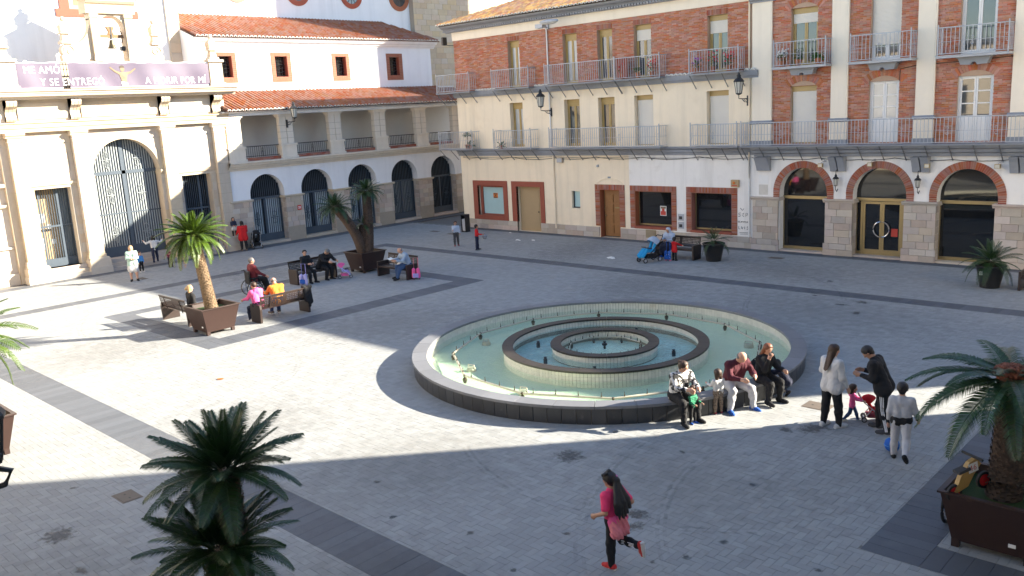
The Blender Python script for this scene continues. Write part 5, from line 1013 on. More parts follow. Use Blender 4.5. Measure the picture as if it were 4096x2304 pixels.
# ------------------------------------------------------------------ buildings out of the picture that shade the square and close it
def plain_house(name, label, F, u0, u1, z1, depth, mname, cols_, floors):
    t = thing(name, label, 'building'); hs = []
    n = int((u1 - u0) / cols_)
    for i in range(n):
        for j in range(floors): c = u0 + (i + .5) * (u1 - u0) / n; hs.append((c - .5, c + .5, 1.0 + j * 3.2, 3.1 + j * 3.2))
    m = MB(); wall(m, F, u0, u1, 0, z1, hs, .25)
    for a, b_ in ((u0, u0), (u1, u1)): m.quad(F.p(a, 0, 0), F.p(a, -depth, 0), F.p(a, -depth, z1), F.p(a, 0, z1))
    m.quad(F.p(u0, -depth, 0), F.p(u1, -depth, 0), F.p(u1, -depth, z1), F.p(u0, -depth, z1)); m.quad(F.p(u0, 0, z1), F.p(u1, 0, z1), F.p(u1, -depth, z1), F.p(u0, -depth, z1)); obj('wall', m, mname, t)
    for h in hs: obj('window', MB().box(h[0], h[1], -.24, -.2, h[2], h[3], F), 'glass_window', t)
    obj('cornice', MB().box(u0, u1, -.1, .3, z1 - .3, z1, F), 'grey_paint', t); return t
plain_house('town_house', 'pale house closing the east side of the square', Fr('E', 1.0), -3.5, 24.2, 14.6, 12, 'pale_plaster', 3.0, 4)
plain_house('town_house', 'cream house behind the viewer on the south side of the square', Fr('S', -3.2), -46, 1.0, 9.5, 10, 'cream_plaster', 3.2, 3)
t = thing('bell_tower', 'tall stone bell tower standing in the street north of the cream house', 'tower', (-30.15, 56.25, 0)); obj('shaft', MB().box(-3.05, 3.05, -4.45, 4.45, 0, 31), 'tower_stone', t); obj('belfry_cap', MB().frustum((0, 0), 3.3, 4.7, .3, .4, 31, 35), 'tile', t)
# ------------------------------------------------------------------ fountain
fo = thing('fountain', 'round fountain with three concentric rims, black tiled outer wall and shallow green water', 'fountain', (FX, FY, 0))
WZ = .15
def ring_pieces(name, many, mname, r0, r1, z0, z1, n, parent, limit=300, gap=.006, a_off=0, tilt=0.0):
    """segments of a ring, one piece each"""
    st = 2 * math.pi / n; out = []
    me = None; mb = MB(); rm = (r0 + r1) / 2; ga = gap / rm / 2; sub = 2 if st * r1 > .25 else 1
    ang = [-st / 2 + ga + (st - 2 * ga) * i / sub for i in range(sub + 1)]; v = []
    for a in ang: v += [(r * math.cos(a), r * math.sin(a), z) for r, z in ((r0, z0), (r1, z0), (r1, z1), (r0, z1))]
    f = [(0, 1, 2, 3), tuple(4 * sub + i for i in (3, 2, 1, 0))]
    for i in range(sub):
        o = 4 * i; f += [(o + k, o + (k + 1) % 4, o + 4 + (k + 1) % 4, o + 4 + k) for k in range(4)]
    me = mb.add(v, f).mesh(name, mname)
    P = np.array([(FX + rm * math.cos(st * i + a_off), FY + rm * math.sin(st * i + a_off), (z0 + z1) / 2) for i in range(n)])
    return me, P, [st * i + a_off for i in range(n)]
def lay_ring(rows, name, many, parent, limit=300):
    """rows of (mesh, points, angles): the largest in view single, the rest joined"""
    al = [(me, p, a) for me, P, A in rows for p, a in zip(P, A)]; sc = in_view(np.array([p for _, p, _ in al])); order = np.argsort(-sc, kind='stable')
    for i in order[:limit]: o = link(name, al[i][0], parent); o.rotation_euler = (0, 0, al[i][2])
    rest = order[limit:]
    if len(rest):
        V = []; Fq = []; off = 0
        for i in rest:
            me, p, a = al[i]; bv = np.array([v.co[:] for v in me.vertices]); c, s = math.cos(a), math.sin(a); V.append(np.c_[bv[:, 0] * c - bv[:, 1] * s, bv[:, 0] * s + bv[:, 1] * c, bv[:, 2]])
            for p_ in me.polygons: Fq.append(tuple(k + off for k in p_.vertices))
            off += len(bv)
        tag(link(many, np_mesh(many, np.concatenate(V), Fq, [al[0][0].materials[0]]), parent), kind='stuff')
def ring_wall(name, r0, r1, z0, z1, m_): return obj(name, MB().lathe((0, 0), [(r0, z0), (r1, z0), (r1, z1), (r0, z1), (r0, z0)], 96), m_, fo)
ow = ring_wall('outer_wall', 4.62, 4.88, -.1, .34, 'pool_grout'); mw = ring_wall('middle_wall', 2.43, 2.6, -.1, .36, 'pool_grout'); iw = ring_wall('inner_wall', 1.19, 1.34, -.1, .36, 'pool_grout')
lay_ring([ring_pieces('cladding_panel', '', 'fountain_dark', 4.88, 4.915, 0.0, .335, 100, ow, gap=.012)], 'cladding_panel', 'cladding_panels', ow)
lay_ring([ring_pieces('coping_slab', '', 'coping', 4.58, 4.95, .34, .40, 36, ow, gap=.01)], 'coping_slab', 'coping_slabs', ow)
lay_ring([ring_pieces('coping_slab', '', 'coping_dark', 2.37, 2.65, .355, .40, 30, mw, gap=.008)], 'coping_slab', 'coping_slabs', mw); lay_ring([ring_pieces('coping_slab', '', 'coping_dark', 1.13, 1.40, .355, .40, 18, iw, gap=.008)], 'coping_slab', 'coping_slabs', iw)
ts = .088
lay_ring([ring_pieces('wall_tile', '', 'pool_tile', 4.608, 4.622, z, z + ts, int(6.283 * 4.61 / ts), ow, gap=.009, a_off=0) for z in (-.09 + .0, -.002 + .0, .086, .174, .25)], 'wall_tile', 'wall_tiles', ow)
lay_ring([ring_pieces('wall_tile', '', 'pool_tile', 2.598, 2.612, z, z + ts - .008, int(6.283 * 2.6 / ts), mw, gap=.009) for z in (-.08, .005, .09, .175, .26)] + [ring_pieces('wall_tile', '', 'pool_tile', 2.418, 2.432, z, z + ts - .008, int(6.283 * 2.42 / ts), mw, gap=.009) for z in (.175, .26)], 'wall_tile', 'wall_tiles', mw)
lay_ring([ring_pieces('wall_tile', '', 'pool_tile', 1.338, 1.352, z, z + ts - .008, int(6.283 * 1.35 / ts), iw, gap=.009) for z in (.09, .175, .26)] + [ring_pieces('wall_tile', '', 'pool_tile', 1.178, 1.192, z, z + ts - .008, int(6.283 * 1.18 / ts), iw, gap=.009) for z in (.175, .26)], 'wall_tile', 'wall_tiles', iw)
def disc(r0, r1, z, n=72, rows=1, noise=0.0, seed=0):
    q = MB(); rr = random.Random(seed); ph = [rr.uniform(0, 6.28) for _ in range(8)]; v = []
    for j in range(rows + 1):
        r = r0 + (r1 - r0) * j / rows
        for i in range(n): a = 2 * math.pi * i / n; v.append((r * math.cos(a), r * math.sin(a), z + noise * (math.sin(9 * a + 7 * r + ph[0]) + math.sin(17 * a - 11 * r + ph[1]) + .7 * math.sin(31 * a + 19 * r + ph[2]))))
    return q.add(v, [(j * n + i, (j + 1) * n + i, (j + 1) * n + (i + 1) % n, j * n + (i + 1) % n) for j in range(rows) for i in range(n)])
obj('basin_floor', disc(2.5, 4.64, .004), 'pool_floor', fo); obj('basin_floor', disc(1.2, 2.5, .06), 'pool_floor_blue', fo); obj('basin_floor', disc(.001, 1.25, .10), 'pool_floor_blue', fo)
obj('water', disc(2.58, 4.63, WZ, 160, 14, .0016, 1), 'water', fo, True); obj('water', disc(1.32, 2.45, .22, 120, 14, .008, 2), 'water_rough', fo, True); obj('water', disc(.002, 1.2, .24, 60, 8, .0015, 3), 'water', fo, True)
# spray pipe with nozzles, standing on short feet
def spray_ring(rad, n, z, a0, per, r, nz_h):
    pts = [(rad * math.cos(a0 + 2 * math.pi * i / n), rad * math.sin(a0 + 2 * math.pi * i / n), z) for i in range(n + 1)]
    p = obj('spray_pipe', MB().tube(pts, r, 8), 'pipe', fo, True)
    for i in range(n):
        a, b_ = Vector(pts[i]), Vector(pts[i + 1]); q = MB().sphere(tuple(a), r * 1.35, 8, 5); q.lathe((a.x, a.y), [(r * 1.5, z - .05), (r * 2.2, z - .09), (r * 1.2, z - .18)], 8); obj('pipe_foot', q, 'brass_dark', p)
        for k in range(per): c = a + (b_ - a) * ((k + .5) / per); obj('nozzle', MB().lathe((c.x, c.y), [(.016, z), (.014, z + nz_h * .4), (.009, z + nz_h * .5), (.007, z + nz_h)], 6), 'brass_dark', p)
spray_ring(3.95, 12, .215, R(-20), 4, .028, .13); spray_ring(.98, 8, .27, R(10), 3, .02, .09)
obj('nozzle', MB().lathe((0, 0), [(.03, .2), (.03, .28), (.07, .3), (.07, .34), (.03, .36), (.04, .4), (.001, .41)], 10), 'iron_black', fo)
for i, (a, r) in enumerate(((20, 1.8), (100, 1.9), (200, 1.85), (250, 1.75), (300, 1.85), (160, 1.7))): x, y = r * math.cos(R(a)), r * math.sin(R(a)); obj('jet_head', MB().lathe((x, y), [(.05, .12), (.05, .24), (.03, .26), (.045, .29), (.001, .3)], 8), 'iron_black', fo)
for i, (a, r) in enumerate(((195, 3.55), (235, 3.5), (170, 3.3), (25, 3.5), (45, 3.75), (275, 3.45), (120, 3.4))):
    x, y = r * math.cos(R(a)), r * math.sin(R(a)); obj('lamp_fitting', MB().lathe((x, y), [(.001, .10), (.1, .1), (.12, .06), (.13, .0)], 12).tube([(x - .13, y, .02), (x - .1, y, .16), (x + .1, y, .17), (x + .13, y, .02)], .014, 5), 'pipe', fo)
# ------------------------------------------------------------------ planters and palms
def planter(label, c, top=.62, bot=.46, h=.83, plate=True):
    t = thing('planter', label, 'planter', (c[0], c[1], 0)); q = MB(); z0 = .1
    q.frustum((0, 0), bot, bot, top, top, z0, h - .0, cap=False).frustum((0, 0), bot - .01, bot - .01, top - .03, top - .03, z0 + .01, h, cap=False).quad((-bot, -bot, z0), (bot, -bot, z0), (bot, bot, z0), (-bot, bot, z0)); obj('body', q, 'corten', t)
    r = MB(); o, i = top + .035, top - .04
    r.box(-o, o, -o, -i, h, h + .03).box(-o, o, i, o, h, h + .03).box(-o, -i, -i, i, h, h + .0298).box(i, o, -i, i, h, h + .0298); obj('rim', r, 'corten', t)
    for sx in (-1, 1):
        for sy in (-1, 1): obj('leg', MB().box(sx * bot - .05 - sx * .045, sx * bot + .05 - sx * .045, sy * bot - .05 - sy * .045, sy * bot + .05 - sy * .045, 0, z0 + .02), 'corten', t)
    k = top - .07; obj('turf', MB().quad((-k, -k, h - .12), (k, -k, h - .12), (k, k, h - .12), (-k, k, h - .12)), 'turf' , t)
    if plate: obj('plate', MB().box(.22, .31, -(bot + (top - bot) * .22) - .012, -(bot + (top - bot) * .16) - .0, .23, .28), 'paper', t)
    return t
FM = {}
def frond_mesh(droop, m_, n=34, wid=.105, v=.22, lw=.009):
    k = (droop, m_, n, wid, lw)
    if k in FM: return FM[k]
    q = MB(); P = lambda s: Vector((s, 0, .10 * s - droop * s * s * s))
    q.tube([P(s) for s in np.linspace(0, 1, 7)], [.011, .010, .009, .007, .006, .004, .002], 4); rr = random.Random(int(droop * 100))
    for i in range(n):
        s = .10 + .90 * i / (n - 1); L = wid * 1.75 * math.sin(math.pi * min(1, .16 + .84 * s) ** .8) ** .6 + .045; p = P(s); p2 = P(min(1.02, s + .02)); fw = (p2 - p).normalized() if s < 1 else Vector((1, 0, -.5)).normalized()
        for sd in (-1, 1):
            d = (Vector((0, sd, 0)) * .9 + fw * (.42 + .55 * s) + Vector((0, 0, v - .15 * rr.random()))).normalized(); w = lw; LL = L * rr.uniform(.88, 1.08); tip = p + d * LL + Vector((0, 0, -.2 * LL))
            mid = p + d * LL * .5 + Vector((0, 0, .012)); e = fw * w
            q.add([tuple(p - e * .7), tuple(p + e * .7), tuple(mid + e), tuple(tip), tuple(mid - e)], [(0, 1, 2, 4), (4, 2, 3)])
    FM[k] = q.mesh('frond', m_); return FM[k]
def palm(label, base, stems, m_='frond', tr=.17, group=None, cone=False, dry=0, n_leaf=34, mesh_w=.105, el0=80, el1=-36, tm='trunk', drs=(.10, .22, .34, .48), lw=.012):
    """stems: list of (offset of the crown from the base, frond length, number of fronds)"""
    t = thing('palm_tree', label, 'palm tree', base); rr = random.Random(int(abs(base[0] * 13 + base[1] * 7)))
    for si, (top, L, n, bend) in enumerate(stems):
        A, B = Vector((bend[0], bend[1], 0)), Vector(top); pts = []; N = 12
        for i in range(N + 1): s = i / N; p = A.lerp(B, s); p += Vector((bend[2], bend[3], 0)) * math.sin(math.pi * s); pts.append(p)
        H = (B - A).length; tk = obj('trunk', MB().tube(pts, [tr * (1.18 - .3 * i / N) for i in range(N + 1)], 12), tm, t, True); q = MB(); ring = .05; k = 0
        for j in range(int(H / ring)):
            s = j * ring / H; i = min(N - 1, int(s * N)); p = pts[i].lerp(pts[i + 1], s * N - i); r = tr * (1.18 - .3 * s)
            for a_ in range(11):
                a = 2 * math.pi * (a_ + .5 * (j % 2)) / 11 + rr.uniform(-.1, .1); o = Vector((math.cos(a), math.sin(a), 0)); sd = Vector((-math.sin(a), math.cos(a), 0)); c = p + o * (r * .93); w = .036 * tr / .17; e = rr.uniform(.018, .04)
                q.add([tuple(c - sd * w), tuple(c + sd * w), tuple(c + o * e + sd * w * .6 + Vector((0, 0, .05))), tuple(c + o * e - sd * w * .6 + Vector((0, 0, .05))), tuple(c + Vector((0, 0, .07)))], [(0, 1, 2, 3), (3, 2, 4)])
        tag(obj('leaf_bases', q, tm, t), kind='stuff')
        for i in range(n):
            s = (i + .5) / n; el = R(el0) - R(el0 - el1) * s ** .85 + rr.uniform(-.08, .08); az = i * 2.39996 + rr.uniform(-.15, .15); ln = L * (.72 + .28 * min(1, s * 2.2)) * rr.uniform(.92, 1.06)
            dr = drs[min(3, int(s * 4))]; o = link('frond', frond_mesh(dr, m_, n_leaf, mesh_w, lw=lw), t); o.rotation_euler = (rr.uniform(-.2, .2), -el, az); o.scale = (ln, ln, ln)
            o.location = B + Vector((math.cos(az), math.sin(az), 0)) * tr * .55 * min(1, s * 3) + Vector((0, 0, .06 * (1 - s)))
        for i in range(dry):
            o = link('dry_frond', frond_mesh(.62, 'frond_dry', 26), t); o.rotation_euler = (0, R(38), R(200 + 25 * i)); o.scale = (L * .95,) * 3; o.location = B
        if cone:
            q = MB()
            for i in range(150):
                a = rr.uniform(0, 6.283); e = math.asin(rr.random()); r = .21; c = B + Vector((r * math.cos(a) * math.cos(e), r * math.sin(a) * math.cos(e), .08 + .12 * math.sin(e))); q.sphere(tuple(c), .03 * rr.uniform(.7, 1.3), 6, 4)
            q.sphere(tuple(B + Vector((0, 0, .07))), .2, 12, 8, 0, (1, 1, .7)); tag(obj('seed_cone', q, 'cone_red', t), kind='stuff')
    return t
planter('sunlit brown metal planter left of the bench with the pink hooded woman', (-25.4, 12.62)); planter('dark metal planter between two benches before the church wing', (-29.5, 21.75)); planter('big dark planter with toy motorbike in the lower right corner', (-2.95, 12.75), top=.64, bot=.5); planter('brown planter cut by the left edge behind the iron lantern', (-19.74, 4.38)); planter('planter below the twin-crowned palm at the lower edge', (-8.9, 4.28), h=.6)
palm('sunlit palm with bright green crown and knobbly trunk in brown planter', (-25.4, 12.62, .7), [((-.22, -.2, 2.36), 1.02, 66, (0, 0, .04, .0))], tr=.17, dry=2, n_leaf=46, mesh_w=.10, el0=72, el1=-40)
palm('two-stemmed palm with leaning trunk before the church wing', (-29.5, 21.75, .7), [((-.12, .42, 2.62), .68, 44, (.1, .08, .02, .05)), ((-.5, -.95, 2.1), .76, 44, (-.05, -.05, .12, .14)), ((-.1, .1, 1.25), .5, 16, (0, 0, 0, 0))], 'frond_shaded', tr=.2, tm='trunk_shaded', el0=70)
palm('big palm with red seed cone in the lower right planter', (-2.95, 12.75, .7), [((0, .0, 1.72), 1.2, 30, (0, 0, .03, 0))], 'frond_shaded', tr=.2, cone=True, n_leaf=64, el0=26, el1=-26, tm='trunk_shaded', drs=(.24, .28, .34, .42), mesh_w=.10, lw=.0085)
palm('palm at the left edge, only its frond tips showing', (-19.74, 4.38, .7), [((0, 0, 1.75), 1.25, 46, (0, 0, 0, 0))], tr=.2)
palm('dark twin-crowned palm in the lower left foreground', (-8.9, 4.28, .46), [((.0, .05, 2.06), .84, 48, (0, .06, .0, .0)), ((-.05, -.12, 1.14), .84, 46, (0, -.2, 0, -.02))], 'frond_shaded', tr=.16, n_leaf=60, tm='trunk_shaded', el0=76, el1=-20, drs=(.02, .06, .14, .28), mesh_w=.115, lw=.009)
def round_pot(label, c, r0, r1, h, plabel, L, n, pz):
    t = thing('round_planter', label, 'planter', (c[0], c[1], 0)); obj('pot', MB().lathe((0, 0), [(.001, 0), (r0, 0), (r0, .02), (r1, h - .05), (r1 + .03, h - .04), (r1 + .03, h), (r1 - .03, h), (r1 - .04, h - .1), (.001, h - .1)], 20), 'plastic_pot', t, True)
    obj('soil', MB().poly([((r1 - .04) * math.cos(a), (r1 - .04) * math.sin(a), h - .08) for a in np.linspace(0, 6.283, 21)[:-1]]), 'soil', t); palm(plabel, (c[0], c[1], h - .1), [((0, 0, pz), L, n, (0, 0, 0, 0))], 'frond_shaded', tr=.12, n_leaf=30, tm='trunk_shaded')
    return t
round_pot('round black pot at the right end of the bench by the cream house', (-17.8, 30.15), .29, .42, .72, 'small upright palm in round pot by the cream house bench', .72, 18, .18)
p_ = round_pot('round black pot with a white sticker before the right arch', (-7.72, 29.95), .29, .42, .72, 'wide low palm in round pot before the right glazed arch', .88, 30, .2); obj('sticker', MB().box(-.22, -.12, -.40, -.385, .44, .56), 'paper', p_)
# ------------------------------------------------------------------ benches
def perforated(u0, u1, v0, v1, nu, nv, hole=.5, skip=None):
    """sheet of cells with square holes, in (u,v)"""
    Q = []; du, dv = (u1 - u0) / nu, (v1 - v0) / nv
    for i in range(nu):
        for j in range(nv):
            a, b_, c, d = u0 + i * du, u0 + (i + 1) * du, v0 + j * dv, v0 + (j + 1) * dv
            if skip and skip(i, j): Q.append(((a, c), (b_, c), (b_, d), (a, d))); continue
            k = (1 - hole) / 2; e, f, g, h = a + du * k, b_ - du * k, c + dv * k, d - dv * k
            Q += [((a, c), (b_, c), (f, g), (e, g)), ((b_, c), (b_, d), (f, h), (f, g)), ((b_, d), (a, d), (e, h), (f, h)), ((a, d), (a, c), (e, g), (e, h))]
    return Q
def make_bench():
    t = thing('bench', '', 'bench', (0, 0, 0), group='perforated metal benches on the square'); L = .95
    q = MB()
    for quad in perforated(-L + .02, L - .02, .46, .87, 30, 7, .5, lambda i, j: j in (0, 6) or i in (0, 29) or i in (14, 15)):
        q.poly([(u, .20 + (v - .46) * .28 + .03 * math.sin((v - .46) * 7.6), v) for u, v in quad])
    q.box(-L + .02, L - .02, .305, .34, .855, .885); obj('backrest', q, 'bench_metal', t)
    q = MB()
    for quad in perforated(-L + .02, L - .02, -.27, .2, 30, 6, .35, lambda i, j: j in (0, 5)): q.poly([(u, v, .42 + .02 * math.cos(v * 6)) for u, v in quad])
    q.box(-L + .02, L - .02, -.29, -.262, .37, .44); obj('seat', q, 'bench_metal', t)
    for s in (-1, 1):
        a, b_ = sorted((s * (L - .0), s * (L - .07))); e = MB().add([(x, y, z) for x in (a, b_) for y, z in ((-.31, 0), (.27, 0), (.30, .46), (.28, .6), (-.31, .6))], [(0, 1, 2, 3, 4), (9, 8, 7, 6, 5)] + [(i, (i + 1) % 5, 5 + (i + 1) % 5, 5 + i) for i in range(5)]); obj('end_panel', e, 'bench_metal', t)
        obj('back_stay', MB().tube([(s * .55, .24, .40), (s * .55, .26, .55), (s * .55, .34, .84)], .016, 5), 'bench_metal', t)
    return t
bench0 = make_bench()
for i, (c, rz, lab) in enumerate([((-27.6, 12.68), 180, 'brown bench in the sun behind the planter, blond woman sitting on it'), ((-25.15, 14.93), -90, 'bench seen from behind with pink hooded woman and man in mustard'), ((-29.75, 19.28), 90, 'bench with a couple in black left of the dark planter'), ((-27.1, 21.52), 0, 'bench with the man in blue shirt right of the dark planter'), ((-19.45, 30.07), 0, 'bench by the cream house with the woman in grey headscarf'), ((-5.93, 30.07), 0, 'bench cut by the right picture edge, near the right pot')]):
    b = bench0 if i == 0 else copy_tree(bench0); b.location = (c[0], c[1], 0); b.rotation_euler = (0, 0, R(rz)); b['label'] = lab
t = thing('litter_bin', 'slim black litter bin with open front near the corner', 'litter bin', (-33.98, 31.86, 0)); obj('body', MB().box(-.17, .17, -.17, .17, 0, .06).box(-.17, .17, -.17, .17, .9, .95).box(-.17, -.14, -.17, .17, .06, .9).box(.14, .17, -.17, .17, .06, .9).box(-.14, .14, .14, .17, .06, .9), 'iron_black', t); obj('bag', MB().frustum((0, 0), .12, .12, .13, .13, .07, .7), 'iron_grey', t)
# ------------------------------------------------------------------ lamp post at the left edge
LP = Vector((-6.675, 1.539, 4.155)); t = thing('lamp_post', 'dark iron lamp post with scrolled arm cut by the left edge', 'street lamp', (-7.15, .95, 0))
o = LP - Vector((-7.15, .95, 0)); obj('pole', MB().lathe((0, 0), [(.14, 0), (.14, .3), (.09, .5), (.06, .8), (.045, 3.9), (.06, 4.0), (.04, 4.9), (.001, 5.0)], 14), 'iron_black', t)
obj('arm', MB().tube([(0, 0, 4.0), tuple(o * .5 + Vector((0, 0, 2.0 - .2))), tuple(o + Vector((.06, .06, -.16))), tuple(o + Vector((.1, .1, -.06))), tuple(o + Vector((0, 0, -.03)))], .022, 6).tube([tuple(o + Vector((.03 + .055 * math.cos(a), .03 + .055 * math.sin(a) * .7, .03 + .06 * math.sin(a)))) for a in np.linspace(-1, 5, 12)], .012, 5), 'iron_black', t)
lantern(t, .78, tuple(o))
# ------------------------------------------------------------------ people: surfaces grown round a posed skeleton
def surf_net(f, org, h):
    s = f < 0; n = np.array(f.shape) - 1
    cnr = [(i, j, k) for i in (0, 1) for j in (0, 1) for k in (0, 1)]
    sl = lambda a, c: a[c[0]:c[0] + n[0], c[1]:c[1] + n[1], c[2]:c[2] + n[2]]
    cnt = sum(sl(s, c).astype(np.int8) for c in cnr); act = (cnt > 0) & (cnt < 8)
    idx = -np.ones(act.shape, np.int64); ids = np.argwhere(act); idx[act] = np.arange(len(ids))
    P = np.zeros((len(ids), 3)); W = np.zeros(len(ids))
    cv = {c: sl(f, c)[act] for c in cnr}
    for a in cnr:
        for ax in range(3):
            if a[ax]: continue
            b = list(a); b[ax] = 1; b = tuple(b); fa, fb = cv[a], cv[b]; m = (fa < 0) != (fb < 0); t = np.where(m, fa / np.where(m, fa - fb, 1), 0)
            for d in range(3): P[:, d] += np.where(m, a[d] + (t if d == ax else 0), 0)
            W += m
    V = (ids + P / W[:, None]) * h + org; Q = []
    for ax in range(3):
        o1, o2 = [d for d in range(3) if d != ax]; lo = [slice(0, n[d]) if d == ax else slice(1, n[d]) for d in range(3)]; hi = list(lo); hi[ax] = slice(1, n[ax] + 1)
        s0, s1 = s[tuple(lo)], s[tuple(hi)]; e = np.argwhere(s0 != s1)
        if not len(e): continue
        inn = s0[s0 != s1]; base = e.copy(); base[:, o1] += 1; base[:, o2] += 1
        def cell(p, q): c = base.copy(); c[:, o1] -= p; c[:, o2] -= q; return idx[c[:, 0], c[:, 1], c[:, 2]]
        q = np.stack([cell(1, 1), cell(0, 1), cell(0, 0), cell(1, 0)], 1); fl = inn if ax != 1 else ~inn; q[~fl] = q[~fl][:, ::-1]; Q.append(q)
    return V, np.concatenate(Q)
def grow(prims, h, k=.02, wob=0.0, cut=None, seed=0):
    """prims: round cones (p, r, q, s); returns a smooth closed surface round them"""
    A = np.array([np.minimum(np.array(p) - r, np.array(q) - s) for p, r, q, s in prims]).min(0) - 3 * h - wob; B = np.array([np.maximum(np.array(p) + r, np.array(q) + s) for p, r, q, s in prims]).max(0) + 3 * h + wob
    n = np.ceil((B - A) / h).astype(int) + 1; ax = [A[d] + h * np.arange(n[d]) for d in range(3)]; f = np.full(n, .2)
    for p, r, q, s in prims:
        p, q = np.array(p, float), np.array(q, float); m = max(r, s) + k + 2 * h
        i0 = np.maximum(0, np.floor((np.minimum(p, q) - m - A) / h).astype(int)); i1 = np.minimum(n, np.ceil((np.maximum(p, q) + m - A) / h).astype(int) + 1)
        X, Y, Z = np.meshgrid(*[ax[d][i0[d]:i1[d]] for d in range(3)], indexing='ij'); pa = (X - p[0], Y - p[1], Z - p[2]); ba = q - p; L = float(ba @ ba)
        t = np.clip((pa[0] * ba[0] + pa[1] * ba[1] + pa[2] * ba[2]) / L, 0, 1) if L > 1e-9 else 0.0
        d = np.sqrt((pa[0] - ba[0] * t) ** 2 + (pa[1] - ba[1] * t) ** 2 + (pa[2] - ba[2] * t) ** 2) - (r + (s - r) * t)
        S = tuple(slice(i0[d_], i1[d_]) for d_ in range(3)); g = f[S]; e = np.maximum(k - np.abs(g - d), 0) / k; f[S] = np.minimum(g, d) - e * e * k * .25
    X, Y, Z = np.meshgrid(*ax, indexing='ij', sparse=True)
    if wob:
        rr = np.random.RandomState(seed); w = 0
        for i in range(5):
            v = rr.normal(0, 1, 3) * (20 + 18 * i); w = w + np.sin(v[0] * X + v[1] * Y + .6 * v[2] * Z + rr.uniform(0, 6)) / (1 + .5 * i)
        f += wob * .5 * w
    if cut is not None: f = np.maximum(f, cut(X, Y, Z))
    return surf_net(f, A, h)
def skin_obj(name, prims, h, m_, parent, k=.02, wob=0.0, cut=None, seed=0):
    V, Q = grow(prims, h, k, wob, cut, seed); me = np_mesh(name, V, Q, m_); me.polygons.foreach_set('use_smooth', np.ones(len(Q), bool)); return link(name, me, parent)
for nm, c in dict(skin=(.56, .31, .21), skin_tan=(.44, .235, .15), lips=(.32, .09, .07), hair_black=(.012, .010, .010), hair_brown=(.045, .022, .012), hair_red=(.17, .055, .02), hair_blond=(.45, .30, .15), hair_grey=(.15, .14, .135)).items():
    mat(nm, c, .55 if 'hair' in nm else .6, .2 if 'hair' in nm else .08, 25 if 'hair' in nm else 8, bump=.25 if 'hair' in nm else 0, bscale=120)
for nm, c in dict(c_black=(.012, .012, .014), c_navy=(.016, .02, .045), c_maroon=(.085, .012, .022), c_grey=(.34, .34, .36), c_ltgrey=(.46, .46, .48), c_white=(.58, .57, .56), c_pink=(.80, .05, .16), c_hotpink=(.85, .12, .33), c_softpink=(.72, .22, .26), c_red=(.55, .012, .016), c_mustard=(.52, .20, .025), c_blue=(.07, .26, .56), c_mint=(.36, .50, .44), c_shirtblue=(.32, .40, .50), c_jeans=(.035, .075, .17), c_green=(.03, .16, .075), c_khaki=(.16, .13, .11), c_lilac=(.38, .33, .68), c_turq=(.02, .30, .58), c_skygrey=(.42, .48, .58), c_blueshoe=(.02, .10, .42), c_redshoe=(.55, .04, .04), c_lime=(.40, .55, .02), c_dkgrey=(.06, .06, .065), c_darkred=(.14, .014, .02), c_burg=(.20, .03, .05), c_royal=(.015, .10, .42)).items(): cloth(nm, c)
def striped(name, c1, c2, scale, mode='Z', thr=.5, noise=0.0):
    m = mat(name, c1, .9, .1, 12); n = m.node_tree.nodes; l = m.node_tree.links; b = n['Principled BSDF']; src = b.inputs['Base Color'].links[0].from_socket; tc = n.new('ShaderNodeTexCoord')
    if mode == 'blob': t = n.new('ShaderNodeTexNoise'); t.inputs['Scale'].default_value = scale; t.inputs['Detail'].default_value = 2; l.new(tc.outputs['Object'], t.inputs['Vector']); fac = t.outputs['Fac']
    else: t = n.new('ShaderNodeTexWave'); t.bands_direction = mode; t.inputs['Scale'].default_value = scale; t.inputs['Distortion'].default_value = noise; l.new(tc.outputs['Object'], t.inputs['Vector']); fac = t.outputs['Fac']
    st = n.new('ShaderNodeMath'); st.operation = 'GREATER_THAN'; st.inputs[1].default_value = thr; l.new(fac, st.inputs[0]); mx = n.new('ShaderNodeMix'); mx.data_type = 'RGBA'; l.new(st.outputs[0], mx.inputs[0]); l.new(src, mx.inputs[6]); mx.inputs[7].default_value = (*c2, 1); l.new(mx.outputs[2], b.inputs['Base Color'])
striped('c_bw', (.02, .02, .022), (.62, .60, .58), 13, 'blob', .5); striped('c_plaid', (.015, .09, .05), (.03, .28, .14), 9, 'Z', .5); striped('c_leopard', (.22, .17, .13), (.07, .05, .045), 40, 'blob', .55); striped('c_bag_dots', (.015, .10, .42), (.55, .62, .75), 22, 'blob', .62); striped('c_lilac_str', (.40, .34, .70), (.62, .58, .82), 16, 'X', .5)
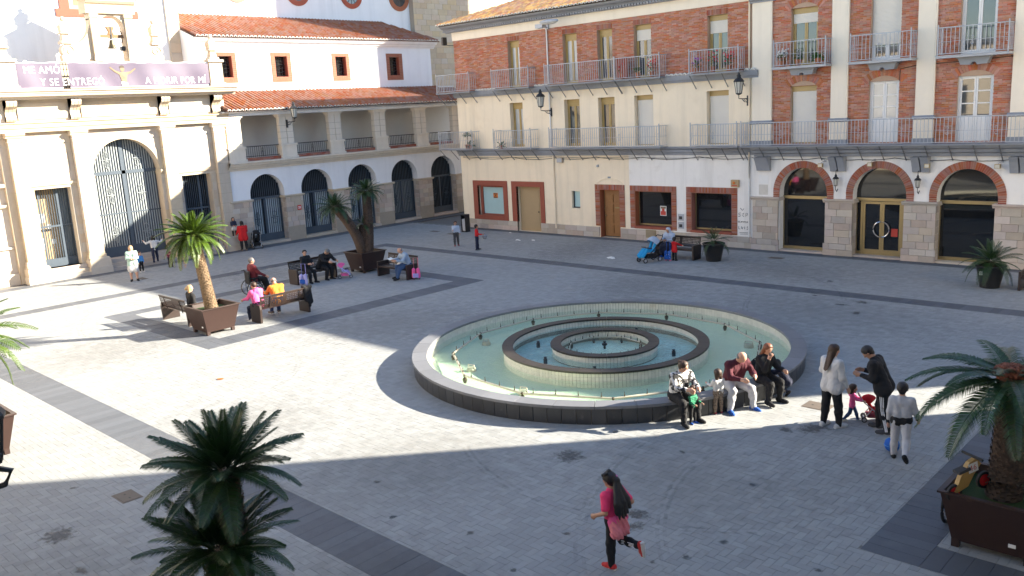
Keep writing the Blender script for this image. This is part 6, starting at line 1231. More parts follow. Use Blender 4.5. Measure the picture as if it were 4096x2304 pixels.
def person(label, pos, face, H, top='c_black', bottom='c_black', shoe='c_black', hair='hair_black', skin='skin', pose=None, hh=.135, hs='short', sleeve='long', coat=0.0, skirt=None, fine=.011, wide=1.0, stripes=False, hood=None, scarf=None, group=None, bare_legs=False, cuff=None, bag=None):
    P = dict(lean=0, side=0, lh=0, rh=0, la=4, ra=4, lk=0, rk=0, ls=5, rs=5, lsa=8, rsa=8, le=12, re=12, lin=0, rin=0, hp=0, hy=0, seat=None, lf=0, rf=0, dz=0)
    P.update(pose or {}); t = thing('person', label, 'person', (pos[0], pos[1], pos[2] if len(pos) > 2 else 0), math.atan2(face[1], face[0]) - math.pi / 2, group)
    hd = hh * H; b = (H - hd) / .865; sn = lambda a: math.sin(R(a)); cs = lambda a: math.cos(R(a)); V = Vector
    hipz = .505 * b; J = {}
    for s, c in ((-1, 'l'), (1, 'r')):
        hp = V((s * .055 * b, 0, hipz)); f, a, k = P[c + 'h'], P[c + 'a'], P[c + 'k']; d1 = V((s * sn(a), sn(f) * cs(a), -cs(f) * cs(a))); kn = hp + d1 * .245 * b; g = f - k; d2 = V((s * sn(a) * .4, sn(g), -cs(g))).normalized(); an = kn + d2 * .235 * b; fp = P[c + 'f']; fw = V((s * .18, cs(fp), sn(fp))).normalized(); J[c] = (hp, kn, an, fw, d2)
    low = min(min(J[c][2].z - .035 * b, (J[c][2] + J[c][3] * .1 * b).z - .022 * b) for c in 'lr')
    zs = -low if P['seat'] is None else P['seat'] + .075 * b - hipz
    up = V((0, 0, zs + P['dz'])); piv = V((0, 0, hipz)); rot = Matrix.Rotation(-R(P['lean']), 3, 'X') @ Matrix.Rotation(R(P['side']), 3, 'Y')
    T = lambda v: rot @ (V(v) * b - piv) + piv + up
    for c in 'lr': hp, kn, an, fw, d2 = J[c]; J[c] = (hp + up, kn + up, an + up, fw, d2)
    # head
    nb = T((0, -.005, .80)); hrot = rot @ Matrix.Rotation(R(P['hy']), 3, 'Z') @ Matrix.Rotation(-R(P['hp']), 3, 'X'); hc = nb + rot @ V((0, .01 * b, .045 * b)) + hrot @ V((0, .02 * hd, .46 * hd)); Hh = lambda x, y, z: hc + hrot @ V((x * hd, y * hd, z * hd))
    cone = lambda p, r, q, s: (tuple(p), r, tuple(q), s)
    body = [cone(Hh(0, -.06, .12), .385 * hd, Hh(0, .04, .08), .36 * hd), cone(Hh(0, .08, .0), .31 * hd, Hh(0, .18, -.30), .18 * hd), cone(Hh(0, .36, .02), .045 * hd, Hh(0, .44, -.09), .06 * hd), cone(Hh(-.37, -.02, .02), .05 * hd, Hh(-.38, -.03, -.1), .045 * hd), cone(Hh(.37, -.02, .02), .05 * hd, Hh(.38, -.03, -.1), .045 * hd), cone(nb, .036 * b, Hh(0, -.05, -.2), .034 * b)]
    W = wide; sh = {}
    tors = [cone(T((s * .05 * W, 0, .50)), .066 * b * W, T((s * .045 * W, 0, .62)), .062 * b * W) for s in (-1, 1)] + [cone(T((s * .045 * W, 0, .62)), .062 * b * W, T((s * .058 * W, .005, .735)), .066 * b * W) for s in (-1, 1)] + [cone(T((-.085 * W, -.005, .775)), .042 * b, T((.085 * W, -.005, .775)), .042 * b), cone(T((0, 0, .76)), .06 * b, T((0, 0, .81)), .04 * b)]
    body += tors
    arms = []; slv = []; hands = []
    for s, c in ((-1, 'l'), (1, 'r')):
        S0 = T((s * .112 * W, -.005, .785)); f, a, e, inn = P[c + 's'], P[c + 'sa'], P[c + 'e'], P[c + 'in']; d1 = V((s * sn(a), sn(f) * cs(a), -cs(f) * cs(a))); E = S0 + d1 * .165 * b; g = f + e; d2 = V((s * sn(a) * .5 - s * sn(inn), sn(g) * cs(inn), -cs(g) * cs(inn))).normalized(); Wr = E + d2 * .145 * b
        body += [cone(S0, .034 * b, E, .026 * b), cone(E, .026 * b, Wr, .018 * b)]
        slv.append((S0, E, Wr, d2, s)); pm = Wr + d2 * .05 * b; body.append(cone(Wr, .019 * b, pm, .021 * b)); sdv = d2.cross(V((s, .3, .2))).normalized(); crl = (V((-s * .6, .25, -.3))).normalized()
        for i in range(4):
            o = sdv * (i - 1.5) * .0115 * b; l_ = (.036, .042, .040, .032)[i] * b; k1 = pm + o + d2 * l_ * .55 + crl * .004 * b; body += [cone(pm + o, .0075 * b, k1, .0068 * b), cone(k1, .0068 * b, k1 + (d2 * .7 + crl * .6).normalized() * l_ * .55, .0055 * b)]
        body.append(cone(Wr + d2 * .018 * b + sdv * -.016 * b, .009 * b, Wr + d2 * .05 * b - sdv * .034 * b + crl * .012 * b, .0065 * b))
    for c in 'lr':
        hp, kn, an, fw, d2 = J[c]; body += [cone(hp, .055 * b, kn, .037 * b), cone(kn, .037 * b, kn.lerp(an, .3), .038 * b), cone(kn.lerp(an, .3), .037 * b, an, .022 * b), cone(an, .024 * b, an + fw * .06 * b + V((0, 0, -.02 * b)), .02 * b)]
    skin_obj('body', body, fine, skin, t, .012 * b)
    # clothes
    inf = .012 * b; tp = [cone(p, r + inf * .55, q, s + inf * .55) for p, r, q, s in tors]
    for (S0, E, Wr, d2, s) in slv:
        if sleeve == 'long': tp += [cone(S0, .042 * b, E, .034 * b), cone(E, .034 * b, Wr.lerp(E, .06), .026 * b)]
        elif sleeve == 'short': tp += [cone(S0, .047 * b, S0.lerp(E, .72), .042 * b)]
    if coat: tp += [cone(T((s * .05 * W, 0, .52)), .08 * b * W, T((s * .06 * W, 0, .505 - coat)), (.082 + .08 * coat) * b * W) for s in (-1, 1)]
    if hood: tp += [cone(T((-.05, -.055, .80)), .035 * b, T((.05, -.055, .80)), .035 * b), cone(T((0, -.06, .82)), .04 * b, T((0, -.07, .77)), .035 * b)]
    skin_obj('top', tp, fine, top, t, .028 * b, .0034 * b, seed=int(H * 100))
    if cuff:
        for (S0, E, Wr, d2, s) in slv: skin_obj('cuff', [cone(Wr.lerp(E, .14), .030 * b, Wr.lerp(E, .02), .028 * b)], fine, cuff, t)
        skin_obj('waistband', [cone(T((s * .05 * W, 0, .51)), .081 * b * W, T((s * .05 * W, 0, .535)), .081 * b * W) for s in (-1, 1)], fine, cuff, t, .03 * b)
    if skirt:
        mid = (J['l'][1] + J['r'][1]) / 2
        if P['seat'] is None: sk = [cone(T((s * .05 * W, 0, .53)), .075 * b, V((s * .06 * b, 0, hipz - skirt * b)) + up, .085 * b) for s in (-1, 1)]
        else: sk = [cone(J[c][0], .085 * b, J[c][1], .08 * b) for c in 'lr'] + [cone(J[c][1], .08 * b, J[c][1].lerp(J[c][2], .6), .085 * b) for c in 'lr'] + [cone((J['l'][0] + J['r'][0]) / 2, .09 * b, mid, .08 * b)]
        skin_obj('skirt', sk, fine, bottom, t, .05 * b, .006 * b)
    if not skirt or not bare_legs:
        bt = [cone(T((s * .05 * W, 0, .53)), .072 * b * W, J[c][0], .072 * b * W) for s, c in ((-1, 'l'), (1, 'r'))]
        for c in 'lr': hp, kn, an, fw, d2 = J[c]; bt += [cone(hp, .068 * b * min(W, 1.12), kn, .046 * b), cone(kn, .046 * b, kn.lerp(an, .35), .045 * b), cone(kn.lerp(an, .35), .045 * b, an, .034 * b)]
        legs_m = bottom if not skirt else 'c_black'
        tr = skin_obj('trousers', bt, fine, legs_m, t, .022 * b, .005 * b, seed=int(H * 77))
        if stripes:
            for s, c in ((-1, 'l'), (1, 'r')):
                hp, kn, an, fw, d2 = J[c]
                for j in (-1, 0, 1):
                    q = MB(); pts = []
                    for p0, p1, r0, r1 in ((hp, kn, .070, .049), (kn, an, .049, .038)):
                        ax_ = (p1 - p0).normalized(); sdv = V((s, 0, 0)) - ax_ * ax_.dot(V((s, 0, 0))); sdv.normalize(); bk = ax_.cross(sdv)
                        for i in range(7): u = i / 6; r_ = (r0 + (r1 - r0) * u) * b; th = .26 * j; pts.append(p0.lerp(p1, u) + (sdv * math.cos(th) + bk * math.sin(th)) * (r_ + .002))
                    obj('stripe', q.tube([tuple(p) for p in pts], .0042 * b, 5), 'print_white', tr)
    for c in 'lr':
        hp, kn, an, fw, d2 = J[c]; upv = (fw.cross(V((1, 0, 0))) if abs(fw.x) < .9 else V((0, 0, 1))).normalized(); upv = upv if upv.dot(-d2) > 0 else -upv; sole = an - upv * .012 * b
        skin_obj('shoe', [cone(sole - fw * .028 * b, .03 * b, sole + fw * .055 * b - upv * .006 * b, .028 * b), cone(sole + fw * .055 * b - upv * .006 * b, .027 * b, sole + fw * .10 * b - upv * .01 * b, .023 * b), cone(an + upv * .005 * b, .028 * b, sole, .03 * b)], fine, shoe, t, .015 * b)
        if fine < .0125 and shoe not in ('c_black',): obj('sole', MB().tube([tuple(sole - fw * .055 * b - upv * .024 * b), tuple(sole + fw * .02 * b - upv * .026 * b), tuple(sole + fw * .12 * b - upv * .026 * b)], [.022 * b, .026 * b, .018 * b], 8), 'c_white', t)
    # hair and face
    N = hrot @ V((0, 1, .0)); c0 = Hh(0, .12, .0); Zv = hrot @ V((0, 0, 1))
    def face_cut(X, Y, Z, lim=0.0): return None
    if hs != 'bald' and not scarf:
        hr = [cone(Hh(0, -.09, .14), .435 * hd, Hh(0, -.0, .17), .415 * hd), cone(Hh(0, -.16, -.02), .36 * hd, Hh(0, -.16, -.16), .27 * hd)]
        if hs in ('long', 'pony', 'bob'): hr += [cone(Hh(s * .2, -.12, 0), .27 * hd, Hh(s * .24, -.14, -.5), .2 * hd) for s in (-1, 1)]
        if hs == 'long': bk = T((0, -.085, .70)); hr += [cone(Hh(s * .16, -.2, -.2), .26 * hd, bk + rot @ V((s * .022 * b, 0, 0)), .17 * hd) for s in (-1, 1)] + [cone(bk, .2 * hd, T((.01, -.082, .64)), .1 * hd)]
        if hs == 'bun': hr += [cone(Hh(0, -.42, .28), .17 * hd, Hh(0, -.48, .3), .16 * hd)]
        if hs == 'pony': hr += [cone(Hh(0, -.42, .2), .16 * hd, Hh(0, -.6, -.05), .2 * hd)]
        if hs == 'big':
            hr += [cone(Hh(.06, -.36, .14), .2 * hd, Hh(.04, -.5, -.05), .26 * hd), cone(Hh(.02, -.05, .52), .15 * hd, Hh(.0, -.12, .56), .15 * hd)]; q_ = random.Random(5)
            for i_ in range(15): x1 = -.12 + .22 * i_ / 14; m_ = T((x1 * .75, -.125 - .02 * q_.random(), .70 + .03 * q_.random())); e_ = T((x1 + q_.uniform(-.02, .02), -.135 + q_.uniform(-.03, .02), .545 + .35 * (x1 + .06) ** 1 * (1 if x1 > -.06 else .3) + .04 * q_.random())); hr += [cone(Hh(.02, -.48, -.02), .17 * hd, m_, .19 * hd), cone(m_, .19 * hd, e_, .06 * hd)]
        pts = (Hh(0, .26, .18), (N * .92 + Zv * -.38).normalized()); lowp = Hh(0, .10, -.05)
        def cut(X, Y, Z, q=pts):
            d1 = (X - q[0].x) * q[1].x + (Y - q[0].y) * q[1].y + (Z - q[0].z) * q[1].z; n2 = (N * .97 - Zv * .1).normalized(); d2 = (X - lowp.x) * n2.x + (Y - lowp.y) * n2.y + (Z - lowp.z) * n2.z; z3 = (X - lowp.x) * -Zv.x + (Y - lowp.y) * -Zv.y + (Z - lowp.z) * -Zv.z
            return np.maximum(d1, np.minimum(d2, z3 + .12 * hd))
        skin_obj('hair', hr, fine * .9, hair, t, .05 * hd, .012 * hd, cut, 3)
    elif hs == 'bald' and not scarf:
        hr = [cone(Hh(s * .25, -.12, .0), .2 * hd, Hh(s * .12, -.3, -.02), .18 * hd) for s in (-1, 1)]; skin_obj('hair', hr, fine * .9, hair, t, .05 * hd)
    if scarf:
        sc_ = [cone(Hh(0, -.08, .13), .45 * hd, Hh(0, -.02, .12), .43 * hd), cone(Hh(0, -.1, -.1), .40 * hd, T((0, .0, .80)), .075 * b), cone(T((-.06, .01, .79)), .055 * b, T((.06, .01, .79)), .055 * b), cone(T((0, .03, .78)), .06 * b, T((0, .05, .70)), .055 * b)]
        fc = Hh(0, .2, -.02); q = MB()
        def cut2(X, Y, Z): return np.minimum((X - fc.x) * N.x + (Y - fc.y) * N.y + (Z - fc.z) * N.z, (X - nb.x) * Zv.x + (Y - nb.y) * Zv.y + (Z - nb.z) * Zv.z - .05 * hd)
        skin_obj('headscarf', sc_, fine, scarf, t, .03 * b, .004 * b, cut2)
    for s in (-1, 1):
        e = Hh(s * .15, .345, .05); obj('eye', MB().sphere(tuple(e), .038 * hd, 6, 4), 'print_dark', t); br = [tuple(Hh(s * x, .375 - abs(x - .15) * .3, .125)) for x in (.07, .15, .23)]; obj('eyebrow', MB().tube(br, .014 * hd, 4), hair, t)
    obj('mouth', MB().tube([tuple(Hh(x, .335 - abs(x) * .5, -.2)) for x in (-.1, 0, .1)], .022 * hd, 4), 'lips', t)
    t['hand_l'] = tuple(up * 0 + slv[0][2] + slv[0][3] * .06 * b); t['hand_r'] = tuple(slv[1][2] + slv[1][3] * .06 * b)
    return t, J, T, Hh, slv
def drop_props():
    for o in COL.objects:
        for k in ('hand_l', 'hand_r'):
            if k in o.keys(): del o[k]
def to_world(t, p): return Matrix.Translation(t.location) @ Matrix.Rotation(t.rotation_euler.z, 4, 'Z') @ Vector(p)
SIT = dict(lh=84, rh=84, lk=84, rk=84, seat=.40)
def sit(**k): d = dict(SIT); d.update(k); return d
def out(p): v = Vector((p[0] - FX, p[1] - FY)).normalized(); return (v.x, v.y)
near = .0095
# people at the fountain
t1 = person('woman with bun in black and white patterned top sitting on the fountain rim', (-9.32, 14.35), (.93, -.35), 1.63, 'c_bw', 'c_black', 'c_black', 'hair_brown', pose=sit(seat=.40, lh=78, rh=80, lk=80, rk=72, la=14, ra=10, lean=14, ls=38, rs=42, le=52, re=48, lin=28, rin=30, hp=8, hy=35), hs='bun', fine=near, wide=1.12)
person('toddler in green plaid shirt standing before the patterned top woman', (-8.93, 14.28), (.9, -.2), .8, 'c_plaid', 'c_black', 'c_blueshoe', 'hair_brown', pose=dict(ls=25, rs=30, le=50, re=50, hy=-20), hh=.22, fine=.0085)
person('small girl in white shirt and spotted leggings standing before the man in maroon', (-8.8, 15.05), (-.85, .5), .97, 'c_white', 'c_leopard', 'c_burg', 'hair_brown', pose=dict(ls=35, rs=45, le=60, re=40, hp=8), hh=.19, hs='bob', fine=.0085)
tm = person('man in maroon sweater and pale trousers sitting on the fountain rim', (-8.83, 15.66), (.86, -.45), 1.74, 'c_maroon', 'c_ltgrey', 'c_blueshoe', 'hair_grey', pose=sit(seat=.40, lh=78, rh=80, lk=78, rk=82, la=16, ra=20, lean=24, ls=40, rs=38, le=58, re=52, lin=30, rin=25, hp=28, hy=18), hs='bald', fine=near, wide=1.15)
tw = person('red haired woman in black on the phone sitting on the fountain rim', (-8.5, 16.32), (.95, -.2), 1.64, 'c_black', 'c_black', 'c_black', 'hair_red', pose=sit(seat=.40, lh=80, rh=82, lk=84, rk=86, la=6, ra=14, lean=12, rs=42, re=120, ls=30, le=55, lin=20, rin=12, hp=10, hy=-10), hs='long', fine=near)
o = MB().box(-.012, .012, -.03, .03, -.06, .06); p = to_world(tw[0], tw[0]['hand_r']); ph = thing('mobile_phone', 'dark mobile phone held by the red haired woman', 'phone', p); obj('case', o, 'print_dark', ph); obj('screen', MB().box(.012, .0135, -.026, .026, -.05, .05), 'glass_dark', ph)
person('boy in navy crouching against the fountain rim beside the red haired woman', (-8.08, 16.72), (-.85, -.3), 1.12, 'c_navy', 'c_navy', 'c_black', 'hair_black', pose=dict(lh=95, rh=62, lk=130, rk=120, lean=34, ls=70, rs=60, le=30, re=40, hp=-10, hy=20, rf=-50, lf=-10), hh=.175, fine=near)
t = thing('shoulder_bag', 'dark shoulder bag behind the red haired woman on the rim', 'bag', (-8.78, 16.5, .40)); obj('pouch', MB().sphere((0, 0, .2), .16, 12, 8, 0, (.6, 1, 1.25)), 'c_black', t, True); obj('strap', MB().tube([(0, -.1, .3), (.02, -.04, .42), (.02, .06, .42), (0, .12, .3)], .014, 5), 'c_black', t)
t = thing('plastic_bottle', 'clear plastic bottle standing on the rim between woman and girl', 'bottle', (-9.2, 14.86, .40)); obj('bottle', MB().lathe((0, 0), [(.001, 0), (.04, 0), (.042, .12), (.038, .17), (.015, .21), (.015, .23)], 12), 'c_skygrey', t, True); obj('cap', MB().lathe((0, 0), [(.018, .228), (.018, .25), (.001, .25)], 10), 'c_blue', t)
# the family standing to the right
person('long haired woman in white jacket and black trousers standing with back turned', (-6.68, 15.66), (.35, .94), 1.68, 'c_white', 'c_black', 'c_white', 'hair_brown', pose=dict(lh=-4, rh=7, lk=2, rk=6, ls=12, rs=8, le=70, re=18, lsa=22, lin=30, hp=10, hy=-25), hs='long', coat=.03, fine=near)
person('toddler in pink hooded jacket and jeans pushing the toy buggy', (-6.48, 16.16), (.95, .3), .79, 'c_hotpink', 'c_jeans', 'c_white', 'hair_brown', pose=dict(lh=22, rh=-14, lk=8, rk=24, ls=45, rs=55, le=30, re=25, hp=5), hh=.22, hs='bob', coat=.02, hood=True, fine=.0085)
person('man in black jacket and striped track trousers bending over the toddler', (-5.82, 15.98), (-.96, -.15), 1.76, 'c_black', 'c_black', 'c_dkgrey', 'hair_black', 'skin_tan', pose=dict(lean=20, lh=-4, rh=12, lk=8, rk=12, ls=-5, rs=0, le=105, re=100, lin=22, rin=28, hp=30, hy=10), stripes=True, coat=.02, fine=near, wide=1.12)
person('boy in grey tracksuit with black cuffs walking away after a ball', (-5.08, 14.82), (-.25, .97), 1.44, 'c_ltgrey', 'c_ltgrey', 'c_black', 'hair_black', pose=dict(lh=10, rh=-20, lk=6, rk=38, ls=-8, rs=10, le=22, re=26, lsa=8, rsa=16, rf=-45, hp=4), hh=.155, cuff='c_black', fine=near)
def ball(label, c, r, m_, m2):
    t = thing('ball', label, 'ball', (c[0], c[1], c[2])); obj('ball', MB().sphere((0, 0, 0), r, 18, 12), m_, t, True); q = MB()
    for ax in range(3): q.tube([tuple(np.roll((r * 1.002 * math.cos(a), r * 1.002 * math.sin(a), 0), ax)) for a in np.linspace(0, 6.283, 25)], .006, 4)
    obj('seam', q, m2, t)
ball('blue football beside the grey tracksuit boy', (-5.32, 15.1, .13), .13, 'c_royal', 'c_blue')
# running girl
tg = person('girl with long dark hair in pink running across the shaded foreground', (-6.83, 8.9), (-.99, .12), 1.42, 'c_pink', 'c_black', 'c_redshoe', 'hair_black', 'skin_tan', pose=dict(lean=8, lh=4, rh=-2, lk=6, rk=92, la=2, ra=5, ls=-22, rs=-38, le=85, re=80, lsa=20, rsa=22, lin=10, rin=5, rf=-88, hp=4, hy=12), hh=.155, hs='big', sleeve='short', fine=.0085)
g, J, T, Hh, slv = tg
skin_obj('tied_jacket', [(tuple(T((s * .05, -.01, .56))), .094, tuple(T((s * .05, -.015, .50))), .106) for s in (-1, 1)], .0085, 'c_hotpink', g, .05, .01)
skin_obj('jacket_tail', [(tuple(T((s * .05, -.03, .50))), .085, tuple(T((s * .075 - .01, -.06 + .015 * s, .40))), .082) for s in (-1, -.3, .4, 1)], .0085, 'c_softpink', g, .04, .03)
obj('hair_tie', MB().sphere(tuple(Hh(.12, -.46, .16)), .03, 8, 5), 'c_hotpink', g); obj('hair_bow', MB().box(-.09, .0, -.03, .01, -.015, .02).xf(Matrix.Translation(Hh(-.3, -.1, .5))), 'c_black', g); obj('size_label', MB().box(-.03, .03, -.004, .0, -.018, .018).xf(Matrix.Translation(T((.03, -.10, .565)))), 'paper', g)
for j in range(3): hp_, kn, an, fw, d2 = J['r']; sd = Vector((-1, 0, 0)); u0 = kn.lerp(an, .1); u1 = kn.lerp(an, .8); w_ = (-sd.cross(d2)).normalized() * (.02 * (j - 1)); obj('stripe', MB().tube([tuple(u0 + sd * .063 + w_), tuple(u1 + sd * .053 + w_)], .006, 5), 'print_white', g)
# church side
far = .014
person('elderly woman in mint jacket and white skirt standing in the sun', (-37.22, 15.2), (.75, -.3), 1.55, 'c_mint', 'c_white', 'c_black', 'hair_blond', pose=dict(le=70, re=70, lin=45, rin=45, ls=20, rs=20), skirt=.2, bare_legs=True, coat=.05, fine=far, hs='bob')
person('small child in blue top beside the woman in mint', (-39.2, 16.38), (.9, .1), .97, 'c_blue', 'c_black', 'c_white', 'hair_brown', hh=.2, fine=far)
person('girl in white top with raised arms climbing the portal steps', (-40.42, 17.62, .17), (-.95, .3), 1.3, 'c_white', 'c_navy', 'c_navy', 'hair_black', pose=dict(ls=30, rs=30, lsa=62, rsa=62, le=95, re=95, lh=-12, rh=22, lk=4, rk=30), hh=.16, hs='bob', fine=far)
person('small child in dark red jumper at the foot of the portal steps', (-39.12, 17.72), (.95, -.2), .96, 'c_burg', 'c_black', 'c_dkgrey', 'hair_black', pose=dict(ls=35, rs=35, le=80, re=80, lin=25, rin=25), hh=.2, fine=far)
person('girl in navy jacket and white skirt standing on the portal pedestal', (-40.72, 21.98, .72), (.9, -.3), 1.02, 'c_navy', 'c_white', 'c_white', 'hair_black', pose=dict(le=60, re=60, lin=35, rin=35, ls=15, rs=15), skirt=.1, hh=.18, hs='bob', fine=far, bare_legs=False)
person('woman in red coat with back turned beside the black pram', (-40.3, 22.2), (-.95, .2), 1.55, 'c_red', 'c_black', 'c_khaki', 'hair_black', coat=.1, hs='bob', fine=far, wide=1.1, pose=dict(ls=20, rs=20, le=30, re=30))
# bench people
person('blond woman in black jacket on the sunlit bench behind the planter', (-26.95, 12.72), (.1, 1), 1.6, 'c_black', 'c_black', 'c_black', 'hair_blond', pose=sit(seat=.43, hy=-25, le=40, re=40), hs='pony', fine=far)
person('woman in bright pink hoodie and dark trousers on the bench seen from behind', (-25.28, 14.2), (-1, -.1), 1.6, 'c_hotpink', 'c_navy', 'c_white', 'hair_brown', pose=sit(seat=.43, lean=12, ls=35, rs=35, le=40, re=40, hp=10, hy=25, lh=70, rh=74, lk=70, rk=74), hood=True, fine=.012, wide=1.1)
person('balding man in mustard jumper on the bench seen from behind', (-25.28, 14.98), (-1, .1), 1.68, 'c_mustard', 'c_jeans', 'c_khaki', 'hair_grey', pose=sit(seat=.43, lean=24, ls=40, rs=40, le=50, re=50, hp=15), hs='bald', fine=.012, wide=1.15)
t = thing('draped_coat', 'dark coat hung over the right end of the bench seen from behind', 'coat', (-24.9, 15.8, 0)); skin_obj('cloth', [((-.02, -.12, .9), .05, (.04, .14, .88), .05), ((.05, -.1, .86), .06, (.08, -.08, .45), .07), ((.05, .08, .86), .06, (.09, .1, .38), .07), ((.06, .0, .8), .06, (.1, .02, .25), .05)], .014, 'c_black', t, .06, .01)
person('woman in black with red inner top on the bench left of the planter', (-29.72, 18.95), (1, .05), 1.6, 'c_black', 'c_black', 'c_black', 'hair_black', pose=sit(seat=.43, lh=72, rh=74, lk=66, rk=70, ls=30, rs=30, le=60, re=60, lin=30, rin=30, hy=-25), fine=far, hs='short')
person('grey haired man in black coat bent forward on the bench left of the planter', (-29.68, 19.72), (1, .1), 1.72, 'c_black', 'c_black', 'c_black', 'hair_grey', pose=sit(seat=.43, lean=26, ls=45, rs=45, le=40, re=40, lin=20, rin=20, hp=30, lh=74, rh=74, lk=84, rk=84), coat=.05, fine=far, wide=1.2)
tb = person('bald man in blue shirt reading a book on the bench right of the planter', (-26.42, 21.5), (-.25, -1), 1.7, 'c_shirtblue', 'c_jeans', 'c_black', 'hair_grey', pose=sit(seat=.43, lean=20, ls=35, rs=35, le=62, re=62, lin=28, rin=28, hp=32, lh=80, rh=84, lk=60, rk=80), hs='bald', fine=far, wide=1.12)
p = (to_world(tb[0], tb[0]['hand_l']) + to_world(tb[0], tb[0]['hand_r'])) / 2; t = thing('book', 'open book held by the bald man in blue shirt', 'book', p + Vector((0, -.06, .04)))
for s in (-1, 1): obj('page_block', MB().add([(0, -.09, 0), (s * .15, -.09, .04), (s * .15, .1, .07), (0, .1, .03), (0, -.09, -.015), (s * .15, -.09, .025), (s * .15, .1, .055), (0, .1, .015)], [(0, 1, 2, 3), (4, 5, 6, 7), (0, 1, 5, 4), (1, 2, 6, 5), (2, 3, 7, 6), (3, 0, 4, 7)]), 'paper', t)
th = person('woman in grey headscarf and long dark skirt on the bench by the cream house', (-19.72, 30.02), (-.1, -1), 1.6, 'c_skygrey', 'c_navy', 'c_blueshoe', 'hair_black', 'skin_tan', pose=sit(seat=.43, lean=12, ls=35, rs=35, le=62, re=62, lin=35, rin=35, hp=18), skirt=.3, scarf='c_skygrey', fine=far, wide=1.2)
person('child in red coat standing before the woman in headscarf', (-19.22, 29.5), (.1, 1), .98, 'c_red', 'c_black', 'c_black', 'hair_black', pose=dict(ls=30, rs=55, rsa=30, le=30), coat=.08, hood=True, hh=.19, fine=far)
person('boy in grey pullover standing near the litter bin', (-30.82, 28.22), (.75, -.55), 1.23, 'c_skygrey', 'c_dkgrey', 'c_burg', 'hair_brown', 'skin_tan', pose=dict(lh=-6, rh=12, ls=10, rs=30, le=30, re=70), hh=.165, fine=far)
person('boy in red jacket and navy trousers holding a grey ball', (-28.92, 27.78), (.6, .6), 1.22, 'c_red', 'c_navy', 'c_dkgrey', 'hair_black', 'skin_tan', pose=dict(lh=4, rh=-4, rs=25, re=60, rsa=14), hh=.165, fine=far)
ball('grey ball held at the red jacket boy\'s side', (-28.64, 28.02, .62), .115, 'c_grey', 'c_dkgrey')
# wheelchair and its user
wc = (-29.3, 16.35); wf = (.15, 1.0)
person('man in maroon jacket sitting in a wheelchair seen from behind', (wc[0], wc[1]), wf, 1.72, 'c_darkred', 'c_black', 'c_black', 'hair_grey', pose=sit(seat=.5, ls=15, rs=30, le=40, re=30, rsa=18, lsa=14, lk=70, rk=70, hy=-30), fine=far, wide=1.2)
t = thing('wheelchair', 'wheelchair with large spoked wheels under the man in maroon', 'wheelchair', (wc[0], wc[1], 0), math.atan2(wf[1], wf[0]) - math.pi / 2)
obj('seat', MB().box(-.23, .23, -.2, .22, .45, .49), 'c_black', t); obj('backrest', MB().box(-.22, .22, -.24, -.21, .5, .95), 'c_black', t)
for s in (-1, 1):
    w = obj('wheel', MB().tube([(s * .3, -.08 + .3 * math.cos(a), .3 + .3 * math.sin(a)) for a in np.linspace(0, 6.283, 33)], .017, 6), 'rubber', t); obj('push_rim', MB().tube([(s * .34, -.08 + .26 * math.cos(a), .3 + .26 * math.sin(a)) for a in np.linspace(0, 6.283, 29)], .009, 5), 'chrome', w); q = MB()
    for k in range(12): a = 6.283 * k / 12; q.tube([(s * .3, -.08, .3), (s * .3, -.08 + .29 * math.cos(a), .3 + .29 * math.sin(a))], .004, 4)
    obj('spokes', q, 'chrome', w); obj('frame', MB().tube([(s * .24, -.22, 1.0), (s * .24, -.22, .3), (s * .24, .25, .42), (s * .22, .42, .15)], .014, 5).tube([(s * .24, -.2, .7), (s * .24, .15, .7), (s * .24, .2, .45)], .014, 5).tube([(s * .24, -.22, .98), (s * .24, -.34, .97)], .016, 5), 'iron_black', t); obj('castor', MB().lathe((0, 0), [(.02, -.015), (.07, -.015), (.07, .015), (.02, .015)], 12).xf(Matrix.Translation((s * .22, .3, .07)) @ Matrix.Rotation(R(90), 4, 'Y')), 'rubber', t); obj('footrest', MB().box(s * .06, s * .2, .4, .54, .1, .115) if s > 0 else MB().box(-.2, -.06, .4, .54, .1, .115), 'iron_black', t)
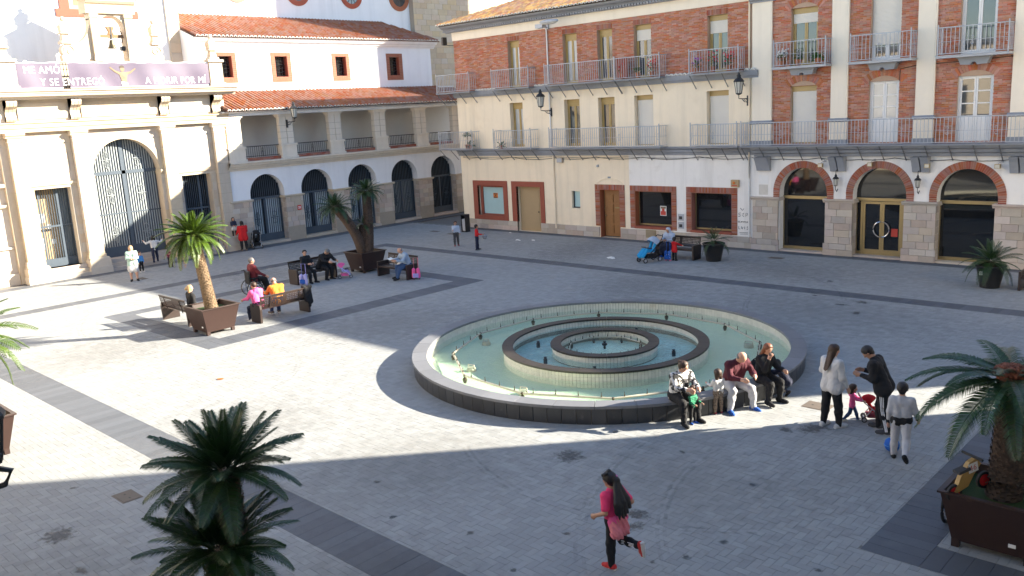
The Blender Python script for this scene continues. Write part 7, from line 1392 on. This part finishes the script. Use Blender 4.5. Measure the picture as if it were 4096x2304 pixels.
# ------------------------------------------------------------------ pushchairs, trolleys, toys
def wheel(t, c, r, m_='rubber', w=.02):
    wl_ = obj('wheel', MB().lathe((0, 0), [(r * .7, -w), (r, -w), (r, w), (r * .7, w), (r * .7, -w)], 16).xf(Matrix.Translation(c) @ Matrix.Rotation(R(90), 4, 'Y')), m_, t); obj('hub', MB().lathe((0, 0), [(.001, -w * .8), (r * .72, -w * .6), (r * .72, w * .6), (.001, w * .8)], 12).xf(Matrix.Translation(c) @ Matrix.Rotation(R(90), 4, 'Y')), 'c_grey', wl_)
def stroller(label, pos, face, s, hoodm, seatm, framem='iron_grey', apron=None, wheels=4, basket='c_black', bassinet=False):
    t = thing('pushchair', label, 'pushchair', (pos[0], pos[1], 0), math.atan2(face[1], face[0]) - math.pi / 2); S = lambda *v: tuple(x * s for x in v)
    for k in (-1, 1):
        obj('frame', MB().tube([S(k * .22, -.52, 1.0), S(k * .22, -.35, .75), S(k * .22, .38, .12)], .013 * s + .004, 5).tube([S(k * .22, -.1, .5), S(k * .22, -.36, .12)], .012 * s + .004, 5), framem, t); wheel(t, S(k * .24, .36, .1), .1 * s); wheel(t, S(k * .24, -.36, .1), .1 * s)
    obj('handle', MB().tube([S(-.22, -.52, 1.0), S(-.18, -.56, 1.04), S(.18, -.56, 1.04), S(.22, -.52, 1.0)], .018 * s + .004, 6), 'iron_black', t); obj('axle', MB().tube([S(-.24, -.36, .1), S(.24, -.36, .1)], .012, 5).tube([S(-.24, .36, .1), S(.24, .36, .1)], .012, 5), framem, t)
    skin_obj('seat', [(S(-.13, -.12, .48), .07 * s, S(-.13, -.24, .82), .06 * s), (S(.13, -.12, .48), .07 * s, S(.13, -.24, .82), .06 * s), (S(-.13, -.12, .46), .07 * s, S(-.13, .16, .46), .06 * s), (S(.13, -.12, .46), .07 * s, S(.13, .16, .46), .06 * s), (S(0, .2, .42), .07 * s, S(0, .3, .26), .06 * s)], .014, seatm, t, .05 * s)
    q = MB(); n = 7   # folding hood: ribbed quarter shell
    v = []
    for i in range(n + 1):
        a = R(-20 + 118 * i / n)
        for j in range(9): th = math.pi * j / 8; rr = .33 * s * (1 + .025 * (i % 2)); v.append((.25 * s * math.cos(th), -.2 * s + rr * math.cos(a + R(60)) * math.sin(th) * 1.0 * 1.0, .72 * s + rr * math.sin(a + R(60)) * math.sin(th) * .95))
    q.add(v, [(i * 9 + j, i * 9 + j + 1, (i + 1) * 9 + j + 1, (i + 1) * 9 + j) for i in range(n) for j in range(8)]); obj('hood', q, hoodm, t, True)
    obj('basket', MB().frustum((0, -.02 * s), .18 * s, .22 * s, .2 * s, .28 * s, .16 * s, .3 * s), basket, t); obj('bumper_bar', MB().tube([S(-.22, .02, .58), S(-.18, .24, .62), S(.18, .24, .62), S(.22, .02, .58)], .018 * s + .003, 6), 'iron_black', t)
    if apron: skin_obj('apron', [(S(-.14, .2, .52), .06 * s, S(-.16, .42, .28), .07 * s), (S(.14, .2, .52), .06 * s, S(.16, .42, .28), .07 * s), (S(0, .2, .52), .06 * s, S(0, .46, .26), .08 * s)], .013, apron, t, .06 * s, .008)
    return t
stroller('blue pushchair with grey hood beside the woman in headscarf', (-20.0, 28.85), (-.35, -.94), .98, 'c_skygrey', 'c_turq', 'iron_black', apron='c_turq')
stroller('pink and purple toy pushchair at the right end of the couple\'s bench', (-29.0, 20.3), (.5, .75), .62, 'c_hotpink', 'c_lilac', 'chrome', basket='c_hotpink')
stroller('black covered pram beside the woman in red coat', (-40.45, 22.98), (-.9, .3), .95, 'c_black', 'c_black', 'iron_grey', apron='c_black')
stroller('small red toy buggy pushed by the pink toddler', (-6.15, 16.42), (.9, .45), .52, 'c_red', 'c_red', 'iron_grey', basket='c_burg')
def trolley(label, pos, rz, m_, hm, pocket, s=1.0, wm='c_dkgrey'):
    t = thing('school_trolley', label, 'school bag', (pos[0], pos[1], 0), rz); skin_obj('bag', [((-.1 * s, 0, .13 * s), .075 * s, (-.09 * s, 0, .40 * s), .07 * s), ((.1 * s, 0, .13 * s), .075 * s, (.09 * s, 0, .40 * s), .07 * s)], .012, m_, t, .06 * s)
    obj('pocket', MB().box(-.11 * s, .11 * s, -.105 * s, -.06 * s, .1 * s, .26 * s), pocket, t); obj('handle', MB().tube([(-.09 * s, .06 * s, .1 * s), (-.09 * s, .07 * s, .86 * s), (.09 * s, .07 * s, .86 * s), (.09 * s, .06 * s, .1 * s)], .012 * s + .002, 5), hm, t)
    for k in (-1, 1): wheel(t, (k * .11 * s, .05 * s, .045 * s), .045 * s, wm, .015)
    return t
trolley('lilac striped school trolley beside the couple\'s bench', (-29.15, 18.42), R(25), 'c_lilac_str', 'c_lilac', 'c_royal', 1.0, 'c_lilac'); trolley('pink school trolley beside the bench with the reading man', (-25.95, 21.5), R(35), 'c_hotpink', 'c_softpink', 'c_lilac'); trolley('blue patterned school trolley before the child in red coat', (-19.42, 29.3), R(0), 'c_bag_dots', 'c_royal', 'c_royal', .9, 'c_hotpink')
t = thing('carrier_bag', 'white carrier bag on the bench beside the reading man', 'bag', (-26.95, 21.55, .43)); skin_obj('bag', [((-.06, 0, .08), .09, (.08, .02, .1), .08), ((0, 0, .1), .08, (.02, 0, .2), .04)], .013, 'c_white', t, .05, .012)
mat('toy_wood', (0.40, 0.25, 0.08), 0.5, 0.1, 8)
# wooden balance bike and the wheel leaning at the right planter
t = thing('toy_motorbike', 'yellow wooden balance bike with number 46 lying in the right planter', 'toy bike', (-3.32, 12.42, .74), R(60)); t.rotation_euler = (R(0), R(-12), R(60))
for x in (-.22, .3): wl2 = obj('wheel', MB().lathe((0, 0), [(.09, -.02), (.125, -.02), (.125, .02), (.09, .02), (.09, -.02)], 20).xf(Matrix.Translation((x, 0, .13)) @ Matrix.Rotation(R(90), 4, 'X')), 'rubber', t); obj('rim', MB().lathe((0, 0), [(.02, -.012), (.095, -.012), (.095, .012), (.02, .012)], 16).xf(Matrix.Translation((x, 0, .13)) @ Matrix.Rotation(R(90), 4, 'X')), 'c_red', wl2)
obj('frame', MB().add([(x, y, z) for y in (-.035, .035) for x, z in ((-.24, .12), (-.1, .34), (.08, .50), (.2, .52), (.26, .42), (.12, .3), (.0, .16))], [tuple(range(7)), tuple(range(13, 6, -1))] + [(i, (i + 1) % 7, 7 + (i + 1) % 7, 7 + i) for i in range(7)]), 'toy_wood', t); obj('handlebar', MB().tube([(.16, -.18, .56), (.16, .18, .56)], .02, 6), 'rubber', t); obj('seat', MB().box(-.14, .06, -.06, .06, .40, .44), 'c_dkgrey', t)
nb_ = obj('number_field', MB().box(.04, .2, -.039, -.036, .34, .48), 'paper', t); me = text_mesh('46', .12)
for v in me.vertices: v.co = (.05 + v.co.x, -.0405, .37 + v.co.y)
me.materials.clear(); me.materials.append(MAT['print_red']); link('number', me, nb_)
t = thing('bicycle_wheel', 'black bicycle wheel showing beside the right planter', 'bicycle', (-3.72, 12.95, 0), R(0)); obj('tyre', MB().tube([(.0, .27 * math.cos(a), .29 + .27 * math.sin(a)) for a in np.linspace(0, 6.283, 37)], .024, 7), 'rubber', t); obj('rim', MB().tube([(.0, .235 * math.cos(a), .29 + .235 * math.sin(a)) for a in np.linspace(0, 6.283, 33)], .012, 5), 'chrome', t); q = MB()
for k in range(14): a = 6.283 * k / 14; q.tube([(0, 0, .29), (0, .235 * math.cos(a), .29 + .235 * math.sin(a))], .003, 4)
obj('spokes', q, 'chrome', t)
drop_props()
